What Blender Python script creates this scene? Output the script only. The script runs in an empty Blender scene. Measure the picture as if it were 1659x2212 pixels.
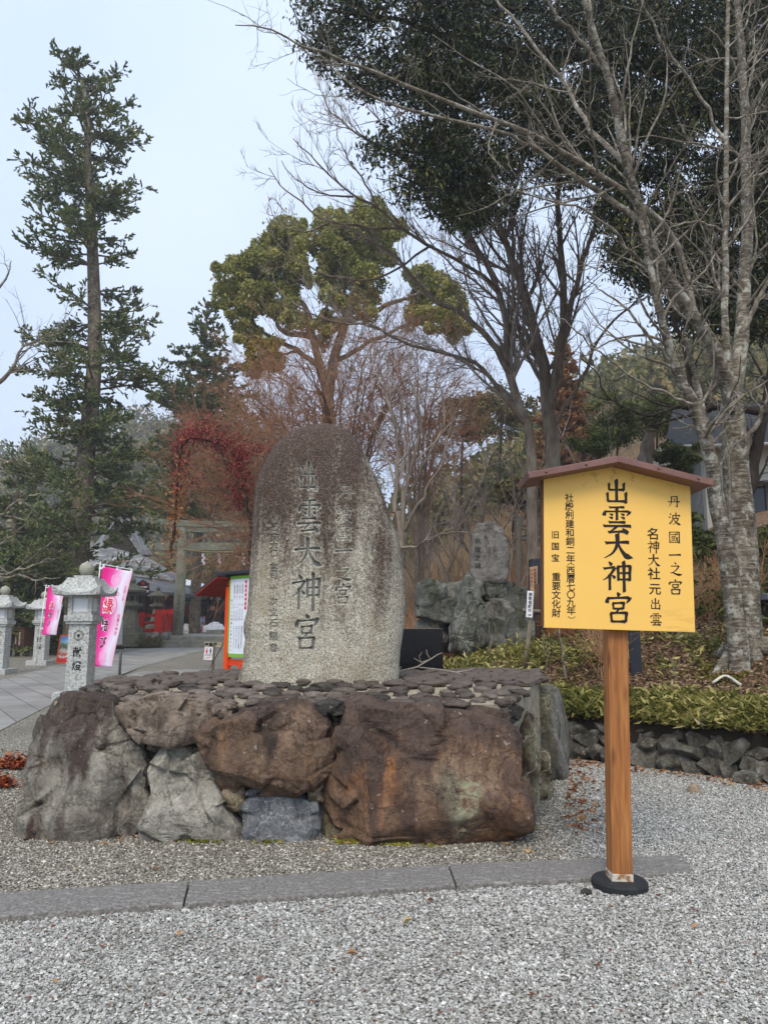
import bpy, math, random
import numpy as np
from math import radians as R, sin, cos, tan, pi, sqrt, atan2
from mathutils import Vector, Matrix

# ---------------------------------------------------------------- camera, sky, sun, exposure
sc = bpy.context.scene
COL = sc.collection
PITCH = R(9.03); EYE = 1.4; FPX = 1598.0; CX, CY = 829.5, 1106.0
cam_d = bpy.data.cameras.new('camera'); cam = bpy.data.objects.new('camera', cam_d); COL.objects.link(cam)
cam.location = (0, 0, EYE); cam.rotation_euler = (pi/2 + PITCH, 0, 0)
cam_d.sensor_fit = 'VERTICAL'; cam_d.sensor_height = 36.0; cam_d.lens = 36.0*FPX/2212.0
cam_d.clip_start = 0.05; cam_d.clip_end = 2000
sc.camera = cam
W = bpy.data.worlds.new('World'); sc.world = W; W.use_nodes = True
wn = W.node_tree; bg = wn.nodes['Background']
sky = wn.nodes.new('ShaderNodeTexSky'); sky.sky_type = 'NISHITA'; sky.sun_disc = False
SUN_EL, SUN_AZ = R(50), R(188)
sky.sun_elevation = SUN_EL; sky.sun_rotation = SUN_AZ; sky.air_density = 1.0; sky.dust_density = 3.0; sky.ozone_density = 1.0
# thin bright overcast over the clear sky: the blue is mostly washed out
wmix = wn.nodes.new('ShaderNodeMix'); wmix.data_type = 'RGBA'
wmix.inputs[0].default_value = 0.86
wtc = wn.nodes.new('ShaderNodeTexCoord'); wno = wn.nodes.new('ShaderNodeTexNoise'); wno.inputs['Scale'].default_value = 2.2; wno.inputs['Detail'].default_value = 5; wno.inputs['Roughness'].default_value = .5
wrp = wn.nodes.new('ShaderNodeValToRGB'); wrp.color_ramp.elements[0].position = .32; wrp.color_ramp.elements[1].position = .7
wcl = wn.nodes.new('ShaderNodeMix'); wcl.data_type = 'RGBA'; wcl.inputs[6].default_value = (4.75, 6.0, 8.2, 1); wcl.inputs[7].default_value = (6.1, 7.0, 8.5, 1)   # cloud tone
wn.links.new(wtc.outputs['Generated'], wno.inputs['Vector']); wn.links.new(wno.outputs[0], wrp.inputs[0]); wn.links.new(wrp.outputs[0], wcl.inputs[0]); wn.links.new(wcl.outputs[2], wmix.inputs[7])
wn.links.new(sky.outputs[0], wmix.inputs[6]); wn.links.new(wmix.outputs[2], bg.inputs[0])
bg.inputs[1].default_value = 0.09
sun_d = bpy.data.lights.new('sun', 'SUN'); sun = bpy.data.objects.new('sun', sun_d); COL.objects.link(sun)
sun_d.energy = 1.5; sun_d.angle = R(28); sun_d.color = (1.0, 0.88, 0.72)
sdir = Vector((sin(SUN_AZ)*cos(SUN_EL), cos(SUN_AZ)*cos(SUN_EL), sin(SUN_EL)))
sun.rotation_euler = sdir.to_track_quat('Z', 'Y').to_euler()
vs = sc.view_settings; vs.view_transform = 'Standard'; vs.look = 'None'; vs.exposure = 0.87; vs.gamma = 1.0; vs.use_curve_mapping = False
sc.cycles.use_denoising = True; sc.cycles.denoiser = 'OPENIMAGEDENOISE'; sc.cycles.denoising_input_passes = 'RGB_ALBEDO_NORMAL'; sc.cycles.denoising_prefilter = 'ACCURATE'
sc.cycles.max_bounces = 6; sc.cycles.diffuse_bounces = 3; sc.cycles.glossy_bounces = 2
sc.cycles.transparent_max_bounces = 8; sc.cycles.volume_bounces = 0
sc.cycles.use_adaptive_sampling = True; sc.cycles.adaptive_threshold = 0.01

# ---------------------------------------------------------------- photo pixel -> world
def ray(px, py):
    f = np.array([0, cos(PITCH), sin(PITCH)]); u = np.array([0, -sin(PITCH), cos(PITCH)]); r = np.array([1.0, 0, 0])
    return f + r*(px-CX)/FPX + u*(CY-py)/FPX
def P(px, py, Y):
    v = ray(px, py); return np.array([0, 0, EYE]) + v*(Y/v[1])
def G(px, py, z=0.0):
    v = ray(px, py); return np.array([0, 0, EYE]) + v*((z-EYE)/v[2])
def px2m(n, Y): return n/FPX*Y*1.0

# ---------------------------------------------------------------- noise in numpy
def _h(ix, iy, iz, s):
    n = (ix*374761393 + iy*668265263 + iz*2147483647 + s*144665) & 0xffffffff
    n = ((n ^ (n >> 13)) * 1274126177) & 0xffffffff
    n = ((n ^ (n >> 16)) * 2246822519) & 0xffffffff
    return ((n ^ (n >> 15)) & 0xffff)/65535.0
def vnoise(p, s=0):
    i = np.floor(p).astype(np.int64); f = p-i; f = f*f*f*(f*(f*6-15)+10)
    o = 0
    for a in (0, 1):
        wa = f[:, 0] if a else 1-f[:, 0]
        for b in (0, 1):
            wb = f[:, 1] if b else 1-f[:, 1]
            for c in (0, 1):
                wc = f[:, 2] if c else 1-f[:, 2]
                o = o + wa*wb*wc*_h(i[:, 0]+a, i[:, 1]+b, i[:, 2]+c, s)
    return o*2-1
def fbm(p, oct=4, s=0, gain=.5):
    o = 0; a = 1; t = 0
    for k in range(oct):
        o = o + a*vnoise(p*(2.03**k), s+k*17); t += a; a *= gain
    return o/t
def ridged(p, oct=4, s=0):
    o = 0; a = 1; t = 0
    for k in range(oct):
        o = o + a*(1-2*np.abs(vnoise(p*(2.1**k), s+k*31))); t += a; a *= .5
    return o/t

# ---------------------------------------------------------------- meshes and objects
def npmesh(name, V, Fs, smooth=False, mi=None):
    V = np.asarray(V, dtype=np.float32)
    if isinstance(Fs, np.ndarray): Fs = [Fs]
    Fs = [np.asarray(f, dtype=np.int32) for f in Fs if len(f)]
    me = bpy.data.meshes.new(name)
    me.vertices.add(len(V)); me.vertices.foreach_set('co', V.ravel())
    li = np.concatenate([f.ravel() for f in Fs]); tot = np.concatenate([np.full(len(f), f.shape[1], np.int32) for f in Fs])
    st = np.concatenate([[0], np.cumsum(tot)[:-1]]).astype(np.int32)
    me.loops.add(len(li)); me.loops.foreach_set('vertex_index', li)
    me.polygons.add(len(tot)); me.polygons.foreach_set('loop_start', st)
    me.polygons.foreach_set('use_smooth', np.full(len(tot), smooth))
    if mi is not None: me.polygons.foreach_set('material_index', np.asarray(mi, dtype=np.int32))
    me.update(calc_edges=True)
    return me
def link(name, me, mats, parent=None, loc=None, label=None):
    o = bpy.data.objects.new(name, me); COL.objects.link(o)
    if mats is not None:
        for m in (mats if isinstance(mats, (list, tuple)) else [mats]): me.materials.append(m)
    if parent is not None: o.parent = parent
    if loc is not None: o.location = loc
    if label: o['label'] = label
    return o
def tag(o, label=None, cat=None, group=None, kind=None):
    if label: o['label'] = label
    if cat: o['category'] = cat
    if group: o['group'] = group
    if kind: o['kind'] = kind
    return o
def thing(name, label, cat, loc=(0, 0, 0), rz=0, group=None):
    o = bpy.data.objects.new(name, None); COL.objects.link(o); o.location = tuple(loc); o.rotation_euler = (0, 0, rz)
    o.empty_display_size = .1
    return tag(o, label, cat, group)
def copy_tree(o, parent=None):
    c = o.copy(); COL.objects.link(c)
    if parent is not None: c.parent = parent
    for ch in list(o.children): copy_tree(ch, c)
    return c
class MB:
    def __init__(s): s.V = []; s.F = []; s.M = []; s.mi = 0
    def add(s, vs, fs):
        b = len(s.V); s.V += [tuple(v) for v in vs]; s.F += [tuple(b+i for i in f) for f in fs]; s.M += [s.mi]*len(fs); return s
    def box(s, c, d, rot=None):
        x, y, z = d[0]/2, d[1]/2, d[2]/2
        v = [Vector(q) for q in ((-x,-y,-z),(x,-y,-z),(x,y,-z),(-x,y,-z),(-x,-y,z),(x,-y,z),(x,y,z),(-x,y,z))]
        if rot is not None:
            m = rot if isinstance(rot, Matrix) else Matrix.Rotation(rot, 3, 'Z'); v = [m @ q for q in v]
        c = Vector(c)
        return s.add([c+q for q in v], [(0,3,2,1),(4,5,6,7),(0,1,5,4),(1,2,6,5),(2,3,7,6),(3,0,4,7)])
    def bx(s, x0, x1, y0, y1, z0, z1): return s.box(((x0+x1)/2, (y0+y1)/2, (z0+z1)/2), (abs(x1-x0), abs(y1-y0), abs(z1-z0)))
    def tube(s, pts, rs, n=8, cap=True):
        pts = [Vector(p) for p in pts]
        if not hasattr(rs, '__len__'): rs = [rs]*len(pts)
        ref = Vector((0, 0, 1)) if abs((pts[-1]-pts[0]).normalized().z) < .9 else Vector((0, 1, 0))
        vs = []; fs = []
        for i, p in enumerate(pts):
            t = (pts[min(i+1, len(pts)-1)]-pts[max(i-1, 0)]).normalized()
            u = t.cross(ref).normalized(); w = u.cross(t)
            for k in range(n):
                a = 2*pi*k/n; vs.append(p+(u*cos(a)+w*sin(a))*rs[i])
        for i in range(len(pts)-1):
            for k in range(n):
                k2 = (k+1) % n; fs.append((i*n+k, i*n+k2, (i+1)*n+k2, (i+1)*n+k))
        if cap: fs.append(tuple(range(n-1, -1, -1))); fs.append(tuple((len(pts)-1)*n+k for k in range(n)))
        return s.add(vs, fs)
    def lathe(s, prof, n=24, c=(0, 0, 0)):
        vs = []; fs = []
        for r, z in prof:
            for k in range(n): a = 2*pi*k/n; vs.append((c[0]+r*cos(a), c[1]+r*sin(a), c[2]+z))
        for i in range(len(prof)-1):
            for k in range(n): k2 = (k+1) % n; fs.append((i*n+k, i*n+k2, (i+1)*n+k2, (i+1)*n+k))
        fs.append(tuple(range(n-1, -1, -1))); fs.append(tuple((len(prof)-1)*n+k for k in range(n)))
        return s.add(vs, fs)
    def prism(s, poly, a, b):          # poly of 3-D points swept by vector from a*0 to b
        n = len(poly); a = Vector(a); b = Vector(b)
        vs = [Vector(p)+a for p in poly]+[Vector(p)+b for p in poly]
        fs = [tuple(range(n-1, -1, -1)), tuple(range(n, 2*n))]+[(i, (i+1) % n, n+(i+1) % n, n+i) for i in range(n)]
        return s.add(vs, fs)
    def build(s, name, mats, parent=None, loc=None, smooth=False, bevel=0, label=None, seg=2):
        me = bpy.data.meshes.new(name); me.from_pydata(s.V, [], s.F)
        me.polygons.foreach_set('material_index', s.M)
        me.polygons.foreach_set('use_smooth', [smooth]*len(s.F)); me.update()
        o = link(name, me, mats, parent, loc, label)
        if bevel:
            b = o.modifiers.new('bevel', 'BEVEL'); b.width = bevel; b.segments = seg; b.limit_method = 'ANGLE'; b.angle_limit = R(40)
        return o

# ---------------------------------------------------------------- node materials
def srgb(r, g, b):
    f = lambda c: (c/255)/12.92 if c <= 10 else (((c/255)+.055)/1.055)**2.4
    return (f(r), f(g), f(b), 1)
class NB:
    def __init__(s, name, space='Object'):
        s.m = bpy.data.materials.new(name); s.m.use_nodes = True; s.t = s.m.node_tree
        s.p = s.t.nodes['Principled BSDF']; s.tc = s.t.nodes.new('ShaderNodeTexCoord'); s.co = s.tc.outputs[space]
        s.p.inputs['Specular IOR Level'].default_value = .3
    def put(s, sock, v):
        if isinstance(v, bpy.types.NodeSocket): s.t.links.new(v, sock)
        elif v is not None: sock.default_value = v
    def mapv(s, scale=(1, 1, 1), rot=(0, 0, 0), loc=(0, 0, 0), vec=None):
        n = s.t.nodes.new('ShaderNodeMapping'); s.put(n.inputs[0], vec or s.co)
        n.inputs[1].default_value = loc; n.inputs[2].default_value = rot; n.inputs[3].default_value = scale; return n.outputs[0]
    def noise(s, scale, detail=4, rough=.55, vec=None, dist=0, out=0):
        n = s.t.nodes.new('ShaderNodeTexNoise'); s.put(n.inputs['Vector'], vec or s.co)
        n.inputs['Scale'].default_value = scale; n.inputs['Detail'].default_value = detail
        n.inputs['Roughness'].default_value = rough; n.inputs['Distortion'].default_value = dist; return n.outputs[out]
    def vor(s, scale, feat='F1', out='Distance', vec=None, rnd=1):
        n = s.t.nodes.new('ShaderNodeTexVoronoi'); n.feature = feat; s.put(n.inputs['Vector'], vec or s.co)
        n.inputs['Scale'].default_value = scale; n.inputs['Randomness'].default_value = rnd; return n.outputs[out]
    def ramp(s, fac, stops, interp='LINEAR'):
        n = s.t.nodes.new('ShaderNodeValToRGB'); s.put(n.inputs[0], fac); r = n.color_ramp; r.interpolation = interp
        while len(r.elements) < len(stops): r.elements.new(.5)
        for e, (p, c) in zip(r.elements, stops):
            e.position = p; e.color = c if hasattr(c, '__len__') else (c, c, c, 1)
        return n.outputs[0]
    def mix(s, fac, a, b, blend='MIX'):
        n = s.t.nodes.new('ShaderNodeMix'); n.data_type = 'RGBA'; n.blend_type = blend
        s.put(n.inputs[0], fac); s.put(n.inputs[6], a); s.put(n.inputs[7], b); return n.outputs[2]
    def math(s, op, a, b=None, clamp=False):
        n = s.t.nodes.new('ShaderNodeMath'); n.operation = op; n.use_clamp = clamp; s.put(n.inputs[0], a); s.put(n.inputs[1], b); return n.outputs[0]
    def sep(s, vec=None):
        n = s.t.nodes.new('ShaderNodeSeparateXYZ'); s.put(n.inputs[0], vec or s.co); return n.outputs
    def attr(s, name, out='Fac'):
        n = s.t.nodes.new('ShaderNodeAttribute'); n.attribute_name = name; return n.outputs[out]
    def island(s): return s.t.nodes.new('ShaderNodeNewGeometry').outputs['Random Per Island']
    def normal_z(s):
        return s.sep(s.t.nodes.new('ShaderNodeNewGeometry').outputs['Normal'])[2]
    def obrand(s): return s.t.nodes.new('ShaderNodeObjectInfo').outputs['Random']
    def maprange(s, v, a, b, c=0., d=1.):
        n = s.t.nodes.new('ShaderNodeMapRange'); s.put(n.inputs[0], v)
        for i, q in enumerate((a, b, c, d)): n.inputs[i+1].default_value = q
        return n.outputs[0]
    def bump(s, h, strength=.5, dist=.01, nrm=None):
        n = s.t.nodes.new('ShaderNodeBump'); s.put(n.inputs['Height'], h); n.inputs['Strength'].default_value = strength
        n.inputs['Distance'].default_value = dist
        if nrm: s.put(n.inputs['Normal'], nrm)
        return n.outputs[0]
    def out(s, col, rough=.8, nrm=None, metal=0, spec=None):
        s.put(s.p.inputs['Base Color'], col); s.put(s.p.inputs['Roughness'], rough); s.put(s.p.inputs['Metallic'], metal)
        if nrm: s.put(s.p.inputs['Normal'], nrm)
        if spec is not None: s.p.inputs['Specular IOR Level'].default_value = spec
        return s.m
def flat(name, c, rough=.6, var=.25, scale=8, bump=0., metal=0, spec=.3):
    b = NB(name); n = b.noise(scale, 5, .6)
    d = tuple(v*(1-var) for v in c[:3])+(1,); l = tuple(min(1, v*(1+var)) for v in c[:3])+(1,)
    col = b.ramp(n, [(.3, d), (.7, l)])
    return b.out(col, rough, b.bump(b.noise(scale*8, 3), bump, .004) if bump else None, metal, spec)
def leafmat(name, stops, rough=.55, transl=.25, spec=.25):
    b = NB(name); i = b.island(); big = b.noise(.9, 2)
    f = b.math('ADD', b.math('MULTIPLY', i, .75), b.math('MULTIPLY', b.math('SUBTRACT', big, .37), .9), True)
    col = b.ramp(f, stops); m = b.out(col, rough, spec=spec)
    if transl:
        tr = b.t.nodes.new('ShaderNodeBsdfTranslucent'); b.put(tr.inputs[0], col)
        mx = b.t.nodes.new('ShaderNodeMixShader'); mx.inputs[0].default_value = transl
        b.t.links.new(b.p.outputs[0], mx.inputs[1]); b.t.links.new(tr.outputs[0], mx.inputs[2])
        b.t.links.new(mx.outputs[0], b.t.nodes['Material Output'].inputs[0])
    return m

# ---------------------------------------------------------------- lettering
_gc = {}
def glyph(ch, off=0.0):
    k = (ch, off)
    if k not in _gc:
        cu = bpy.data.curves.new('g', 'FONT'); cu.body = ch; cu.offset = off; cu.resolution_u = 2
        o = bpy.data.objects.new('g', cu); COL.objects.link(o)
        me = o.evaluated_get(bpy.context.evaluated_depsgraph_get()).to_mesh()
        V = np.array([v.co[:2] for v in me.vertices]).reshape(-1, 2); F = [tuple(p.vertices) for p in me.polygons]
        bpy.data.objects.remove(o); bpy.data.curves.remove(cu)
        if len(V) and ord(ch) > 0x2000: V = V-np.array([.5, .38])
        elif len(V): V = V-np.array([(V[:, 0].min()+V[:, 0].max())/2, .36])
        _gc[k] = (V, F)
    return _gc[k]
# brush characters: each stroke a list of (x, y, width) in a 0..100 box
def H(x0, y0, x1, w=8, up=3): return [(x0, y0, w*1.05), (x0+(x1-x0)*.12, y0+up*.2, w*.8), (x0+(x1-x0)*.55, y0+up*.7, w*.72), (x1-(x1-x0)*.1, y0+up, w*1.05), (x1, y0+up-2, w*.95)]
def VV(x, y0, y1, w=9, dx=0): return [(x-1.5, y0, w*.9), (x, y0-(y0-y1)*.1, w*1.05), (x+dx*.5, (y0+y1)/2, w*.82), (x+dx, y1, w*.9)]
def PIE(pts, w=9): n = len(pts)-1; return [(p[0], p[1], w*(1.05-.85*(i/n)**1.3)) for i, p in enumerate(pts)]
def NA(pts, w=10): n = len(pts)-1; pr = [.35, .7, 1.25, .9, .15]; return [(p[0], p[1], w*np.interp(i/n, [0, .4, .75, .88, 1], pr)) for i, p in enumerate(pts)]
def DOT(x0, y0, x1, y1, w=9): return [(x0, y0, w*.25), (x0+(x1-x0)*.4, y0+(y1-y0)*.35, w*.8), (x0+(x1-x0)*.8, y0+(y1-y0)*.8, w*1.15), (x1, y1, w*.7)]
BR = {
 '出': [VV(50, 96, 10, 10), VV(23, 80, 56, 8, 1), H(23, 56, 77, 8, 1), VV(76, 82, 54, 8.5), VV(17, 45, 12, 8, 2), H(18, 13, 82, 8, 1), VV(83, 47, 6, 9)],
 '雲': [H(26, 92, 74, 7, 2), DOT(13, 80, 9, 62, 9), H(13, 77, 90, 6.5, 2), PIE([(90, 79), (88, 72), (80, 63)], 9), VV(50, 91, 47, 8), DOT(26, 69, 38, 65, 6), DOT(25, 58, 37, 53, 6), DOT(62, 70, 74, 66, 6), DOT(62, 59, 75, 53, 6), H(24, 39, 76, 7.5, 1), H(7, 25, 94, 8, 2), PIE([(48, 24), (38, 14), (24, 4)], 7), H(22, 3, 74, 7.5, 4), DOT(66, 18, 84, 0, 10)],
 '大': [H(8, 61, 88, 10, 5), PIE([(48, 98), (49, 70), (44, 45), (30, 22), (4, 4)], 12), NA([(51, 62), (58, 42), (70, 22), (82, 11), (100, 7)], 13)],
 '神': [DOT(22, 96, 33, 84, 8), H(6, 72, 42, 7.5, 5), PIE([(42, 76), (32, 60), (18, 44), (3, 34)], 8), VV(25, 55, 2, 8), DOT(31, 52, 43, 42, 7), VV(52, 82, 34, 8, 1), H(52, 80, 91, 7, 3), VV(91, 84, 34, 8.5, -2), H(54, 59, 88, 6, 1), H(54, 38, 88, 6, 1), VV(71, 99, -3, 9)],
 '宮': [DOT(46, 100, 55, 88, 10), DOT(15, 84, 9, 63, 10), H(14, 79, 90, 8, 4), PIE([(91, 84), (87, 74), (78, 64)], 11), VV(31, 64, 43, 7, 2), H(31, 63, 68, 7, 2), VV(69, 66, 44, 8, -2), H(34, 45, 66, 6.5, 1), PIE([(50, 44), (46, 38), (38, 32)], 7), VV(23, 31, 0, 8, 3), H(23, 30, 77, 7.5, 2), VV(78, 33, 1, 9, -3), H(27, 2, 74, 7.5, 1)],
 '丹': [PIE([(29, 90), (30, 60), (24, 30), (8, 6)], 9), H(29, 88, 73, 7.5, 3), VV(74, 92, 8, 9), PIE([(74, 8), (68, 9), (60, 17)], 8), DOT(46, 74, 58, 59, 8), H(4, 46, 96, 8, 4)],
 '波': [DOT(13, 92, 25, 82, 8), DOT(4, 66, 17, 57, 8), PIE([(28, 40), (20, 22), (8, 8)][::-1], 8)[::-1], PIE([(37, 78), (37, 52), (32, 28), (18, 6)], 8), H(37, 75, 90, 7, 3), PIE([(91, 79), (88, 71), (81, 63)], 9), VV(62, 99, 52, 8), H(40, 51, 80, 7, 2), PIE([(80, 54), (72, 36), (56, 17), (32, 2)], 8), NA([(44, 44), (56, 28), (70, 15), (82, 8), (98, 3)], 11)],
 '國': [VV(11, 93, 2, 8), H(11, 91, 89, 7, 2), VV(89, 94, 0, 9), H(12, 8, 88, 7, 1), H(22, 71, 78, 6, 3), VV(29, 56, 37, 6, 1), H(29, 55, 48, 5.5, 1), VV(48, 57, 37, 6), H(30, 38, 47, 5, 1), H(22, 22, 50, 6, 5), PIE([(55, 86), (60, 55), (68, 32), (80, 18)][::-1], 8)[::-1], PIE([(79, 52), (68, 34), (52, 17)], 7), DOT(65, 85, 75, 77, 6)],
 '一': [H(2, 46, 98, 12, 5)],
 '之': [DOT(44, 98, 56, 85, 9), H(18, 68, 76, 8, 3), PIE([(77, 72), (62, 48), (40, 28), (14, 14)], 9), NA([(12, 16), (30, 20), (55, 9), (78, 5), (100, 8)], 12)],
}
def smooth_stroke(st, n=7):
    a = np.array(st, float); m = len(a)
    if m < 3: t = np.linspace(0, m-1, n+1); return np.stack([np.interp(t, range(m), a[:, k]) for k in range(3)], 1)
    ext = np.vstack([2*a[0]-a[1], a, 2*a[-1]-a[-2]]); out = []
    for i in range(m-1):
        p0, p1, p2, p3 = ext[i:i+4]
        for t in np.linspace(0, 1, n, endpoint=False):
            out.append(.5*((2*p1)+(-p0+p2)*t+(2*p0-5*p1+4*p2-p3)*t*t+(-p0+3*p1-3*p2+p3)*t**3))
    out.append(a[-1]); o = np.array(out); o[:, 2] = np.maximum(o[:, 2], .8); return o
def brush_faces(ch, size, off=(0, 0), zst=0.00015, bold=1.0, asp=1.0):
    V = []; F = []
    for k, st in enumerate(BR[ch]):
        a = smooth_stroke(st); a[:, 2] *= bold
        t = np.gradient(a[:, :2], axis=0); t /= np.linalg.norm(t, axis=1)[:, None]+1e-9
        nn = np.stack([-t[:, 1], t[:, 0]], 1)
        # ends cut aslant like a brush
        sk = np.zeros(len(a)); sk[0] = .45; sk[-1] = .35
        L = a[:, :2]+nn*a[:, 2:3]/2-t*(sk*a[:, 2])[:, None]*.5; Q = a[:, :2]-nn*a[:, 2:3]/2+t*(sk*a[:, 2])[:, None]*.5
        b = len(V); m = len(a)
        for i in range(m):
            for q in (L[i], Q[i]): V.append((((q[0]-50)/100*size*asp)+off[0], ((q[1]-48)/100*size)+off[1], k*zst))
        F += [(b+2*i, b+2*i+1, b+2*i+3, b+2*i+2) for i in range(m-1)]
    return V, F
def lettering(items, off=.012):
    """items: (char, x, z, size, brush?) on a plane; returns MB in the XZ plane, facing -Y"""
    mb = MB()
    for it in items:
        ch, x, z, s = it[:4]; br = it[4] if len(it) > 4 else False; asp = it[5] if len(it) > 5 else 1
        if br and ch in BR: V, F = brush_faces(ch, s, asp=asp, bold=br if not isinstance(br, bool) else 1); mb.add([(x+v[0], -v[2], z+v[1]) for v in V], F)
        else:
            V, F = glyph(ch, off)
            if len(V): mb.add([(x+v[0]*s*asp, 0, z+v[1]*s) for v in V], F)
    return mb
def column(txt, x, z0, z1, s, br=False, asp=1):
    n = len(txt); return [(c, x, z0+(z1-z0)*(i+.5)/n, s, br, asp) for i, c in enumerate(txt) if c not in ' 　']

# ================================================================ ground and hillside
WA = G(1168, 1630)[:2]; WB = G(1659, 1694)[:2]
WT = (WB-WA)/np.linalg.norm(WB-WA); WN = np.array([-WT[1], WT[0]])      # WN points up into the hill
HD = [0, .6, 2, 4, 8, 14, 30, 60, 120, 200]; HZ = [.42, .6, 1.02, 1.55, 2.75, 4.6, 9.0, 19, 44, 66]
def hill_d(x, y):
    s1 = (x-WA[0])*WN[0]+(y-WA[1])*WN[1]
    s2 = (x-(0.15-(y-10)*.10))*(.95+np.clip((y-18)/30, 0, 1)*1.25)
    return np.minimum(s1, s2)
def hz(x, y):
    x = np.asarray(x, float); y = np.asarray(y, float); d = hill_d(x, y)
    z = np.interp(d, HD, HZ)
    p = np.stack([x.ravel()*.8, y.ravel()*.8, 0*x.ravel()], 1)
    return z+(fbm(p, 3, 5).reshape(x.shape)*.10*np.clip(d, 0, 1.5))
def gz(x, y):
    y = np.asarray(y, float); return np.interp(y, [0, 24, 46, 80, 400], [0, 0, .33, .8, 1.2])
def on_hill(px, py, Y0=7.0, Y1=120.0):
    for Y in np.arange(Y0, Y1, .05):
        p = P(px, py, Y)
        if hill_d(p[0], p[1]) > 0 and hz(p[0], p[1]) >= p[2]: return np.array([p[0], p[1], float(hz(p[0], p[1]))])
    return P(px, py, Y1)
def at_hill(px, Y):
    x = P(px, 1360, Y)[0]; return np.array([x, Y, float(hz(x, Y))])
def at_ground(px, Y):
    x = P(px, 1360, Y)[0]; return np.array([x, Y, float(gz(x, Y))])

def grid(name, xs, ys, zf, m, kind='structure', smooth=True):
    X, Yg = np.meshgrid(xs, ys); Z = zf(X, Yg)
    V = np.stack([X.ravel(), Yg.ravel(), np.asarray(Z).ravel()], 1); nx, ny = len(xs), len(ys)
    i = np.arange(nx*ny).reshape(ny, nx)
    F = np.stack([i[:-1, :-1].ravel(), i[:-1, 1:].ravel(), i[1:, 1:].ravel(), i[1:, :-1].ravel()], 1)
    return V, F

# gravel ground: tan-grey, small stones drawn from a cell pattern, real stones lie on the near part
b = NB('gravel ground')
c1 = b.vor(75, out='Color'); sx = b.sep(c1)[0]
stone = b.ramp(sx, [(0, srgb(84, 80, 72)), (.35, srgb(122, 118, 107)), (.7, srgb(150, 146, 134)), (.93, srgb(190, 186, 174)), (1, srgb(225, 222, 212))])
edge = b.ramp(b.vor(75), [(.25, (1, 1, 1, 1)), (.75, (.45, .45, .44, 1))])
patch = b.ramp(b.noise(.9, 4), [(.35, (.86, .84, .8, 1)), (.65, (1.08, 1.07, 1.05, 1))])
gm = b.out(b.mix(1, b.mix(1, stone, edge, 'MULTIPLY'), patch, 'MULTIPLY'), .95, b.bump(b.vor(75), -.6, .012))
xs = np.concatenate([np.linspace(-400, -40, 10), np.linspace(-36, 40, 60), np.linspace(60, 400, 8)])
ys = np.concatenate([np.linspace(-60, 0, 8), np.linspace(1.5, 50, 60), np.linspace(60, 600, 14)])
V, F = grid('ground', xs, ys, lambda x, y: gz(x, y), gm)
tag(link('ground', npmesh('ground', V, F, True), gm), kind='structure')

# hillside: earth and leaf litter
b = NB('hillside earth')
n1 = b.noise(3, 6, .65); n2 = b.vor(38, out='Color')
lit = b.ramp(b.sep(n2)[0], [(0, srgb(52, 38, 28)), (.4, srgb(92, 72, 54)), (.75, srgb(128, 104, 80)), (1, srgb(160, 140, 115))])
dry = b.mix(b.ramp(b.noise(24, 6, .7), [(.3, 0.), (.7, 1.)]), srgb(196, 146, 112), srgb(234, 204, 172)); yy_ = b.math('ADD', b.sep()[1], b.math('MULTIPLY', b.math('SUBTRACT', b.noise(.8, 4), .5), 5.0)); lit = b.mix(b.math('MULTIPLY', b.math('MULTIPLY', b.maprange(yy_, 12.0, 14.0), .92), b.maprange(b.math('SUBTRACT', b.sep()[0], b.math('MULTIPLY', b.sep()[1], .22)), .4, 1.6, 1., .12)), lit, dry)
moss = b.mix(b.ramp(n1, [(.56, 0.), (.72, .7)]), lit, srgb(84, 80, 44))
hm = b.out(moss, .95, b.bump(b.vor(38), -.7, .02))
dl = np.concatenate([[0, .1, .25], np.linspace(.5, 12, 40), np.linspace(13, 60, 40), np.linspace(65, 200, 20)])
# follow the hill in its own distance coordinates: sample a fan of x,y and keep d>0
xs = np.concatenate([np.linspace(-24, -3, 30), np.linspace(-2.8, 12, 90), np.linspace(12.5, 60, 50), np.linspace(65, 260, 24)])
ys = np.concatenate([np.linspace(3.5, 14, 80), np.linspace(14.3, 40, 70), np.linspace(41, 120, 50), np.linspace(125, 330, 24)])
X, Yg = np.meshgrid(xs, ys); D = hill_d(X, Yg)
Z = np.where(D > .11, hz(X, Yg), -.8)
nx, ny = len(xs), len(ys); idx = np.arange(nx*ny).reshape(ny, nx)
F = np.stack([idx[:-1, :-1].ravel(), idx[:-1, 1:].ravel(), idx[1:, 1:].ravel(), idx[1:, :-1].ravel()], 1)
keep = (D.ravel()[F] > -.6).any(1); F = F[keep]
tag(link('hillside', npmesh('hillside', np.stack([X.ravel(), Yg.ravel(), Z.ravel()], 1), F, True), hm), kind='structure')

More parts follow.
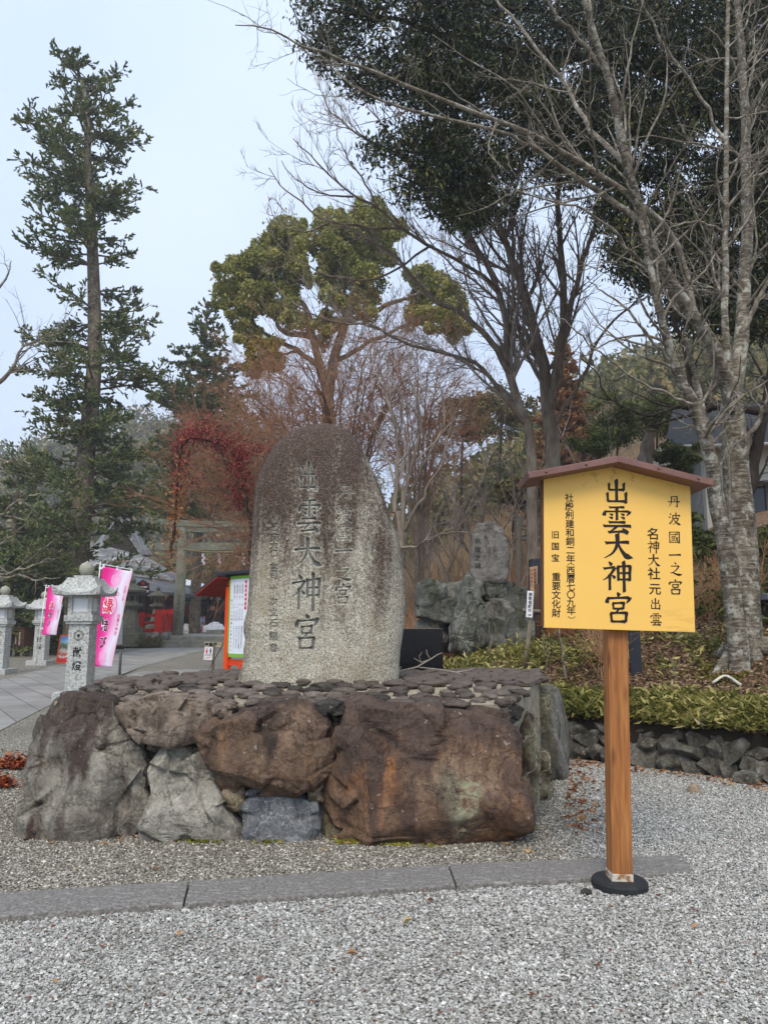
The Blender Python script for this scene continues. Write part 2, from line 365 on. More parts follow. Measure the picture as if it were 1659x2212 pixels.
# ================================================================ rocks
def icosphere(n):
    t = (1+5**.5)/2
    V = np.array([(-1,t,0),(1,t,0),(-1,-t,0),(1,-t,0),(0,-1,t),(0,1,t),(0,-1,-t),(0,1,-t),(t,0,-1),(t,0,1),(-t,0,-1),(-t,0,1)], float)
    F = np.array([(0,11,5),(0,5,1),(0,1,7),(0,7,10),(0,10,11),(1,5,9),(5,11,4),(11,10,2),(10,7,6),(7,1,8),(3,9,4),(3,4,2),(3,2,6),(3,6,8),(3,8,9),(4,9,5),(2,4,11),(6,2,10),(8,6,7),(9,8,1)])
    V /= np.linalg.norm(V[0])
    for _ in range(n):
        e = np.sort(np.concatenate([F[:, [0, 1]], F[:, [1, 2]], F[:, [2, 0]]]), 1)
        u, inv = np.unique(e, axis=0, return_inverse=True); inv = inv.ravel()
        m = V[u].sum(1); m /= np.linalg.norm(m, axis=1)[:, None]
        k = len(F); a, bb, c = len(V)+inv[:k], len(V)+inv[k:2*k], len(V)+inv[2*k:]
        V = np.vstack([V, m])
        F = np.concatenate([np.stack([F[:, 0], a, c], 1), np.stack([F[:, 1], bb, a], 1), np.stack([F[:, 2], c, bb], 1), np.stack([a, bb, c], 1)])
    return V, F
_ico = {}
def ico(n):
    if n not in _ico: _ico[n] = icosphere(n)
    return _ico[n]
def planecut(V, rng, k, lo=.7, hi=.95, soft=.85, front=True):
    for _ in range(k):
        n = rng.normal(size=3); 
        if front: n[1] = -abs(n[1])-1.35
        n /= np.linalg.norm(n); d = V @ n; o = d.max()*rng.uniform(lo, hi)
        V = V-np.maximum(d-o, 0)[:, None]*n*soft
    return V
def boulder(name, outline, Y, depth, m, parent, seed, sub=5, cuts=7, rough=1.0, e1=.26, e2=.40, label=None, dents=(), amp=.035):
    rng = np.random.default_rng(seed)
    mx, my = np.mean(outline, axis=0); O = np.array([P(mx+(x-mx)*1.035, my+(y-my)*1.035, Y) for x, y in outline]); c = np.array([(O[:, 0].min()+O[:, 0].max())/2, Y, (O[:, 2].min()+O[:, 2].max())/2])
    pol = np.stack([O[:, 0]-c[0], O[:, 2]-c[2]], 1)
    q = np.vstack([pol, pol[:1]])
    th = np.linspace(-pi, pi, 361); r = np.zeros(361)
    for i, a in enumerate(th):
        d = np.array([cos(a), sin(a)]); best = 0
        for j in range(len(pol)):
            p, s = q[j], q[j+1]-q[j]; den = d[0]*s[1]-d[1]*s[0]
            if abs(den) < 1e-12: continue
            t = (p[0]*s[1]-p[1]*s[0])/den; u = (p[0]*d[1]-p[1]*d[0])/den
            if t > 0 and -1e-6 <= u <= 1+1e-6: best = max(best, t)
        r[i] = best or r[i-1]
    r = np.convolve(np.concatenate([r[-4:-1], r, r[1:4]]), np.array([.15, .2, .3, .2, .15]), 'same')[3:-3]
    V, F = ico(sub); a = np.arctan2(V[:, 2], V[:, 0]); cr = np.sqrt(np.clip(1-V[:, 1]**2, 0, 1))
    rr = np.interp(a, th, r)*cr**e1; y = np.sign(V[:, 1])*np.abs(V[:, 1])**e2*depth
    U = np.stack([rr*np.cos(a), y, rr*np.sin(a)], 1)
    U = planecut(U, rng, cuts)
    n = V.copy(); n[:, 1] *= 1.5; n /= np.linalg.norm(n, axis=1)[:, None]
    w = U+c
    sc_ = fbm(w*2.2, 3, seed)*amp*1.3+ridged(w*4+fbm(w*3, 2, seed+3)[:, None]*.25, 4, seed+5)*amp*.28*rough+fbm(w*16, 3, seed+9)*amp*.22*rough
    # fractured faces: cells with their own tilt and step
    sd_ = U[rng.integers(0, len(U), 34)]+rng.normal(size=(34, 3))*.03; dd = ((U[:, None]-sd_[None])**2*np.array([1, .6, 1.2])).sum(2)+fbm(w*7, 3, seed+21)[:, None]*.006
    ci = dd.argmin(1); tilt = rng.normal(size=(34, 3))*.15; off_ = rng.normal(size=34)*amp*.5
    sc_ = sc_+np.clip(off_[ci]+((U-sd_[ci])*tilt[ci]).sum(1), -amp*1.2, amp*1.0)*rough
    # layered cracks running obliquely
    k = w @ np.array([.5, .2, .8]); lay = np.abs(((k*5+fbm(w*2.5, 2, seed+4)*1.2) % 1)-.5)
    sc_ -= np.clip(.06-lay, 0, .06)*amp*8*rough*np.clip(fbm(w*1.7, 2, seed+8)+.2, 0, 1)
    U = U+n*sc_[:, None]
    lich = np.zeros(len(U))
    for x0_, y0_, x1_, y1_, wp, dep in dents:               # recesses and ledges along a line (depth 0: a lichen streak)
        a_, b_ = P(x0_, y0_, Y)[[0, 2]]-c[[0, 2]], P(x1_, y1_, Y)[[0, 2]]-c[[0, 2]]; q2 = U[:, [0, 2]]; t_ = np.clip(((q2-a_) @ (b_-a_))/((b_-a_) @ (b_-a_)), 0, 1)
        dd_ = np.linalg.norm(q2-a_-t_[:, None]*(b_-a_), axis=1)+fbm(w*9, 3, seed+31)*px2m(wp, Y)*.6; g_ = np.exp(-(dd_/px2m(wp, Y))**2)*(U[:, 1] < 0)
        if dep: U[:, 1] += g_*dep*(.35+.65*np.sin(pi*np.clip(t_, .08, .92)))
        else: lich = np.maximum(lich, g_)
    me = npmesh(name, U, F, True)
    if lich.any(): me.attributes.new('lichen', 'FLOAT', 'POINT').data.foreach_set('value', lich.astype(np.float32))
    return link(name, me, m, parent, tuple(c-np.array(parent.location) if parent is not None else c), label)

def rockmat(name, cols, patina=None, top=.0, streak=None, stain=None, bscale=1.0, speck=True, veins=None):
    """cols: list of base colours by large noise; patina: (colour, threshold) dark skin; streak/stain: colour, amount"""
    b = NB(name); w = b.noise(2.2, 3, out=1); wv = b.mix(.25, b.co, w, 'ADD')
    n1 = b.noise(2.6, 9, .65, wv); st = [(.28+.44*i/(len(cols)-1), c) for i, c in enumerate(cols)]
    col = b.ramp(n1, st)
    if stain:
        f = b.ramp(b.noise(1.7, 6, .7, b.mapv((1, 1, .55), loc=(3, 1, 7))), [(stain[1]-.05, 0.), (stain[1]+.09, 1.)]); col = b.mix(f, col, stain[0])
    if streak:
        f = b.ramp(b.noise(3.2, 6, .6, b.mapv((1.6, 1.6, .28), loc=(5, 2, 0))), [(streak[1]-.03, 0.), (streak[1]+.1, 1.)]); col = b.mix(f, col, streak[0])
    if patina:
        zz = b.sep()[2]; nn = b.noise(2.4, 8, .7, b.mapv((1.2, 1.2, .6), loc=(9, 4, 2)))
        f = b.ramp(b.math('ADD', nn, b.math('MULTIPLY', zz, top)), [(patina[1]-.06, 0.), (patina[1]+.06, 1.)]); col = b.mix(f, col, patina[0])
    if veins:
        vv = b.vor(3.2*bscale, 'DISTANCE_TO_EDGE', vec=b.mix(.35, b.co, b.noise(5, 4, out=1), 'ADD'))
        f = b.ramp(vv, [(0, .65), (.03, 0.)]); col = b.mix(f, col, veins)
    fine = b.ramp(b.noise(38, 6, .75), [(.3, (.5, .5, .5, 1)), (.5, (1, 1, 1, 1)), (.7, (1.35, 1.33, 1.3, 1))]); col = b.mix(.75, col, fine, 'MULTIPLY')
    crk = b.vor(3.4*bscale, 'DISTANCE_TO_EDGE', vec=b.mix(.32, b.mapv((1, 1, 1.5), (.3, .2, .5)), b.noise(9, 5, .7, out=1), 'ADD')); crack = b.ramp(crk, [(0, .3), (.012, .75), (.03, 1.)]); col = b.mix(b.ramp(b.noise(2.2, 3), [(.45, .0), (.65, .55)]), col, crack, 'MULTIPLY')
    blot = b.ramp(b.noise(7, 7, .75, b.mapv((1, 1, .7), loc=(11, 2, 6))), [(.32, (.62, .6, .58, 1)), (.5, (1, 1, 1, 1)), (.68, (1.3, 1.28, 1.24, 1))]); col = b.mix(.8, col, blot, 'MULTIPLY')
    if speck:
        f = b.ramp(b.noise(26, 2, .5), [(.70, 0.), (.74, .6)]); col = b.mix(f, col, srgb(176, 172, 160))
    col = b.mix(b.math('MULTIPLY', b.attr('lichen'), b.ramp(b.noise(14, 5, .7), [(.4, .0), (.55, .85)])), col, srgb(176, 180, 150))
    h = b.math('ADD', b.math('MULTIPLY', b.noise(9*bscale, 10, .72, wv), 1.0), b.math('MULTIPLY', crack, .25))
    return b.out(col, .82, b.bump(h, .95, .045), spec=.25)
RM = {
 'left': rockmat('rock grey brown', [srgb(92, 90, 82), srgb(136, 132, 121), srgb(172, 168, 156)], (srgb(76, 65, 58), .58), .30, (srgb(82, 67, 60), .56)),
 'slab': rockmat('rock slab brown', [srgb(84, 74, 66), srgb(136, 122, 108), srgb(174, 160, 146)], (srgb(68, 60, 54), .62), -.3),
 'pale': rockmat('rock pale grey', [srgb(104, 104, 97), srgb(156, 153, 142), srgb(190, 187, 176)], None, 0, (srgb(112, 104, 86), .58), veins=srgb(196, 192, 182)),
 'brown': rockmat('rock purple brown', [srgb(82, 68, 58), srgb(112, 92, 77), srgb(144, 122, 102)], (srgb(72, 61, 54), .58), .25, (srgb(158, 124, 90), .60)),
 'blue': rockmat('rock blue grey', [srgb(84, 88, 92), srgb(122, 126, 130), srgb(166, 168, 170)], None, veins=srgb(186, 188, 190), bscale=1.6),
 'rust': rockmat('rock rusty orange', [srgb(94, 76, 64), srgb(128, 102, 82), srgb(160, 136, 112)], (srgb(92, 77, 69), .54), .34, (srgb(94, 76, 67), .53), (srgb(174, 116, 66), .57)),
 'lich': rockmat('rock lichened olive', [srgb(84, 78, 60), srgb(126, 120, 96), srgb(156, 150, 128)], (srgb(66, 56, 46), .60), .1, veins=srgb(188, 184, 170)),
 'dark': rockmat('rock dark slate', [srgb(48, 46, 46), srgb(74, 71, 68), srgb(100, 96, 92)]),
 'cream': rockmat('rock cream', [srgb(128, 114, 90), srgb(168, 154, 128), srgb(190, 178, 152)]),
 'wall': rockmat('rock wall grey', [srgb(84, 84, 78), srgb(122, 121, 113), srgb(160, 157, 148)], (srgb(78, 72, 62), .60), 0, bscale=2),
}

# ---------------------------------------------------------------- stone plinth
plinth = thing('stone_plinth', 'low platform of big mortared boulders with cobbled top under the carved monument', 'platform', (-.6, 6.7, 0))
PL = np.array(plinth.location)
foot = [(-2.5, 5.5), (-1.5, 5.38), (.9, 5.35), (1.15, 5.75), (1.45, 6.6), (1.72, 8.0), (.2, 8.15), (-1.75, 8.0), (-2.35, 6.8)]
def ztop(x, y): return .875+.095*np.clip((np.asarray(y)-5.4)/.95, 0, 1)
mort = flat('mortar', srgb(150, 142, 124), .95, .3, 14, .6)
mb = MB(); n = len(foot)
bot = [(x*1.0-PL[0], y-PL[1], -.1) for x, y in foot]; top = [(x-PL[0], y-PL[1], float(ztop(x, y))-.004) for x, y in foot]
ctr = (-.5-PL[0], 6.45-PL[1], .955)
# inset the mortar core a little behind the boulder faces
def inset(p, k): return ((p[0])*(1-k), (p[1])*(1-k), p[2])
bot = [inset(p, .05) for p in bot]; top = [inset(p, .05) for p in top]
mb.add(bot+top+[ctr], [(i, (i+1) % n, n+(i+1) % n, n+i) for i in range(n)]+[(n+i, n+(i+1) % n, 2*n) for i in range(n)])
mb.build('mortar_core', mort, plinth)
def c4(pts): return [(28.9+x*.40045, 1415.3+y*.40045) for x, y in pts]
def c5(pts): return [(635.5+x*.3482, 1415.3+y*.3482) for x, y in pts]
BL = [
 ('left', c4([(100,1010),(108,830),(122,560),(125,440),(150,310),(200,240),(290,205),(440,222),(562,262),(582,340),(645,390),(740,480),(778,560),(748,700),(772,800),(720,890),(700,960),(640,1000),(500,1020),(300,1020)]), 5.55, .36, 11, 6, 9, 'huge grey boulder with brown top at the left corner'),
 ('slab', c4([(568,285),(640,252),(760,238),(880,232),(1085,246),(1095,290),(1062,370),(1025,432),(890,449),(750,437),(680,392),(610,335)]), 5.42, .30, 12, 6, 6, 'brown slab lying across the top row'),
 ('pale', c4([(890,462),(1040,472),(1075,560),(1105,640),(1140,740),(1190,820),(1275,930),(1245,1005),(1080,1030),(900,1025),(740,1005),(715,900),(755,800),(778,700),(775,600),(830,530)]), 5.45, .30, 13, 6, 7, 'pale grey split boulder'),
 ('brown', c4([(1085,385),(1170,325),(1300,280),(1430,262),(1560,262),(1640,285),(1715,345),(1745,417),(1725,513),(1668,600),(1612,682),(1545,728),(1400,738),(1280,710),(1150,692),(1108,610),(1075,520),(1052,425)]), 5.42, .34, 14, 6, 7, 'rounded purple brown boulder'),
 ('blue', c4([(1245,790),(1290,762),(1450,750),(1565,750),(1635,785),(1652,900),(1660,1030),(1480,1038),(1320,1025),(1278,960),(1258,880)]), 5.40, .24, 15, 5, 8, 'square blue grey stone'),
 ('rust', c5([(285,440),(335,310),(440,285),(600,308),(760,292),(1000,295),(1170,345),(1300,395),(1355,480),(1375,600),(1368,760),(1395,900),(1370,1040),(1310,1130),(1160,1175),(1000,1200),(780,1215),(640,1210),(500,1180),(380,1120),(285,1030),(225,930),(176,830),(225,720),(298,620)]), 5.42, .42, 16, 6, 9, 'largest rusty orange boulder'),
 ('lich', c5([(1350,440),(1430,368),(1492,400),(1505,560),(1476,760),(1456,960),(1395,1100),(1320,1150),(1290,1000),(1340,700)]), 5.95, .32, 17, 5, 6, 'pale olive lichened boulder at the right corner'),
 ('dark', c5([(1070,290),(1160,262),(1320,276),(1415,320),(1405,372),(1312,418),(1200,382)]), 5.75, .24, 18, 5, 3, 'dark flat capstone'),
 ('lich', c5([(1470,560),(1545,590),(1535,760),(1485,930),(1440,900),(1450,700)]), 6.75, .45, 19, 5, 6, None),
 ('lich', c5([(1400,180),(1525,190),(1556,330),(1545,450),(1470,460),(1410,380)]), 7.0, .45, 20, 5, 6, None),
 ('slab', c5([(1140,215),(1260,165),(1430,170),(1470,215),(1440,262),(1260,270),(1150,262)]), 7.0, .30, 21, 5, 4, None),
 ('dark', c5([(1225,160),(1300,98),(1380,112),(1440,150),(1430,180),(1260,185)]), 7.9, .22, 22, 5, 6, None),
 ('dark', c4([(715,620),(745,585),(785,590),(778,690),(725,695)]), 5.40, .10, 23, 4, 5, None),
 ('cream', c4([(1130,735),(1165,708),(1240,715),(1265,750),(1235,815),(1190,828),(1150,800)]), 5.36, .10, 24, 4, 6, 'small yellowish stone'),
 ('blue', c4([(1258,730),(1300,708),(1362,715),(1360,748),(1275,757)]), 5.38, .09, 25, 4, 4, None),
 ('cream', c5([(95,810),(130,772),(168,800),(172,880),(140,900),(100,880)]), 5.38, .10, 26, 4, 3, None),
 ('wall', c5([(125,745),(170,690),(235,640),(245,690),(200,770),(140,775)]), 5.40, .10, 27, 4, 4, None),
 ('slab', c4([(1080,270),(1150,250),(1210,262),(1205,325),(1110,345),(1078,315)]), 5.42, .16, 28, 4, 5, None),
 ('dark', c5([(133,305),(230,285),(335,310),(325,350),(260,368),(150,355)]), 5.40, .14, 29, 4, 4, None),
 ('left', c4([(735,440),(885,445),(880,475),(820,525),(760,500)]), 5.45, .13, 30, 4, 5, None),
 ('lich', c5([(200,970),(300,1010),(400,1110),(420,1180),(250,1170),(190,1120)]), 5.40, .10, 31, 4, 5, None),
 ('lich', c5([(215,390),(285,400),(300,520),(290,640),(240,680),(235,560),(262,470)]), 5.50, .10, 32, 4, 4, None),
]
def ln4(x0_, y0_, x1_, y1_): return c4([(x0_, y0_)])[0]+c4([(x1_, y1_)])[0]
def ln5(x0_, y0_, x1_, y1_): return c5([(x0_, y0_)])[0]+c5([(x1_, y1_)])[0]
DENT = {11: [ln4(125, 825, 350, 690)+(5, .05), ln4(350, 690, 560, 600)+(5, .04), ln4(430, 470, 390, 640)+(12, .04), ln4(640, 640, 700, 860)+(14, .03)],
        13: [ln4(955, 540, 985, 740)+(7, .06), ln4(985, 740, 1060, 840)+(6, .03)],
        16: [ln5(450, 420, 700, 610)+(13, .075), ln5(825, 370, 900, 560)+(9, .06), ln5(930, 440, 960, 640)+(14, .05), ln5(560, 620, 560, 900)+(6, .03), ln5(280, 950, 420, 1130)+(12, .06), ln5(1040, 700, 1020, 1000)+(3.5, .03), ln5(1035, 690, 1010, 1030)+(11, 0), ln5(1080, 720, 1060, 900)+(9, 0)],
        14: [ln4(1180, 690, 1400, 715)+(6, .04), ln4(1400, 330, 1450, 560)+(12, .03)]}
for mk, ol, Y, dp, sd, sub, cuts, lab in BL:
    ext = max(max(p[0] for p in ol)-min(p[0] for p in ol), 1)
    boulder('boulder', ol, Y, dp, RM[mk], plinth, sd, sub, cuts, label=lab, amp=min(.033, .010+.00011*ext), dents=DENT.get(sd, ()))
# back and left side boulders (mostly hidden)
rng = np.random.default_rng(4)
def blob(name, c, r, m, parent, seed, sub=3, cuts=6, amp=.12, flatb=False, rz=0):
    g = np.random.default_rng(seed); V, F = ico(sub); V = planecut(V.copy(), g, cuts, .62, .92, .9, False)
    V = V*(1+fbm(V*1.6+seed, 3, seed)*amp*2)[:, None]*np.array(r)
    if rz: V = V @ np.array([[cos(rz), sin(rz), 0], [-sin(rz), cos(rz), 0], [0, 0, 1]])
    return link(name, npmesh(name, V, F, True), m, parent, tuple(np.array(c)-(np.array(parent.location) if parent is not None else 0)))
for i, (x, y, z, rx, ry, rz_, mk) in enumerate([(-2.38, 6.3, .4, .3, .55, .52, 'left'), (-2.05, 7.35, .42, .3, .6, .5, 'brown'), (-1.2, 7.95, .42, .6, .3, .5, 'pale'), (0, 8.0, .42, .65, .28, .5, 'wall'), (1.1, 7.98, .4, .6, .3, .5, 'left'), (1.6, 7.6, .35, .25, .5, .5, 'wall'),
        (-2.25, 5.95, .82, .22, .3, .1, 'dark'), (-2.1, 6.75, .86, .24, .35, .09, 'dark')]):
    blob('boulder', (x, y, z), (rx, ry, rz_), RM[mk], plinth, 60+i, 4)
# cobbles set into the top
b = NB('cobble'); nz = b.noise(6, 5, .6)
cobm = b.out(b.mix(.8, b.ramp(b.math('ADD', b.math('MULTIPLY', b.obrand(), .6), b.math('MULTIPLY', nz, .5)), [(.25, srgb(52, 48, 44)), (.5, srgb(76, 69, 63)), (.75, srgb(97, 87, 79)), (1, srgb(122, 113, 104))]), b.ramp(b.noise(45, 5, .7), [(.3, (.6, .6, .6, 1)), (.7, (1.3, 1.3, 1.3, 1))]), 'MULTIPLY'), .7, b.bump(b.noise(14, 8, .65), .5, .01), spec=.3)
def inpoly(x, y, pol):
    c = False; j = len(pol)-1
    for i in range(len(pol)):
        if (pol[i][1] > y) != (pol[j][1] > y) and x < (pol[j][0]-pol[i][0])*(y-pol[i][1])/(pol[j][1]-pol[i][1])+pol[i][0]: c = not c
        j = i
    return c
pts = []
fi = [(x*.955-.6*.045, 6.7+(y-6.7)*.95) for x, y in foot]
tries = 0
while tries < 16000:
    tries += 1
    x, y = rng.uniform(-2.5, 1.7), rng.uniform(5.35, 8.1)
    if not inpoly(x, y, fi): continue
    if -1.32 < x < .22 and 6.28 < y < 6.9: continue
    if y < 5.56 and -2.4 < x < -1.5: continue
    r = rng.uniform(.048, .088)
    if all((x-p[0])**2+((y-p[1])*1.0)**2 > (1.06*(r+p[2]))**2 for p in pts): pts.append((x, y, r))
pts.sort(key=lambda p: p[1]+(0 if p[2] > 0 else 0))
def cobgeo(r, seed):
    g = np.random.default_rng(seed); V, F = ico(3); V = V.copy(); V = planecut(V, g, 3, .8, .95, .6, False)
    V = np.sign(V)*np.abs(V)**.85
    V = V*(1+fbm(V*1.4+seed, 2, seed)*.3)[:, None]*np.array([r*g.uniform(1.0, 1.35), r*g.uniform(.8, 1.1), .031]); a = g.normal()*.35
    return V @ np.array([[cos(a), sin(a), 0], [-sin(a), cos(a), 0], [0, 0, 1]]), F
rest_v = []; rest_f = []; nb = 0
for i, (x, y, r) in enumerate(pts):
    V, F = cobgeo(r, i+100); loc = np.array([x, y, float(ztop(x, y))-.001+rng.normal()*.006])-PL
    if i < 96: link('cobble', npmesh('cobble', V, F, True), cobm, plinth, tuple(loc))
    else: rest_v.append(V+loc); rest_f.append(F+nb); nb += len(V)
if rest_v:
    o = link('cobble_paving', npmesh('cobble_paving', np.vstack(rest_v), np.vstack(rest_f), True), cobm, plinth); o['kind'] = 'stuff'

# ---------------------------------------------------------------- carved monument
def c2(pts): return [(491+x*.3134, 866.6+y*.3134) for x, y in pts]
MY = 6.5
mo = np.array([P(x, y, MY) for x, y in c2([(70,1945),(85,1880),(110,1800),(115,1700),(126,1640),(114,1590),(116,1530),(140,1440),(150,1300),(157,1150),(172,950),(182,800),(196,600),(240,470),(318,320),(420,228),(560,168),(640,158),(700,160),(820,190),(900,270),(952,370),(1004,480),(1062,620),(1112,760),(1155,870),(1200,1040),(1222,1200),(1232,1400),(1218,1560),(1192,1720),(1182,1900),(1172,1945)])])
it = int(np.argmax(mo[:, 2])); lf = mo[:it+1]; rt = mo[it:][::-1]
zmin, zmax = .93, mo[it, 2]
NV, NU = 760, 420
tz = 1-(1-np.linspace(0, 1, NV))**1.0; zz = zmin+(zmax-zmin)*(1-(1-tz)**1.25*1.0)
zz = np.sort(zz); zz = zmin+(zmax-zmin)*np.linspace(0, 1, NV)**.96
xl = np.interp(zz, lf[:, 2], lf[:, 0]); xr = np.interp(zz, rt[:, 2], rt[:, 0])
s = np.sin(np.linspace(-pi/2, pi/2, NU))*.35+np.linspace(-1, 1, NU)*.65
S, Zg = np.meshgrid(s, zz); XL = xl[:, None]; XR = xr[:, None]
Xg = (XL+XR)/2+(XR-XL)/2*S
vv = (Zg-zmin)/(zmax-zmin)
th = .25*np.sqrt(np.clip(1-np.clip((vv-.62)/.38, 0, 1)**2.6, 0, 1))
prof = (1-np.abs(S)**3.2)**.55
Yf = MY-th*prof*(1+.03*S)
pp = np.stack([Xg.ravel(), 0*Xg.ravel(), Zg.ravel()], 1)
Yf += (fbm(pp*2.2, 3, 77)*.018+fbm(pp*9, 3, 78)*.005+fbm(pp*40, 3, 79)*.0022).reshape(Yf.shape)
# carved strokes as V-grooves, rasterised into a depth image
RES = .0025; x0, z0 = -1.45, .9; IW, IH = int(1.75/RES), int(2.5/RES)
IMG = np.zeros((IH, IW), np.float32); SOFT = np.zeros((IH, IW), np.float32)
def carve_disc(cx, cz, r, img=IMG, prof=True):
    i0, i1 = int((cx-r-x0)/RES), int((cx+r-x0)/RES)+2; j0, j1 = int((cz-r-z0)/RES), int((cz+r-z0)/RES)+2
    if i0 < 0 or j0 < 0 or i1 > IW or j1 > IH: return
    xx = x0+np.arange(i0, i1)*RES; yy = z0+np.arange(j0, j1)*RES
    d = r-np.sqrt((xx[None]-cx)**2+(yy[:, None]-cz)**2)
    img[j0:j1, i0:i1] = np.maximum(img[j0:j1, i0:i1], d)
def carve_brush(ch, px, py, hpx, asp=1.0, bold=1.15):
    c = P(px, py, MY-.23); s_ = px2m(hpx, 6.4)
    for st in BR[ch]:
        a = smooth_stroke(st, 26)
        for x, y, w_ in a:
            cx, cz = c[0]+(x-50)/100*s_*asp, c[2]+(y-48)/100*s_; r = w_*bold/200*s_
            carve_disc(cx, cz, r); carve_disc(cx, cz, r+.014, SOFT)
def carve_font(ch, px, py, hpx):
    V, F = glyph(ch, .012); c = P(px, py, MY-.2); s_ = px2m(hpx, 6.4)
    for f in F:
        t = V[list(f)]*s_+np.array([c[0], c[2]])
        for k in range(1, len(t)-1):
            A, B, C_ = t[0], t[k], t[k+1]
            i0, i1 = int((min(A[0], B[0], C_[0])-x0)/RES), int((max(A[0], B[0], C_[0])-x0)/RES)+2
            j0, j1 = int((min(A[1], B[1], C_[1])-z0)/RES), int((max(A[1], B[1], C_[1])-z0)/RES)+2
            xx = x0+np.arange(i0, i1)*RES; yy = z0+np.arange(j0, j1)*RES; Xm, Ym = np.meshgrid(xx, yy)
            e = lambda p, q: (q[0]-p[0])*(Ym-p[1])-(q[1]-p[1])*(Xm-p[0])
            m_ = ((e(A, B) >= -1e-6) & (e(B, C_) >= -1e-6) & (e(C_, A) >= -1e-6)) | ((e(A, B) <= 1e-6) & (e(B, C_) <= 1e-6) & (e(C_, A) <= 1e-6))
            sub = IMG[j0:j1, i0:i1]; sub[m_] = np.maximum(sub[m_], .005)
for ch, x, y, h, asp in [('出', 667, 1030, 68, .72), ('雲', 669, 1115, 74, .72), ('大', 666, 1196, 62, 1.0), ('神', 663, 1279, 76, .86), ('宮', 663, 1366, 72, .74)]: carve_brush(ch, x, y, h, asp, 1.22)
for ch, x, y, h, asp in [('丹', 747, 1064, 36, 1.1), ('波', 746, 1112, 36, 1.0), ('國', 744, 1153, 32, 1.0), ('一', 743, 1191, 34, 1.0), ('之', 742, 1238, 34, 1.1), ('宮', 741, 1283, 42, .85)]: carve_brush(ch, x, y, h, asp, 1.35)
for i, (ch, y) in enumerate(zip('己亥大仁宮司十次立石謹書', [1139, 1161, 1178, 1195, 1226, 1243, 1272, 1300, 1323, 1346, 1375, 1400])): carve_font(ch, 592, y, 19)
def samp(img):
    fi_ = np.clip((Xg-x0)/RES, 0, IW-2); fj = np.clip((Zg-z0)/RES, 0, IH-2); i = fi_.astype(int); j = fj.astype(int); u = fi_-i; v = fj-j
    return img[j, i]*(1-u)*(1-v)+img[j, i+1]*u*(1-v)+img[j+1, i]*(1-u)*v+img[j+1, i+1]*u*v
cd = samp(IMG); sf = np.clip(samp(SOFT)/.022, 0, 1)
Yf += np.minimum(cd*2.2, .034)
V1 = np.stack([Xg.ravel(), Yf.ravel(), Zg.ravel()], 1)
ids = np.arange(NV*NU).reshape(NV, NU)
F1 = np.stack([ids[:-1, :-1].ravel(), ids[:-1, 1:].ravel(), ids[1:, 1:].ravel(), ids[1:, :-1].ravel()], 1)
# back: coarser, same rows, columns subsampled
cs = np.arange(0, NU, 20); cs[-1] = NU-1; 
bk = np.stack([Xg[:, cs], MY+th[:, cs]*(1-np.abs(S[:, cs])**3)**.6, Zg[:, cs]], 2)
nb0 = len(V1); bid = nb0+np.arange(NV*len(cs)).reshape(NV, len(cs)); bid[:, 0] = ids[:, 0]; bid[:, -1] = ids[:, -1]
F2 = np.stack([bid[:-1, 1:].ravel(), bid[:-1, :-1].ravel(), bid[1:, :-1].ravel(), bid[1:, 1:].ravel()], 1)
mroot = np.array([-.58, 6.5, .93])
me = npmesh('monument', np.vstack([V1, bk.reshape(-1, 3)])-mroot, [F1, F2], True)
nv = len(V1)+NV*len(cs)
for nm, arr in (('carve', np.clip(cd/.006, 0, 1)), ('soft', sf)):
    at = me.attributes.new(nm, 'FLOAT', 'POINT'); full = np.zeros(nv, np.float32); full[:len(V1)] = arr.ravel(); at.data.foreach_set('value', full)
b = NB('monument granite'); z = b.sep()[2]; x = b.sep()[0]
grain = b.noise(85, 3, .8); grain2 = b.noise(34, 4, .7)
gran = b.ramp(grain, [(.34, srgb(80, 78, 72)), (.45, srgb(146, 142, 128)), (.55, srgb(182, 178, 162)), (.66, srgb(222, 218, 204))])
gran = b.mix(b.ramp(b.noise(3.5, 5), [(.5, 0.), (.68, .4)]), gran, srgb(128, 112, 80))
pat = b.ramp(grain, [(.36, srgb(46, 38, 33)), (.52, srgb(76, 63, 55)), (.63, srgb(110, 96, 85)), (.72, srgb(176, 167, 152))])
st1 = b.noise(5.5, 6, .62, b.mapv((1.0, 1.0, .13))); st2 = b.noise(2.2, 5, .6, b.mapv((1, 1, .35), loc=(4, 0, 3)))
hgt = b.maprange(z, .30, 2.15, -.21, .30)
f = b.math('ADD', b.math('ADD', b.math('MULTIPLY', st1, .98), b.math('MULTIPLY', st2, .35)), hgt)
f = b.math('ADD', f, b.math('MULTIPLY', b.math('SUBTRACT', grain2, .5), .55))
le = b.maprange(x, -.50, -.72, 0, .26); f = b.math('ADD', f, le)
re = b.maprange(x, .46, .7, 0, .10); f = b.math('ADD', f, re)
f = b.math('SUBTRACT', f, b.math('MULTIPLY', b.math('MULTIPLY', b.attr('soft'), b.ramp(b.noise(5, 4), [(.35, .25), (.6, 1.)])), .36))
pf = b.ramp(f, [(.57, 0.), (.84, 1.)])
col = b.mix(pf, gran, pat)
cut = b.ramp(grain, [(.36, srgb(78, 82, 82)), (.62, srgb(128, 133, 132))])  # cut stone tone, darkened to paint the groove shade into the colour
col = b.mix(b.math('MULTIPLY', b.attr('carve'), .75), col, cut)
mm = b.out(col, .85, b.bump(b.math('ADD', b.noise(60, 5, .75), b.math('MULTIPLY', grain, .5)), .55, .006), spec=.25)
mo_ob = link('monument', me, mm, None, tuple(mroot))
tag(mo_ob, 'tall rounded natural stone with large carved characters standing on the cobbled platform', 'monument')

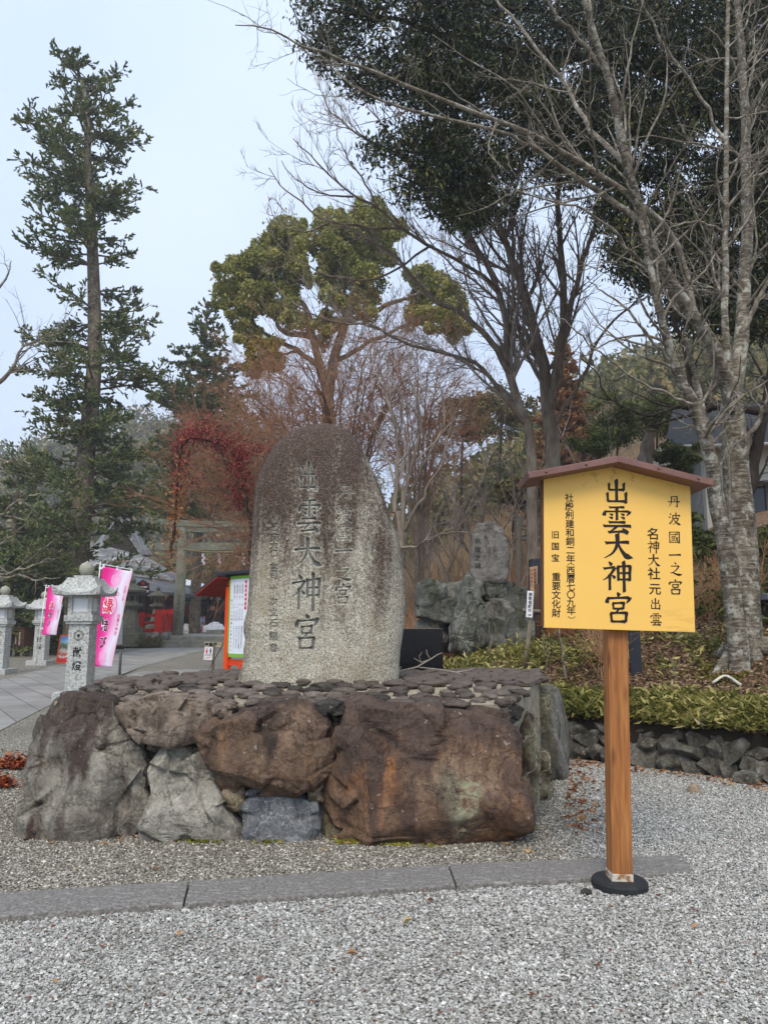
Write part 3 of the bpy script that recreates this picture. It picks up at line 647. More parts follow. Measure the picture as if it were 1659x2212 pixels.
# ---------------------------------------------------------------- black plaque and fallen branch on the platform
pq = thing('stone_plaque', 'polished black square stone plaque on the platform beside the tall carved monument', 'plaque', tuple(P(910, 1440, 7.75)*[1, 1, 0]+np.array([0, 0, .93])))
pol = NB('polished black granite'); pm = pol.out(pol.ramp(pol.noise(120, 2), [(.4, (.006, .006, .007, 1)), (.7, (.014, .014, .016, 1))]), .14, spec=.22)
w = px2m(92, 7.7)
MB().bx(-w/2-.08, w/2, -.045, .045, 0.02, px2m(100, 7.7)).build('slab', pm, pq, bevel=.004)
MB().bx(-w/2-.14, w/2+.04, -.12, .12, -.05, .02).build('base', flat('plaque base', srgb(96, 94, 90), .9), pq, bevel=.006)
def twigs(mb, pts, r0, r1, n=5): mb.tube(pts, list(np.linspace(r0, r1, len(pts))), n)
mb = MB(); q = lambda x, y, Y=7.15: tuple(P(x, y, Y))
twigs(mb, [q(868, 1449), q(900, 1441), q(930, 1424), q(945, 1414), q(956, 1410)], .008, .003)
twigs(mb, [q(868, 1449), q(862, 1450, 7.0), q(866, 1440)], .007, .002)
twigs(mb, [q(930, 1424), q(910, 1431), q(893, 1421)], .006, .002); twigs(mb, [q(930, 1424), q(922, 1412), q(921, 1403)], .005, .002)
twigs(mb, [q(910, 1431), q(905, 1418), q(912, 1408)], .004, .0015)
twigs(mb, [q(900, 1441), q(950, 1446, 7.0), q(985, 1452, 6.9), q(1003, 1460, 6.9)], .006, .002); twigs(mb, [q(985, 1452, 6.9), q(1008, 1448, 7.0), q(1028, 1442, 7.0)], .004, .0015)
tag(mb.build('fallen_branch', flat('pale dead twig', srgb(172, 164, 150), .9, .3, 30), smooth=True), 'pale bare fallen branch lying on the platform in front of the black plaque', 'branch')

# ---------------------------------------------------------------- kerb of flat slabs between the two gravels
def kerbpt(px, py): return G(px, py, .034)
ktop = NB('kerb granite'); kn = ktop.noise(60, 4, .7)
kc = ktop.ramp(kn, [(.35, srgb(86, 84, 81)), (.55, srgb(124, 121, 116)), (.75, srgb(162, 158, 152))])
kfl = ktop.ramp(ktop.noise(26, 4, .6, ktop.mapv((.5, 1.5, 1))), [(.56, 0.), (.64, .6)])
km = ktop.out(ktop.mix(kfl, kc, srgb(158, 156, 154)), .85, ktop.bump(ktop.noise(50, 6, .7), .4, .005))
fr = [kerbpt(0-160, 1990), kerbpt(398, 1950), kerbpt(985, 1910), kerbpt(1315, 1893), kerbpt(1500, 1872)]
bk_ = [kerbpt(-160, 1938), kerbpt(410, 1902), kerbpt(968, 1866), kerbpt(1310, 1853), kerbpt(1475, 1838)]
fr.insert(0, fr[0]+(fr[0]-fr[1])*1.0); bk_.insert(0, bk_[0]+(bk_[0]-bk_[1])*1.0)
for i in range(5):
    a, b2, c, d = fr[i].copy(), fr[i+1].copy(), bk_[i+1].copy(), bk_[i].copy()
    t = (b2-a)/np.linalg.norm(b2-a)*.004; a += t; d += t; b2 -= t; c -= t
    tops = [.036, .036, .034, .034, .031]; zt = [tops[i]]*4
    if i == 4: zt = [.031, .014, .014, .031]
    vv_ = [(a[0], a[1], zt[0]), (b2[0], b2[1], zt[1]), (c[0], c[1], zt[2]), (d[0], d[1], zt[3])]
    mb = MB(); mb.add([(x, y, -.1) for x, y, _ in vv_]+vv_, [(3, 2, 1, 0), (4, 5, 6, 7), (0, 1, 5, 4), (1, 2, 6, 5), (2, 3, 7, 6), (3, 0, 4, 7)])
    tag(mb.build('kerb', km, bevel=.008), kind='structure')

# ---------------------------------------------------------------- yellow notice sign
SB = G(1337, 1897, .05); SB[2] = 0.0
sign = thing('notice_sign', 'yellow roofed notice board with black characters on a square wooden post in the gravel', 'sign', tuple(SB))
sign.rotation_euler = (0, R(1.75), 0)
ct, snn = cos(R(1.75)), sin(R(1.75))
def SL(px, py, dy):
    p = P(px, py, SB[1]+dy)-SB; return np.array([p[0]*ct-p[2]*snn, p[2]*ct+p[0]*snn])
b = NB('post wood'); gr = b.noise(3, 6, .6, b.mapv((14, 14, .7)), 1.2); gr2 = b.noise(1.6, 4, .6, b.mapv((4, 4, .9)))
wc = b.ramp(gr, [(.3, srgb(126, 76, 36)), (.5, srgb(160, 104, 56)), (.7, srgb(182, 126, 72))])
wc = b.mix(b.ramp(gr2, [(.48, 0.), (.7, .55)]), wc, srgb(112, 74, 44))
kn = b.vor(2.2, vec=b.mapv((4, 4, 1.0))); wc = b.mix(b.ramp(kn, [(.05, .8), (.16, 0.)]), wc, srgb(92, 56, 30))
pwm = b.out(wc, .6, b.bump(gr, .25, .004), spec=.35)
ydy = -.105
TLc, TRc, BRc, BLc = SL(1172, 1035, ydy), SL(1492, 1048, ydy), SL(1499, 1366, ydy), SL(1177, 1356, ydy); PK = SL(1337, 988, ydy)
x0b, x1b, z0b, z1b = (TLc[0]+BLc[0])/2, (TRc[0]+BRc[0])/2, (BLc[1]+BRc[1])/2, (TLc[1]+TRc[1])/2
zpk = PK[1]; xm = (x0b+x1b)/2
hw = .056
MB().bx(xm*0-hw-.0, hw, -hw, hw, .05, zpk-.10).build('post', pwm, sign, bevel=.004)
b = NB('post foot paint'); MB().bx(-hw-.003, hw+.003, -hw-.003, hw+.003, .046, .088).build('post_shoe', b.out(b.ramp(b.noise(30, 4), [(.42, srgb(150, 110, 72)), (.55, srgb(196, 190, 178))]), .8), sign, bevel=.004)
fb = MB(); fb.lathe([(.145, .0), (.150, .01), (.150, .035), (.142, .047), (.09, .05), (.0, .05)], 40)
fb.build('foot_disc', flat('black rubber', srgb(40, 42, 44), .75, .35, 20, .3), sign, smooth=False)
b = NB('yellow board paint'); yc = b.mix(b.ramp(b.noise(1.6, 5, .6), [(.35, 0.), (.7, .35)]), srgb(243, 196, 100), srgb(236, 184, 88))
sm = b.noise(2.0, 6, .7, b.mapv((1.2, 1, 9), loc=(2, 0, 5))); zc, xc = b.sep()[2], b.sep()[0]
sf_ = b.math('MULTIPLY', b.ramp(sm, [(.52, 0.), (.66, .6)]), b.math('MULTIPLY', b.maprange(zc, z0b+.16, z0b+.05), b.maprange(xc, x1b-.24, x1b-.08)))
yc = b.mix(sf_, yc, srgb(176, 132, 62))
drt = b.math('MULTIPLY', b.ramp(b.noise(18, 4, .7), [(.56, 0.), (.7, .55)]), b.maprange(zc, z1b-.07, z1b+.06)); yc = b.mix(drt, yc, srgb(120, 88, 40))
ym = b.out(yc, .45, spec=.35)
mb = MB(); mb.prism([(x0b, ydy, z0b), (x1b, ydy, z0b), (x1b, ydy, z1b+.01), (xm, ydy, zpk-.012), (x0b, ydy, z1b+.01)], (0, 0, 0), (0, .034, 0))
board = mb.build('board', ym, sign, bevel=.002)
MB().bx(x0b-.012, x0b-.001, ydy+.006, ydy+.045, z0b+.01, z1b+.005).build('board_edge', flat('board edge', srgb(92, 62, 44), .8), sign)
for q_ in (z0b+.1, z1b-.2): MB().bx(xm-.3, xm+.3, ydy+.0345, -hw-.001, q_, q_+.07).build('batten', pwm, sign)
# copper ridge cap
b = NB('copper'); cn = b.noise(3, 6, .6); cpm = b.out(b.mix(b.ramp(b.noise(1.4, 5, .6, b.mapv((2, 1, 1))), [(.4, 0.), (.68, .8)]), b.ramp(cn, [(.3, srgb(112, 80, 72)), (.6, srgb(142, 103, 93)), (.8, srgb(162, 124, 113))]), srgb(104, 78, 76)), .5, metal=.25, spec=.4)
eL, eR, pk = SL(1140, 1020, ydy-.13), SL(1541, 1036, ydy-.13), SL(1336, 984, ydy-.13)
yA, yB = ydy-.13, ydy+.20
mb = MB()
for e in (eL, eR):
    d = np.array([e[0]-pk[0], e[1]-pk[1]]); d /= np.linalg.norm(d); nn = np.array([-d[1], d[0]]); nn = nn if nn[1] > 0 else -nn; tk = .036
    a0 = pk-np.array([0, 0]); q_ = [a0, e, e-nn*tk, a0-np.array([0, tk*1.05])]
    mb.prism([(p[0], yA, p[1]) for p in q_], (0, 0, 0), (0, yB-yA, 0))
roof = mb.build('roof', cpm, sign, bevel=.003)
for e, ts in ((eL, (.36, .8)), (eR, (.42, .84))):
    for t in ts:
        p = pk+(e-pk)*t; mb = MB(); mb.lathe([(.0075, 0), (.006, .004), (.002, .006)], 10)
        o = mb.build('rivet', flat('rivet', srgb(110, 84, 78), .4, metal=.5), roof, (p[0], yA-.001, p[1]-.018), True); o.rotation_euler = (pi/2, 0, 0)
blk = flat('lettering black', srgb(30, 24, 24), .55, .15)
def sgl(px, py): p = SL(px, py, ydy); return p[0], p[1]
kx = px2m(1, SB[1])
itc = []; its = []; itc.append(its)
for ch, x, y, h, a in [('出', 1331, 1063, 58, 1.03), ('雲', 1332, 1123, 60, 1.12), ('大', 1334, 1181, 56, 1.12), ('神', 1333, 1245, 64, 1.02), ('宮', 1335, 1313, 62, .95)]: its.append((ch,)+sgl(x, y)+(h*kx, 1.28, a))
its = []; itc.append(its)
for ch, x, y, h in [('丹', 1455, 1084, 27), ('波', 1456, 1121, 27), ('國', 1456, 1161, 26), ('一', 1457, 1199, 26), ('之', 1458, 1229, 28), ('宮', 1458, 1268, 31)]: its.append((ch,)+sgl(x, y)+(h*kx, 1.15, 1.0))
def coltxt(txt, xa, ya, xb, yb, h, off=0):
    n_ = len(txt); its = []; itc.append(its)
    for i, ch in enumerate(txt):
        t = i/(n_-1)
        if ch not in ' 　': its.append((ch,)+sgl(xa+(xb-xa)*t, ya+(yb-ya)*t)+(h*kx, (1.1 if ch in BR else False), 1.0))
coltxt('名神大社', 1410, 1153, 1412, 1239, 27); coltxt('元出雲', 1414, 1272, 1416, 1338, 26)
coltxt('社殿創建和銅二年', 1229, 1075, 1232, 1207, 19)
coltxt('西暦七〇九年', 1232, 1232, 1233, 1319, 19)
coltxt('旧国宝', 1199, 1155, 1199, 1205, 17.5); coltxt('重要文化財', 1201, 1246, 1201, 1324, 19)
for k_, its in enumerate(itc):
    if k_ != 5: lettering(its, .014).build('lettering', blk, board, (0, ydy-.0012, 0))
lm = lettering(itc[5], .014)
for (px, py, up) in ((1232, 1219, 1), (1234, 1334, -1)):                       # vertical brackets
    x, zc_ = sgl(px, py); rr = 9*kx; th_ = np.linspace(R(35), R(145), 10)*1.0; V = []
    for t in th_: 
        for q2 in (rr+.0016, rr-.0016): V.append((x+q2*cos(t), 0, zc_+up*(q2*sin(t)-rr*.85)))
    lm.add(V, [(2*i, 2*i+1, 2*i+3, 2*i+2) for i in range(9)])
lm.build('lettering', blk, board, (0, ydy-.0012, 0))

# ================================================================ shrine precinct on the left
def GG(px, py):
    z = 0.
    for _ in range(12):
        p = G(px, py, z); z = float(gz(p[0], p[1]))
    return np.array([p[0], p[1], z])
# paved path
b = NB('paving'); rz_ = R(-27)
pv = b.t.nodes.new('ShaderNodeTexBrick'); b.put(pv.inputs['Vector'], b.mapv((1, 1, 1), (0, 0, R(57))))
pv.inputs['Color1'].default_value = srgb(152, 150, 145); pv.inputs['Color2'].default_value = srgb(132, 131, 126); pv.inputs['Mortar'].default_value = srgb(96, 96, 95)
pv.inputs['Scale'].default_value = 1; pv.inputs['Mortar Size'].default_value = .014; pv.inputs['Brick Width'].default_value = 1.2; pv.inputs['Row Height'].default_value = .55
pvm = b.out(b.mix(.7, pv.outputs[0], b.ramp(b.noise(1.1, 6, .65), [(.3, (.72, .72, .72, 1)), (.7, (1.2, 1.2, 1.2, 1))]), 'MULTIPLY'), .75, b.bump(b.noise(60, 4), .2, .004))
def strip(name, A, B, m, dz, kind='structure'):
    A = [GG(*p) for p in A]; B = [GG(*p) for p in B]; V = []
    for a, c in zip(A, B): V += [a+[0, 0, dz], c+[0, 0, dz]]
    mb = MB(); mb.add(V, [(2*i, 2*i+1, 2*i+3, 2*i+2) for i in range(len(A)-1)]); return tag(mb.build(name, m), kind=kind)
strip('path', [(-760, 1800), (-330, 1560), (-120, 1500), (0, 1470), (80, 1449), (160, 1429), (240, 1413), (330, 1399)], [(-760, 2150), (-330, 1760), (-120, 1640), (0, 1580), (95, 1531), (205, 1480), (310, 1440), (460, 1399)], pvm, .010)
strip('path', [(297, 1452), (377, 1447), (470, 1446), (560, 1445)], [(262, 1466), (356, 1461), (470, 1458), (560, 1457)], pvm, .014)

# ---------------------------------------------------------------- granite lanterns
b = NB('speckled granite'); g1 = b.noise(26, 4, .8); g2 = b.noise(2.2, 4)
grm = b.out(b.mix(.5, b.ramp(g1, [(.36, srgb(112, 114, 112)), (.48, srgb(172, 175, 172)), (.6, srgb(204, 206, 202))]), b.ramp(g2, [(.35, (.82, .84, .82, 1)), (.65, (1.05, 1.05, 1.05, 1))]), 'MULTIPLY'), .8, b.bump(g1, .25, .006))
b = NB('mossy granite'); grm2 = b.out(b.mix(b.ramp(b.noise(9, 5), [(.42, 0.), (.66, .7)]), b.ramp(b.noise(60, 3, .8), [(.36, srgb(112, 114, 106)), (.6, srgb(186, 186, 172))]), srgb(142, 142, 112)), .85)
paper = flat('paper pane', srgb(226, 228, 230), .6, .04)
ink = flat('ink', srgb(24, 24, 26), .6, .1)
def square_ring(h, lift, z, n=10):
    pts = []
    for k in range(4):
        for i in range(n):
            u = -1+2*i/n; l = abs(u)**3*lift
            x, y = [(u, -1), (1, u), (-u, 1), (-1, -u)][k]; pts.append((x*h*(1+.04*l/.2), y*h*(1+.04*l/.2), z+l))
    return pts
def emblem_mesh(mb, cx, cz, r, y=0, petals=True, ring=.12):
    def hexr(ro, ri):
        V = []
        for k in range(6):
            a = pi/2+k*pi/3; V += [(cx+ro*cos(a), y, cz+ro*sin(a)), (cx+ri*cos(a), y, cz+ri*sin(a))]
        mb.add(V, [(2*k, (2*k+2) % 12, (2*k+3) % 12, 2*k+1) for k in range(6)])
    hexr(r, r*(1-ring)); hexr(r*.78, r*(.78-ring*.8))
    if petals:
        for k in range(6):
            a = pi/2+k*pi/3; c_, s_ = cos(a), sin(a); V = [(cx, y, cz)]
            for t, w_ in ((.16, .13), (.34, .2), (.46, .14), (.44, 0), (.46, -.14), (.34, -.2), (.16, -.13)):
                V.append((cx+r*petals*(t*c_-w_*s_*.8), y, cz+r*petals*(t*s_+w_*c_*.8)))
            mb.add(V, [tuple(range(8))])
def make_lantern():
    r = thing('stone_lantern', 'x', 'lantern')
    MB().bx(-.39, .39, -.39, .39, -.05, .17).build('base', grm, r, bevel=.012)
    mb = MB(); mb.add([(sx*(.215-.007*k), sy*(.215-.007*k), .17+k*1.34) for k in (0, 1) for sx, sy in ((-1,-1),(1,-1),(1,1),(-1,1))], [(3,2,1,0),(4,5,6,7),(0,1,5,4),(1,2,6,5),(2,3,7,6),(3,0,4,7)])
    sh = mb.build('shaft', grm, r, bevel=.008)
    lm = lettering([('献', 0, .96, .2, False), ('燈', 0, .68, .2, False)], .02); lm.build('lettering', ink, sh, (0, -.2135, 0))
    em = MB(); emblem_mesh(em, 0, 1.28, .115, 0, .62, .1); em.build('emblem', ink, sh, (0, -.2115, 0))
    MB().bx(-.26, .26, -.26, .26, 1.51, 1.56).bx(-.29, .29, -.29, .29, 1.563, 1.69).build('collar', grm, r, bevel=.01)
    mb = MB()
    for sx in (-1, 1):
        for sy in (-1, 1): mb.box((sx*.2, sy*.2, 1.885), (.085, .085, .39))
    for sx, sy in ((0, -1), (0, 1), (1, 0), (-1, 0)):
        d = (.315, .07) if sx == 0 else (.07, .315)
        mb.box((sx*.2, sy*.2, 1.725), d+(.07,)); mb.box((sx*.2, sy*.2, 2.055), d+(.05,))
    fb = mb.build('fire_box', grm, r, bevel=.004)
    for sx, sy in ((0, -1), (0, 1), (1, 0), (-1, 0)):
        mb = MB(); d = (.312, .02, .27) if sx == 0 else (.02, .312, .27); mb.box((sx*.19, sy*.19, 1.895), d); mb.build('pane', paper, fb)
    rings = [square_ring(.475, .03, 2.085), square_ring(.485, .17, 2.14)]
    for t in (.2, .4, .6, .8, 1.0):
        rings.append(square_ring(.485+(.275-.485)*t, .17*(1-t)**1.6, 2.14+.31*(t**1.7)))
    n = 40; V = [p for rg in rings for p in rg]
    F = [(i*n+k, i*n+(k+1) % n, (i+1)*n+(k+1) % n, (i+1)*n+k) for i in range(len(rings)-1) for k in range(n)]
    F += [tuple(range(n-1, -1, -1)), tuple((len(rings)-1)*n+k for k in range(n))]
    MB().add(V, F).build('cap', grm, r, bevel=.004)
    mb = MB(); mb.bx(-.19, .19, -.19, .19, 2.451, 2.50)
    mb.build('neck', grm, r, bevel=.008)
    prof = [(.06, 2.50), (.11, 2.53), (.148, 2.60), (.153, 2.66), (.135, 2.72), (.09, 2.765), (.04, 2.785), (.012, 2.81), (0, 2.815)]
    MB().lathe(prof, 28).build('finial', grm2, r, smooth=True)
    return r
L1 = make_lantern(); p = GG(171, 1511); L1.location = tuple(p)
L1['label'] = 'nearest and largest pale granite lantern, standing right behind the boulder platform'; L1['group'] = 'granite lanterns along the path'
for (px, py, lab) in ((-2, 1456, 'pale granite lantern cut off by the left picture edge'), (88, 1436, 'farthest pale granite lantern, half hidden behind the smaller pink banner')):
    c = copy_tree(L1); c.location = tuple(GG(px, py)); c['label'] = lab
# ---------------------------------------------------------------- banners
b = NB('banner cloth'); u = b.attr('u'); v = b.attr('v')
f = b.math('ADD', u, b.math('MULTIPLY', b.math('SINE', b.math('MULTIPLY', v, 9.0)), .10))
clothm = b.out(b.ramp(f, [(.22, srgb(234, 32, 142)), (.42, srgb(238, 80, 170)), (.66, srgb(238, 190, 226)), (.85, srgb(226, 228, 246)), (1, srgb(236, 200, 222))]), .7)
whitep = flat('white plastic', srgb(232, 234, 236), .45, .04); redp = flat('red print', srgb(222, 30, 70), .6, .08); pinkp = flat('pale pink print', srgb(250, 176, 220), .6, .05); whitepr = flat('white print', srgb(246, 240, 246), .6, .03); rosep = flat('rose print', srgb(232, 80, 130), .6, .05)
def banner(TL, TR, BR_, BL_, top, base, loc, lab):
    r = thing('banner', lab, 'banner', tuple(loc), 0, 'pink vertical banners beside the path'); L = np.array(loc)
    TL, TR, BR_, BL_ = [np.array(q)-L for q in (TL, TR, BR_, BL_)]
    def mp(u, v, d=0.):
        p = (TL*(1-u)+TR*u)*(1-v)+(BL_*(1-u)+BR_*u)*v
        return p+np.array([0, -d+.035*sin(u*5+v*3.2)*(.3+v)+.02*sin(v*11+u*2), 0])
    nu, nv = 14, 44; V = []; U = []; Vv = []
    for j in range(nv+1):
        for i in range(nu+1): V.append(mp(i/nu, j/nv)); U.append(i/nu); Vv.append(j/nv)
    F = [(j*(nu+1)+i, (j+1)*(nu+1)+i, (j+1)*(nu+1)+i+1, j*(nu+1)+i+1) for j in range(nv) for i in range(nu)]
    me = npmesh('cloth', np.array(V), np.array(F), True)
    for nm, a in (('u', U), ('v', Vv)): at = me.attributes.new(nm, 'FLOAT', 'POINT'); at.data.foreach_set('value', np.array(a, np.float32))
    cl = link('cloth', me, clothm, r)
    so = cl.modifiers.new('solid', 'SOLIDIFY'); so.thickness = .003; so.offset = 0
    h = np.linalg.norm(BL_-TL); w = np.linalg.norm(TR-TL)*.94
    def text(name, items, m, off, d, outl=None):
        mb = MB()
        for ch, u0, v0, s in items:
            V, Fc = glyph(ch, off)
            mb.add([mp(u0+x*s*.92/w, v0-y*s/h, d) for x, y in V], Fc)
        mb.build(name, m, cl)
    def art(name, fn, m, d):
        mb = MB(); fn(mb); mb.V = [tuple(mp(x/w, v_, d)) for x, _, v_ in [(q[0], 0, -q[2]/h) for q in mb.V]]; mb.build(name, m, cl)
    s = h/2.5
    big = [('縁', .40, .385, .42*s)]; mid = [('結', .36, .585, .32*s), ('び', .38, .755, .32*s)]
    art('ring', lambda mb: mb.add([(w*.44+rr*cos(a), 0, -h*.385+rr*sin(a)) for a in np.linspace(R(120), R(430), 49) for rr in (.285*s, .265*s)], [(2*i, 2*i+2, 2*i+3, 2*i+1) for i in range(48)]), rosep, .004)
    art('knot', lambda mb: [mb.add([(w*.62+sg*.05*s+rr*1.3*cos(a), 0, -h*.255+rr*.9*sin(a)) for a in np.linspace(0, 2*pi, 21) for rr in (.05*s, .036*s)], [(2*i, 2*i+2, 2*i+3, 2*i+1) for i in range(20)]) for sg in (-1.1, 1.1)], rosep, .004)
    text('lettering', big, whitepr, .06, .005); text('lettering', big, redp, .012, .008)
    text('lettering', mid, whitepr, .05, .005); text('lettering', mid, ink, .018, .008)
    text('lettering', [(c_, .86, .47+i*.045, .105*s) for i, c_ in enumerate('出雲大神宮')], redp, .01, .005)
    text('lettering', [(c_, .90, .17+i*.026, .062*s) for i, c_ in enumerate('丹波國一之宮')], redp, .01, .005)
    art('emblem', lambda mb: emblem_mesh(mb, w*.52, -h*.115, .175*s, 0, True, .16), pinkp, .004)
    art('emblem', lambda mb: emblem_mesh(mb, w*.50, -h*.90, .175*s, 0, True, .16), pinkp, .004)
    top = np.array(top)-L; base = np.array(base)-L
    MB().tube([base-np.array([0, 0, .1]), top], [.018, .014], 10).build('pole', whitep, r, smooth=True)
    bar0 = TL+(TL-TR)*.22+np.array([0, 0, .05*s]); bar1 = TR+np.array([0, 0, .05*s])+(TR-TL)*.02
    MB().tube([bar0, bar1], .009, 8).build('crossbar', whitep, r, smooth=True)
    for u0 in (.06, .5, .96):
        q_ = mp(u0, 0); mb = MB(); mb.box(q_+[0, 0, .02*s], (.05*s, .02, .10*s)); mb.build('loop', whitep, r)
    for v0 in (.02, .25, .45, .65, .88):
        q_ = mp(0, v0); t = (top-base)*((q_[2]-base[2])/(top[2]-base[2]))+base; mb = MB(); mb.box((q_+t)/2, (abs(q_[0]-t[0])+.05*s, .02, .05*s)); mb.build('loop', whitep, r)
    return r
Yb = 18.6
banner(P(221, 1223, Yb), P(287, 1235, Yb-.35), P(240, 1443, Yb-.45), P(201, 1438, Yb), P(218, 1213, Yb), P(193, 1482, Yb), GG(193, 1480), 'larger pink and white banner on a leaning white pole behind the nearest lantern')
Yb = GG(77, 1442)[1]
bn = banner(P(104, 1267, Yb), P(142, 1270, Yb-.5), P(121, 1372, Yb-.5), P(92, 1371, Yb), P(101, 1263, Yb), P(77, 1442, Yb), GG(77, 1442), 'smaller pink and white banner in front of the farthest granite lantern')
# steel post
p = GG(258, 1474); mb = MB(); mb.lathe([(.037, -.05), (.037, .80), (.030, .815), (0, .817)], 14)
tag(mb.build('bollard', flat('grey steel', srgb(108, 112, 112), .45, .12, 20, metal=.3), None, tuple(p), True), 'slim grey metal post at the edge of the paved path', 'post')
# ---------------------------------------------------------------- A-frame posters
b = NB('poster print'); gz_ = b.sep(b.tc.outputs['Generated'])[2]; nn = b.noise(7, 3)
pic = b.ramp(b.math('ADD', gz_, b.math('MULTIPLY', b.math('SUBTRACT', nn, .5), .35)), [(0, srgb(206, 32, 50)), (.14, srgb(222, 60, 60)), (.17, srgb(236, 226, 214)), (.26, srgb(196, 84, 60)), (.42, srgb(206, 200, 190)), (.55, srgb(96, 92, 84)), (.66, srgb(106, 138, 84)), (.78, srgb(150, 196, 226)), (1, srgb(70, 136, 206))])
picm = b.out(pic, .35)
oram = flat('orange paint', srgb(222, 92, 30), .5, .1); woodm = flat('brown stained wood', srgb(84, 60, 46), .75, .3, 9, .4); oldw = flat('weathered wood', srgb(124, 114, 98), .9, .25, 14, .6)
def poster(loc, w, h, rz, frame, lab):
    r = thing('poster_stand', lab, 'poster stand', tuple(loc), rz, 'poster boards standing on the ground')
    t = Matrix.Rotation(R(-9), 3, 'X')
    mb = MB(); f = .07*w
    for q, d in (((-w/2+f/2, 0, h/2), (f, .03, h)), ((w/2-f/2, 0, h/2), (f, .03, h)), ((0, 0, f/2), (w-2*f, .03, f)), ((0, 0, h-f/2), (w-2*f, .03, f))): mb.box(t @ Vector(q), d, t)
    fr = mb.build('frame', frame, r)
    mb = MB(); mb.box(t @ Vector((0, .002, h/2)), (w-2*f, .02, h-2*f), t); sh = mb.build('sheet', picm, r)
    lm = lettering([('縁', .12*w, h*.80, .16*h), ('結', .12*w, h*.66, .14*h), ('び', .12*w, h*.54, .12*h)], .03); lm.V = [tuple(t @ Vector((x, y-.012, z))) for x, y, z in lm.V]; lm.build('lettering', whitepr, sh)
    mb = MB()
    for sx in (-1, 1): mb.tube([(sx*w*.42, .02+h*.155, h*.96), (sx*w*.42, h*.42, 0)], .016, 6)
    mb.build('back_legs', woodm, r)
    return r
poster(GG(142, 1433), .85, 1.12, R(-12), oram, 'orange framed poster stand on the gravel behind the nearest lantern shaft')
# ---------------------------------------------------------------- terrace, steps, low wall
def terr(y): return 1.0+np.clip((y-46.5)/14, 0, 1)*.35
stonem = flat('step granite', srgb(132, 132, 122), .9, .28, 3, .4); darkst = flat('terrace paving', srgb(138, 138, 132), .85, .2, 2)
A, B = P(366, 1374, 46.5), P(600, 1374, 46.5)
mb = MB(); xsr = [P(262, 1360, 46.5)[0]-9, B[0]+4]
mb.add([(xsr[0], 46.6, 1.0), (xsr[1], 46.6, 1.0), (xsr[1]+8, 60.5, 1.35), (xsr[0]-12, 60.5, 1.35), (xsr[1]+12, 95, 1.45), (xsr[0]-30, 95, 1.45), (xsr[0], 46.6, -.2), (xsr[1], 46.6, -.2)], [(0, 1, 2, 3), (3, 2, 4, 5), (6, 7, 1, 0)])
tag(mb.build('terrace', darkst), kind='structure')
st = thing('stone_steps', 'three low grey stone steps leading up from the paved path', 'steps', (float((A[0]+B[0])/2), 46.0, .33))
for i in range(3):
    z1 = .33+.223*(i+1); y0 = 45.2+.42*i
    mb = MB(); mb.bx(A[0]-.35+.12*i, B[0], y0, 46.55, z1-.22 if i else 0, z1); o = mb.build('step', stonem, st, bevel=.02); o.location = (-st.location.x, -st.location.y, -st.location.z)
lw = thing('low_stone_wall', 'low rough stone wall under the red railing beside the steps', 'wall', tuple(P(318, 1400, 45.6)))
rngw = np.random.default_rng(3)
xa, xb = P(240, 1400, 45.6)[0], P(362, 1400, 45.6)[0]
x = xa
while x < xb:
    for z0_ in (.45, .95):
        w_ = rngw.uniform(.32, .5); blob('stone', (x+rngw.uniform(-.1, .1), 45.9+rngw.uniform(-.1, .1), z0_), (w_*.6, .5, .31), RM['wall'], lw, 5000+int(x*100)+int(z0_*50), 3, 7)
    x += .52
# red railing on the wall
redm = flat('vermilion paint', srgb(206, 36, 24), .5, .14, 3); capm = flat('dark cap', srgb(44, 34, 30), .6)
rf = thing('red_railing', 'vermilion wooden railing with dark post caps on the low stone wall', 'railing', tuple(P(344, 1368, 46.3)))
RL = np.array(rf.location)
def bar(name, p, q, w_, h_, m, parent):
    p, q = np.array(p)-RL, np.array(q)-RL; d = q-p; L_ = np.linalg.norm(d); mb = MB(); a = atan2(d[1], d[0])
    mb.box((p+q)/2, (L_, w_, h_), Matrix.Rotation(a, 3, 'Z')); return mb.build(name, m, parent)
def postr(px, pt, pb, Y, w_):
    a, c = P(px, pt, Y), P(px, pb, Y); mb = MB(); mb.bx(-w_/2, w_/2, -w_/2, w_/2, c[2]-a[2], 0); o = mb.build('post', redm, rf, tuple(a-RL), bevel=.01)
    MB().bx(-w_*.6, w_*.6, -w_*.6, w_*.6, .001, .12).build('post_cap', capm, o)
for a in ((285, 1322, 1366, 46.8, .2), (308, 1322, 1366, 46.5, .28), (344, 1316, 1369, 46.2, .36), (356, 1316, 1365, 48, .24), (364, 1316, 1362, 50, .24), (372, 1315, 1360, 52, .3)): postr(*a)
for yy, hh in ((1329, .2), (1345, .16), (1362, .24)):
    bar('rail', P(262, yy, 47), P(340, yy+1, 46.3), .1, hh, redm, rf); bar('rail', P(346, yy+1, 46.4), P(371, yy-3, 52), .1, hh, redm, rf)
bar('panel', P(347, 1352, 46.5), P(371, 1346, 52), .06, .95, redm, rf)
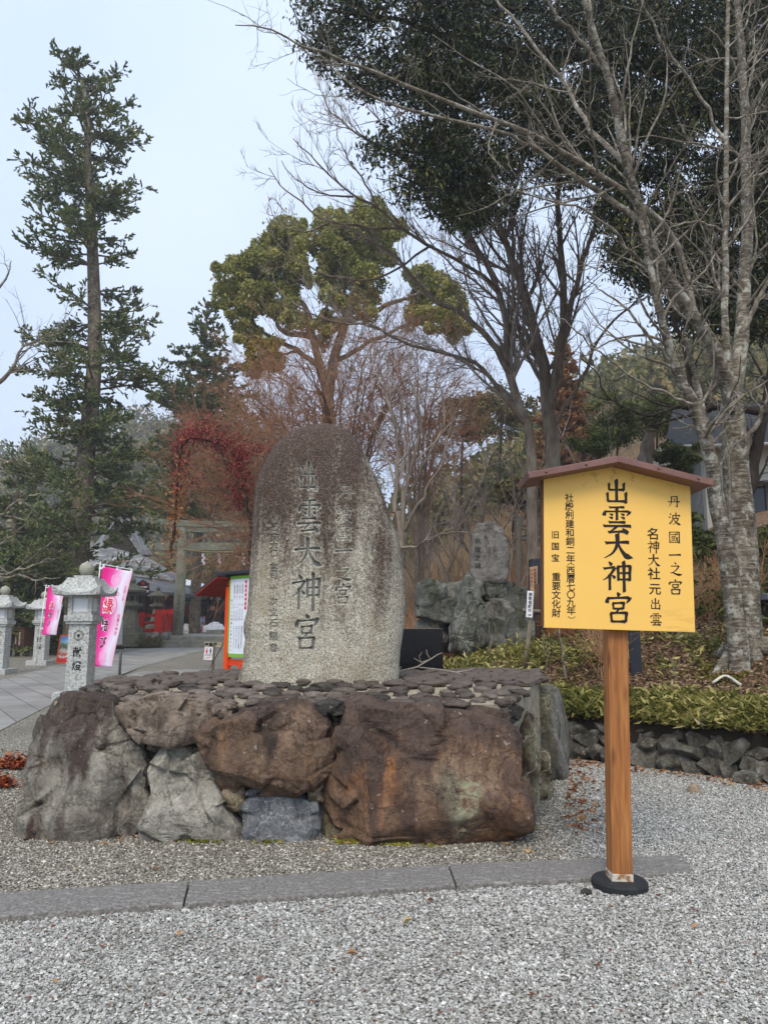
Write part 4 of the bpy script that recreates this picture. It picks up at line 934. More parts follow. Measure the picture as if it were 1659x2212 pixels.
# torii
tor = thing('torii', 'grey weathered stone torii gate with a straw rope, behind the red vine', 'torii gate', tuple(P(386, 1364, 48)))
TL_ = np.array(tor.location)
b = NB('torii stone'); torm = b.out(b.ramp(b.math('ADD', b.noise(1.2, 6, .65), b.math('MULTIPLY', b.math('SUBTRACT', b.noise(9, 4), .5), .5)), [(.3, srgb(104, 108, 92)), (.55, srgb(140, 143, 124)), (.75, srgb(158, 160, 140))]), .9)
def pr(px, py, Y=48): return P(px, py, Y)-TL_
MB().tube([pr(384, 1364)-[0, 0, .4], pr(389, 1280), pr(397.5, 1140)], [.36, .345, .31], 20).build('pillar', torm, tor, smooth=True)
MB().tube([pr(562, 1364)-[0, 0, .4], pr(558, 1280), pr(551, 1140)], [.36, .345, .31], 20).build('pillar', torm, tor, smooth=True)
MB().box((pr(336, 1181)+pr(612, 1181))/2, (pr(612, 1181)[0]-pr(336, 1181)[0], .3, .5)).build('tie_beam', torm, tor, bevel=.02)
def arcbeam(y0, th_, xa, xb, wd, name):
    mb = MB(); V = []; n = 16
    for i in range(n+1):
        t = i/n; px = xa+(xb-xa)*t; lift = 9*(2*t-1)**2
        for dy in (-wd/2, wd/2):
            for yy in (y0-lift, y0-lift+th_): V.append(pr(px, yy)+[0, dy, 0])
    F = []
    for i in range(n):
        a = 4*i; c = a+4; F += [(a, c, c+1, a+1), (a+2, a+3, c+3, c+2), (a, a+2, c+2, c), (a+1, c+1, c+3, a+3)]
    F += [(0, 1, 3, 2), (4*n, 4*n+2, 4*n+3, 4*n+1)]
    mb.add(V, F).build(name, torm, tor)
arcbeam(1127, 13, 318, 630, .62, 'top_beam'); arcbeam(1140.3, 11, 332, 616, .5, 'under_beam')
straw = flat('straw', srgb(150, 134, 88), .95, .3, 30)
pts_ = [pr(399+i*15.5, 1191+6*(1-((i-5)/5)**2)-4, 47.5) for i in range(11)]
rp = MB().tube(pts_, .06, 8).build('straw_rope', straw, tor, smooth=True)
for px in (440, 475, 526):
    mb = MB(); x_ = 0
    for k in range(4): q_ = pr(px+(k % 2)*3-1.5, 1199+k*6, 47.5); mb.box(q_, (.13, .012, .2))
    mb.build('paper_streamer', whitepr, rp)
lm = lettering(column('奉献昭和御大典記念', 0, 0, -pr(0, 1318)[2]*0-2.2, .2), .01)
lm.V = [(x, y-.02, z) for x, y, z in lm.V]; o = lm.build('lettering', flat('faded ink', srgb(86, 88, 74), .9), tor, tuple(pr(392, 1285)+[0, -.37, 0])); o.rotation_euler = (0, R(3.3), 0)
# ---------------------------------------------------------------- shrine hall with bark roof
b = NB('bark roof'); barkm = b.out(b.mix(b.ramp(b.noise(1.0, 7, .7), [(.5, 0.), (.62, .8)]), b.ramp(b.noise(3.5, 6, .7, b.mapv((.5, 1, 2))), [(.3, srgb(74, 74, 72)), (.55, srgb(116, 117, 116)), (.75, srgb(150, 152, 152))]), srgb(176, 178, 180)), .95, b.bump(b.noise(6, 5), .5, .05))
snowm = flat('snow', srgb(240, 243, 247), .7, .04, 3)
dkw = flat('dark timber', srgb(46, 37, 33), .8, .35, 3); rdw = flat('red brown slats', srgb(98, 52, 42), .75, .2, 4); slm = flat('slate roof', srgb(96, 99, 104), .6, .18, 2)
hall = thing('shrine_hall', 'old shrine hall with grey bark roof and dark timber gable behind the red railing', 'building', tuple(P(300, 1345, 58)*[1, 1, 0]+np.array([0, 0, 1.3])))
HL = np.array(hall.location); ph = lambda x, y, Y: P(x, y, Y)-HL
def slab(mb, quad, th_): 
    q = [np.array(p) for p in quad]; n = np.cross(q[1]-q[0], q[2]-q[0]); n /= np.linalg.norm(n); n = n if n[2] > 0 else -n
    mb.prism([tuple(p) for p in q], (0, 0, 0), tuple(-n*th_))
mb = MB(); slab(mb, [ph(120, 1228, 54), ph(379, 1253, 54), ph(300, 1197, 60), ph(170, 1165, 61)], .35)
slab(mb, [ph(379, 1253, 54), ph(392, 1246, 62), ph(322, 1205, 64), ph(300, 1197, 60)], .35)
rfm = mb.build('roof', barkm, hall)
mb = MB(); slab(mb, [ph(215, 1176, 61), ph(262, 1108, 61.5), ph(268, 1104, 68), ph(205, 1176, 68)], .3)
slab(mb, [ph(262, 1108, 61.5), ph(282, 1150, 61.2), ph(300, 1150, 68), ph(268, 1104, 68)], .3); slab(mb, [ph(282, 1150, 61.2), ph(312, 1198, 61), ph(330, 1198, 68), ph(300, 1150, 68)], .3)
mb.build('upper_roof', barkm, hall)
mb = MB(); mb.prism([ph(226, 1182, 61.3), ph(262, 1116, 61.6), ph(282, 1156, 61.5), ph(306, 1204, 61.3)], (0, 0, 0), (0, .3, 0)); mb.build('gable', dkw, hall)
mb = MB(); slab(mb, [ph(240, 1268, 51.5), ph(425, 1285, 51.5), ph(400, 1262, 54), ph(240, 1240, 54)], .2); mb.build('lower_roof', slm, hall)
mb = MB(); mb.prism([ph(180, 1268, 54.6), ph(392, 1276, 54.6), ph(392, 1356, 54.6), ph(180, 1356, 54.6)], (0, 0, 0), (0, .3, 0)); wl = mb.build('wall', dkw, hall)
for i in range(15):
    px = 316+i*4.2; mb = MB(); a, c = ph(px, 1282, 54.3), ph(px, 1338, 54.3); mb.box((a+c)/2, (.085, .1, abs(a[2]-c[2]))); mb.build('slat', rdw, wl)
for px in (244, 270, 312, 384): 
    mb = MB(); a, c = ph(px, 1262, 52.4), ph(px, 1356, 52.4); mb.box((a+c)/2, (.2, .2, abs(a[2]-c[2]))); mb.build('column', dkw, hall)
sr = MB().tube([ph(318, 1284, 52.2), ph(335, 1289, 52.2), ph(352, 1289, 52.2), ph(372, 1284, 52.2)], .07, 8).build('straw_rope', straw, hall, smooth=True)
for px in (326, 334, 342, 350, 358, 366):
    MB().tube([ph(px, 1288, 52.2), ph(px+3, 1296, 52.2)], [.05, .02], 6).build('straw_tassel', straw, sr)
# snow-covered shop roof and counter
shop = thing('amulet_shop', 'open timber shop under a snow covered roof between the torii pillar and the orange board', 'building', tuple(P(440, 1345, 57)*[1, 1, 0]+np.array([0, 0, 1.3])))
HL = np.array(shop.location)
mb = MB(); slab(mb, [ph(318, 1247, 57), ph(398, 1277, 57), ph(560, 1300, 57), ph(540, 1276, 61), ph(420, 1258, 62), ph(345, 1240, 63)], .22); mb.build('roof', slm, shop)
mb = MB(); slab(mb, [ph(338, 1248, 57.2), ph(400, 1269, 57.2), ph(462, 1282, 57.2), ph(470, 1270, 60), ph(424, 1256, 61.6), ph(362, 1242, 61.8)], -.14); mb.build('snow_cover', snowm, shop, bevel=.03)
for px in (393, 415, 450, 481, 520):
    mb = MB(); a, c = ph(px, 1278, 57.6), ph(px, 1362, 57.6); mb.box((a+c)/2, (.22, .22, abs(a[2]-c[2]))); mb.build('column', dkw, shop)
mb = MB(); a, c = ph(392, 1297, 57.5), ph(521, 1297, 57.5); mb.box((a+c)/2, (c[0]-a[0], .12, .1)); mb.box((a+c)/2+[0, 0, .42], (c[0]-a[0], .12, .14)); mb.build('lintel', dkw, shop)
mb = MB(); a, c = ph(416, 1350, 57.4), ph(520, 1350, 57.4); mb.box((a+c)/2, (c[0]-a[0], .6, .9)); mb.build('counter', dkw, shop)
mb = MB(); a, c = ph(393, 1328, 60), ph(521, 1328, 60); mb.box((a+c)/2+[0, 0, .1], (c[0]-a[0], .15, 2.6)); mb.build('back_wall', flat('shop interior', srgb(92, 76, 68), .8, .3, 2), shop)
b = NB('pane'); winm = b.out(b.ramp(b.sep(b.tc.outputs['Generated'])[2], [(.55, srgb(176, 106, 118)), (.62, srgb(226, 226, 230))]), .15)
mb = MB(); mb.prism([ph(396, 1330, 57.8), ph(412, 1330, 57.8), ph(412, 1286, 57.8), ph(396, 1286, 57.8)], (0, 0, 0), (0, .04, 0)); mb.build('window', winm, shop)
for x0_, x1_ in ((419, 424), (430, 448), (454, 461), (466, 480)):
    mb = MB(); mb.prism([ph(x0_, 1295, 57.9), ph(x1_, 1295, 57.9), ph(x1_, 1286, 57.9), ph(x0_, 1286, 57.9)], (0, 0, 0), (0, .03, 0)); mb.build('window', flat('bright pane', srgb(228, 230, 234), .3, .05), shop)
for px, py, w_, m in ((422, 1318, .25, whitepr), (430, 1319, .3, oldw), (460, 1314, .35, flat('amulet box', srgb(176, 120, 88), .6)), (471, 1316, .3, rdw)):
    a = ph(px, py, 57.2); mb = MB(); mb.box(a, (w_, .2, w_*.9)); mb.build('amulet_tray', m, shop, bevel=.01)
poster(P(430, 1366, 53), .78, 1.12, R(6), flat('pale orange frame', srgb(214, 140, 100), .6), 'small framed poster stand in front of the shop counter on the terrace')
# hanging black notice
hn = thing('hanging_notice', 'small black house shaped notice with red crest and white writing', 'sign', tuple(P(309, 1290, 50))); HL = np.array(hn.location)
mb = MB(); mb.prism([ph(296, 1288, 50), ph(323, 1288, 50), ph(323, 1260, 50), ph(309.5, 1252, 50), ph(296, 1260, 50)], (0, 0, 0), (0, .08, 0)); bd = mb.build('board', flat('black lacquer', srgb(34, 26, 26), .5), hn)
lm = lettering([(c_, -.31+i*.155, 0, .16) for i, c_ in enumerate('出雲大神宮')], .02); lm.build('lettering', whitepr, bd, tuple(ph(309.5, 1277, 49.98)))
em = MB(); emblem_mesh(em, 0, 0, .12, 0); em.build('emblem', redm, bd, tuple(ph(309.5, 1260, 49.98)))
lm = lettering([(c_, -.24+i*.12, 0, .12) for i, c_ in enumerate('とちで祈願')], .02); lm.build('lettering', whitepr, bd, tuple(ph(309.5, 1268, 49.98)))
MB().tube([ph(309.5, 1288, 50.04), P(309.5, 1372, 50.04)-HL], .05, 6).build('post', dkw, hn)
# old stone lanterns and precinct bits
mossst = flat('mossy old stone', srgb(106, 106, 92), .95, .3, 5, .5)
def old_lantern(loc, s, lab):
    r = thing('old_stone_lantern', lab, 'lantern', tuple(loc), R(20), 'old dark stone lanterns by the hall')
    MB().lathe([(.62*s, -.3), (.62*s, .3*s), (.5*s, .32*s), (.5*s, .55*s), (.4*s, .56*s)], 6).build('base', mossst, r)
    MB().lathe([(.36*s, .56*s), (.22*s, 1.25*s), (.26*s, 1.3*s)], 6).build('shaft', mossst, r)
    MB().lathe([(.3*s, 1.3*s), (.42*s, 1.4*s), (.42*s, 1.5*s), (.27*s, 1.52*s)], 6).build('platform', mossst, r)
    fb = MB().lathe([(.25*s, 1.52*s), (.25*s, 1.9*s)], 6).build('fire_box', mossst, r)
    mb = MB()
    for k in range(6): a = pi/6+k*pi/3; mb.box((.222*s*cos(a), .222*s*sin(a), 1.71*s), (.012, .13*s, .2*s), a)
    mb.build('opening', dkw, fb)
    MB().lathe([(.28*s, 1.9*s), (.56*s, 1.95*s), (.58*s, 2.02*s), (.3*s, 2.18*s), (.12*s, 2.28*s), (.1*s, 2.34*s), (.14*s, 2.42*s), (.06*s, 2.54*s), (0, 2.56*s)], 6).build('cap', mossst, r)
old_lantern(P(281, 1385, 45.2), 1.5, 'old dark stone lantern left of the red railing, beside the larger banner')
old_lantern(P(338, 1362, 50)*[1, 1, 1], 1.15, 'old stone lantern behind the red railing in front of the red brown slats')
nbq = thing('standing_notice', 'plain white standing notice panel half hidden behind the larger banner', 'sign', tuple(P(256, 1399, 40))); HL = np.array(nbq.location)
mb = MB(); mb.prism([ph(236, 1392, 40), ph(264, 1392, 40), ph(265, 1338, 40), ph(238, 1338, 40)], (0, 0, 0), (0, .05, 0)); mb.build('panel', whitep, nbq)
mb = MB(); mb.bx(-.7, .3, -.05, .1, -.08, .08); mb.build('foot', dkw, nbq)
for i, (px, py, w_, h_) in enumerate(((402, 1368, .42, .62), (464, 1362, .75, .55))):
    p = P(px, py, 52); V, F = ico(4); V = V*(1+.25*fbm(V*2.2+i*9, 3, 8+i))[:, None]*np.array([w_, w_*.8, h_]); V[:, 2] = np.maximum(V[:, 2], -.1)
    tag(link('snow_pile', npmesh('snow_pile', V, F, True), snowm, None, tuple(p)), ('heap of white snow at the foot of the torii pillar', 'wider heap of white snow in front of the shop counter')[i], 'snow heap')
mb = MB(); a = P(466, 1364, 51); mb.box(a+[0, 0, -.1], (1.1, .6, .42)); tag(mb.build('stone_block', stonem, bevel=.03), 'grey cut stone block under the snow heap by the shop', 'stone block')
# wooden collection box
bxp = GG(48, 1417); bxr = thing('collection_box', 'dark brown wooden box on pale stone feet with white writing, near the left lantern', 'box', tuple(bxp), R(-20))
s = bxp[1]/1598.; 
MB().bx(-.36, .36, -.3, .3, .32, 1.28).bx(-.40, .40, -.34, .34, 1.283, 1.33).build('cabinet', woodm, bxr, bevel=.006)
lm = lettering(column('お札お守り納所', .1, 1.12, .5, .085)+column('古神札納箱', -.12, 1.05, .55, .085), .02); lm.build('lettering', whitepr, bxr, (0, -.305, 0))
for sx in (-1, 1):
    for sy in (-1, 1):
        mb = MB(); mb.prism([(sx*.24-.1, 0, -.02), (sx*.24+.1, 0, -.02), (sx*.24+.06, 0, .318), (sx*.24-.06, 0, .318)], (0, sy*.22-.06, 0), (0, sy*.22+.06, 0)); mb.build('foot', flat('pale concrete', srgb(172, 166, 148), .9), bxr, bevel=.01)
fn = thing('red_fence', 'low red fence in the shade under the dark trees at far left', 'fence', tuple(GG(70, 1404)*[1, 1, 1])); HL = np.array(fn.location)
YF = HL[1]+3
for k in range(8):
    px = 4+k*19; a, c = ph(px, 1344, YF), ph(px, 1384, YF); mb = MB(); mb.box((a+c)/2, (.14, .14, abs(a[2]-c[2]))); mb.build('post', redm, fn)
for yy in (1349, 1364):
    a, c = ph(-30, yy, YF), ph(140, yy, YF); mb = MB(); mb.box((a+c)/2, (c[0]-a[0], .08, .16)); mb.build('rail', redm, fn)
for i, (px, lab) in enumerate(((31, 'white and red paper lantern nearest the brown box'), (41, 'white and red paper lantern behind the brown box corner'))):
    r = thing('paper_lantern', lab, 'paper lantern', tuple(P(px, 1366, YF+1)), 0, 'paper lanterns at far left'); k = (YF+1)/1598
    MB().lathe([(3*k, 0), (4.5*k, 8*k), (4.5*k, 52*k), (3*k, 60*k)], 14).build('shade', whitep, r, smooth=True)
    MB().lathe([(4.7*k, 30*k), (4.7*k, 38*k)], 14).build('band', redm, r); MB().lathe([(4.7*k, 4*k), (4.7*k, 8*k)], 14).build('band', redm, r)
    MB().tube([(0, 0, -.6), (0, 0, 70*k)], .03, 6).build('pole', dkw, r)

# ---------------------------------------------------------------- orange information board
YO = 16.0; ob = thing('information_board', 'orange framed information board with a white price list under a small roof', 'notice board', tuple(P(482, 1360, YO)*[1, 1, 0])); HL = np.array(ob.location)
A = ph(500, 1360, YO-.05); A[2] = 0; dv = np.array([.78, -.63, 0]); nv_ = np.array([-.63, -.78, 0])
def ol(a, n_, z): return A+dv*a+nv_*n_+np.array([0, 0, z])
zt = ph(499, 1246, YO)[2]; zb = ph(489, 1418, YO)[2]
rot = Matrix(((dv[0], -nv_[0], 0), (dv[1], -nv_[1], 0), (0, 0, 1)))
PW = 1.25
c_ = ol(PW/2, .04, (zt+zb)/2); mb = MB(); mb.box(c_, (PW, .03, zt-zb), rot); pnl = mb.build('panel', flat('white sheet', srgb(222, 228, 238), .4, .03), ob)
grn = flat('green border', srgb(124, 178, 62), .5, .05)
mb = MB(); mb.box(ol(PW/2, .05, zb+.03), (PW, .034, .07), rot).box(ol(PW/2, .05, zt-.03), (PW, .034, .06), rot).box(ol(-.012, .05, (zt+zb)/2), (.03, .036, zt-zb-.14), rot); mb.build('border', grn, pnl)
def oltext(name, items, m, n_=.0575, off=.012):
    lm = lettering(items, off); lm.V = [tuple(ol(x, n_-y, z)) for x, y, z in lm.V]; lm.build(name, m, pnl)
H_ = zt-zb
mb = MB(); mb.box(ol(.50, .0565, zt-H_*.24), (.062, .004, H_*.36), rot); mb.build('heading', flat('crimson', srgb(206, 26, 58), .5, .05), pnl)
oltext('lettering', column('御祈祷御案内', .50, zt-H_*.08, zt-H_*.40, .055), whitepr, .061)
gry = flat('grey print', srgb(92, 92, 98), .6, .08)
it_ = []
for k, (t1, t2, t3) in enumerate((('家内安全祈願', '(個人)', '五、〇〇〇円'), ('厄除開運', '(個人)', '七、〇〇〇円'), ('商売繁盛祈願', '(法人)', '一〇、〇〇〇円'), ('交通安全祈願', '(個人)', '一〇、〇〇〇円'))):
    x_ = .40-k*.085; it_ += column(t1, x_, zt-H_*.11, zt-H_*.22, .042)+column(t2, x_, zt-H_*.235, zt-H_*.30, .034)+column(t3, x_, zt-H_*.34, zt-H_*.56, .05)
for k, t in enumerate(('◆御祈祷の受付は社務所まで', 'お申し込みください一時間程', 'お待ちいただく場合もあり', 'ますのでご了承ください')): it_ += column(t, .40-k*.08, zt-H_*.62, zt-H_*.90, .038)
it_ += column('願いごとは神職にお尋ね下さい', .065, zt-H_*.28, zt-H_*.94, .048)
it_ += column('受付時間 午前九時', .58, zt-H_*.46, zt-H_*.9, .045)
oltext('lettering', it_, gry)
for a in (-.10, PW+.1):
    c_ = ol(a, 0, (zt-.22)/2); mb = MB(); mb.box(c_-np.array([0, 0, .05]), (.115, .115, zt-.22+.1), rot); o = mb.build('post', flat('vermilion orange', srgb(226, 76, 20), .5, .1, 4), ob, bevel=.006)
    mb = MB(); mb.box(ol(a, .0, zt-.10), (.09, .10, .16), rot); mb.build('post_top', redm, o)
mb = MB(); mb.box(ol(PW/2, -.02, zb-.12), (PW+.1, .06, .12), rot).box(ol(PW*.28, -.0, zb/2-.1), (.09, .09, zb-.1), rot); mb.build('lower_rail', flat('vermilion orange', srgb(216, 70, 22), .5, .1, 4), ob)
mb = MB(); mb.box(ol(PW/2, -.06, zt+.075), (PW+.75, .5, .06), rot); mb.build('ridge_cap', flat('dark roof metal', srgb(44, 46, 52), .5), ob, bevel=.006)
drm = flat('dark red underside', srgb(128, 34, 20), .7, .2)
for sg, a0 in ((-1, -.02), (1, PW+.02)):
    e0, e1 = a0, a0+sg*.72
    q_ = [ol(e0, .42, zt+.03), ol(e0, -.42, zt+.03), ol(e1, -.42, zt-.33), ol(e1, .42, zt-.33)]
    mb = MB(); slab(mb, q_, .045); rfo = mb.build('roof', flat('dark roof metal', srgb(44, 46, 52), .5), ob)
    mb = MB(); slab(mb, [p_-np.array([0, 0, .052]) for p_ in q_], .03); mb.build('soffit', drm, rfo)
# direction and toilet sign
ts = thing('direction_sign', 'weathered plank sign on a leaning post with a white restroom notice hung below', 'sign', tuple(P(461, 1456, 22)*[1, 1, 0])); HL = np.array(ts.location); YT = 22.
MB().tube([ph(459, 1470, YT), ph(463, 1390, YT)], [.045, .04], 8).build('post', oldw, ts, smooth=True)
mb = MB(); mb.prism([ph(442, 1397, YT-.06), ph(490, 1399, YT-.06), ph(490, 1388, YT-.06), ph(442, 1386, YT-.06)], (0, 0, 0), (0, .03, 0)); pl = mb.build('plank', flat('pale plank', srgb(172, 166, 142), .85, .15, 6), ts)
lm = lettering([(ch, i*.125, 0, .125) for i, ch in enumerate('参集殿・御')], .03); lm.build('lettering', ink, pl, tuple(ph(447, 1392.5, YT-.063)))
mb = MB(); mb.prism([ph(440, 1425, YT-.1), ph(459, 1426, YT-.1), ph(461, 1398, YT-.1), ph(443, 1397, YT-.1)], (0, 0, 0), (0, .01, 0)); nt = mb.build('notice', whitep, ts)
for px, m, skirt in ((447.5, redp, True), (455.5, flat('blue print', srgb(44, 56, 140), .6, .05), False)):
    mb = MB(); k = YT/1598.; th_ = np.linspace(0, 2*pi, 12, endpoint=False); c0 = ph(px, 1402, YT-.103)
    mb.add([c0+np.array([1.3*k*cos(t), 0, 1.3*k*sin(t)]) for t in th_], [tuple(range(12))])
    q_ = [(-1, -1.6), (1, -1.6), (2.6, -6.5), (-2.6, -6.5)] if skirt else [(-2, -1.6), (2, -1.6), (1.2, -6.5), (-1.2, -6.5)]
    mb.add([c0+np.array([x_*k, 0, z_*k]) for x_, z_ in q_], [(3, 2, 1, 0)]); mb.add([c0+np.array([x_*k, 0, z_*k]) for x_, z_ in [(-1, -6.5), (1, -6.5), (.8, -10), (-.8, -10)]], [(3, 2, 1, 0)])
    mb.build('pictogram', m, nt)
lm = lettering([(ch, i*.055, 0, .05) for i, ch in enumerate('お手洗い')], .02); lm.build('lettering', gry, nt, tuple(ph(445.5, 1415, YT-.103)))
mb = MB(); mb.prism([ph(443, 1421.5, YT-.103), ph(456, 1419, YT-.103), ph(456, 1420, YT-.103), ph(443, 1422.5, YT-.103)], (0, 0, 0), (0, .001, 0)); mb.build('arrow', redp, nt)
# person at the shop, mostly behind the orange post
def person(loc, rz):
    r = thing('person', 'person in a dark jacket standing at the shop, half hidden by the orange post', 'person', tuple(loc), rz)
    J = {'pel': (0, 0, .93, .15, .11), 'wai': (0, 0, 1.06, .14, .10), 'chest': (0, -.01, 1.28, .17, .115), 'neck': (0, 0, 1.44, .06, .06), 'jaw': (0, -.02, 1.53, .075, .085), 'head': (0, -.015, 1.62, .085, .10), 'crown': (0, 0, 1.69, .05, .06)}
    E_ = [('pel', 'wai'), ('wai', 'chest'), ('chest', 'neck'), ('neck', 'jaw'), ('jaw', 'head'), ('head', 'crown')]
    for s, n in ((-1, 'l'), (1, 'r')):
        J.update({'hip'+n: (s*.1, 0, .88, .095, .10), 'kn'+n: (s*.11, -.02, .5, .065, .065), 'an'+n: (s*.11, .02, .09, .042, .045), 'toe'+n: (s*.12, -.13, .04, .04, .03),
                  'sh'+n: (s*.18, 0, 1.38, .07, .07), 'el'+n: (s*.25, .02, 1.12, .048, .048), 'wr'+n: (s*.22, -.16, .98, .032, .03), 'ha'+n: (s*.21, -.22, .95, .036, .022)})
        E_ += [('pel', 'hip'+n), ('hip'+n, 'kn'+n), ('kn'+n, 'an'+n), ('an'+n, 'toe'+n), ('chest', 'sh'+n), ('sh'+n, 'el'+n), ('el'+n, 'wr'+n), ('wr'+n, 'ha'+n)]
        for i, (dx, L_) in enumerate(((-.024, .06), (-.008, .075), (.008, .078), (.024, .065))):
            J['f%s%d' % (n, i)] = (s*.21+dx, -.26, .935, .010, .010); J['g%s%d' % (n, i)] = (s*.21+dx, -.26-L_*.6, .91, .008, .008); E_ += [('ha'+n, 'f%s%d' % (n, i)), ('f%s%d' % (n, i), 'g%s%d' % (n, i))]
        J['t'+n] = (s*.18, -.24, .95, .011, .011); E_ += [('wr'+n, 't'+n)]
    ks = list(J); me = bpy.data.meshes.new('body'); me.from_pydata([J[k][:3] for k in ks], [(ks.index(a), ks.index(c)) for a, c in E_], [])
    skn = flat('skin', srgb(196, 150, 124), .6, .05); jac = flat('dark jacket', srgb(34, 34, 38), .8); trs = flat('dark trousers', srgb(52, 50, 54), .8)
    b = NB('clothed body'); z = b.sep()[2]
    m = b.out(b.mix(b.ramp(z, [(.4, 0.), (.401, 1.)]), srgb(52, 50, 54), srgb(34, 34, 38)), .8)
    o = link('body', me, m, r); sk = o.modifiers.new('skin', 'SKIN'); sk.use_smooth_shade = True
    for i, k in enumerate(ks): me.skin_vertices[0].data[i].radius = J[k][3:5]
    me.skin_vertices[0].data[0].use_root = True
    su = o.modifiers.new('sub', 'SUBSURF'); su.levels = 1; su.render_levels = 2
    V, F = ico(3); V = V*np.array([.098, .115, .11])+np.array([0, .012, 1.655]); V = V[:]; 
    link('hair', npmesh('hair', V, F, True), flat('black hair', srgb(24, 20, 20), .6), r)
    mb = MB(); mb.lathe([(.012, 0), (.02, -.02), (.016, -.04)], 8, (0, -.12, 1.6)); mb.build('nose', skn, r, smooth=True)
    return r
person(P(476, 1362, 52), R(-60))
# heap of raked leaves
lr = np.random.default_rng(8)
def leafquads(P_, size, rng, elong=1.6, flatness=.6, dirv=None, bend=.25):
    n = len(P_); a = rng.normal(size=(n, 3)); a[:, 2] *= flatness
    if dirv is not None: a = a*.5+dirv
    a /= np.linalg.norm(a, axis=1)[:, None]+1e-9; c = rng.normal(size=(n, 3)); c -= (c*a).sum(1)[:, None]*a; c /= np.linalg.norm(c, axis=1)[:, None]+1e-9
    if flatness < .5: c[:, 2] *= .4
    nn = np.cross(a, c); s = (size*rng.uniform(.65, 1.3, n))[:, None]; w = s/elong
    v0 = P_-a*s*.5; v1 = P_+c*w*.5+nn*s*bend*.4; v2 = P_+a*s*.5; v3 = P_-c*w*.5+nn*s*bend*.4
    V = np.stack([v0, v1, v2, v3], 1).reshape(-1, 3); i = np.arange(n)*4
    return V, np.concatenate([np.stack([i, i+1, i+2], 1), np.stack([i, i+2, i+3], 1)])
drym = leafmat('dry red leaves', [(0, srgb(72, 34, 22)), (.4, srgb(122, 52, 30)), (.7, srgb(156, 78, 44)), (1, srgb(176, 116, 72))], .8, .1)
pp_ = []
for (px, py, ex, ey, n_) in ((24, 1660, .46, .13, 900), (-2, 1702, .14, .10, 220)):
    c_ = GG(px, py); q_ = lr.normal(size=(n_, 2))*[ex*.5, ey*.6]; pp_.append(np.stack([c_[0]+q_[:, 0], c_[1]+q_[:, 1], .015+np.abs(lr.normal(size=n_))*.05*np.exp(-(q_[:, 0]/ex)**2)], 1))
V, F = leafquads(np.vstack(pp_), np.full(sum(map(len, pp_)), .06), lr, 1.5, .4)
tag(link('leaf_heap', npmesh('leaf_heap', V, F), drym), kind='stuff')

# ================================================================ wood and leaves
class Wood:
    def __init__(s): s.V = []; s.F = []; s.n = 0
    def add(s, Pm, Rm, sides):
        Pm = np.asarray(Pm, float); Rm = np.asarray(Rm, float)
        if Pm.ndim == 2: Pm = Pm[None]; Rm = Rm[None]
        B, n, _ = Pm.shape
        if B == 0: return s
        T = np.gradient(Pm, axis=1); T /= np.linalg.norm(T, axis=2)[..., None]+1e-9
        ref = np.where(np.abs(Pm[:, -1]-Pm[:, 0])[:, [2]] > .85*np.linalg.norm(Pm[:, -1]-Pm[:, 0], axis=1)[:, None], np.array([[0, 1., 0]]), np.array([[0, 0, 1.]]))[:, None, :]
        u = np.cross(T, np.broadcast_to(ref, T.shape)); u /= np.linalg.norm(u, axis=2)[..., None]+1e-9; w = np.cross(u, T)
        a = np.arange(sides)*2*pi/sides
        V = Pm[:, :, None]+Rm[:, :, None, None]*(np.cos(a)[None, None, :, None]*u[:, :, None]+np.sin(a)[None, None, :, None]*w[:, :, None])
        i = s.n+np.arange(B*n*sides).reshape(B, n, sides); j = np.roll(i, -1, 2)
        F = np.stack([i[:, :-1], j[:, :-1], j[:, 1:], i[:, 1:]], -1).reshape(-1, 4)
        s.V.append(V.reshape(-1, 3)); s.F.append(F); s.n += B*n*sides; return s
    def build(s, name, m, parent):
        if not s.V: return None
        L = np.array(parent.location)
        return link(name, npmesh(name, np.vstack(s.V)-L, np.vstack(s.F), True), m, parent)
def spline(pts, n):
    a = np.array(pts, float); m = len(a); ext = np.vstack([2*a[0]-a[1], a, 2*a[-1]-a[-2]]); out = []
    for t in np.linspace(0, m-1-1e-6, n):
        i = int(t); f = t-i; p0, p1, p2, p3 = ext[i:i+4]
        out.append(.5*((2*p1)+(-p0+p2)*f+(2*p0-5*p1+4*p2-p3)*f*f+(-p0+3*p1-3*p2+p3)*f**3))
    return np.array(out)
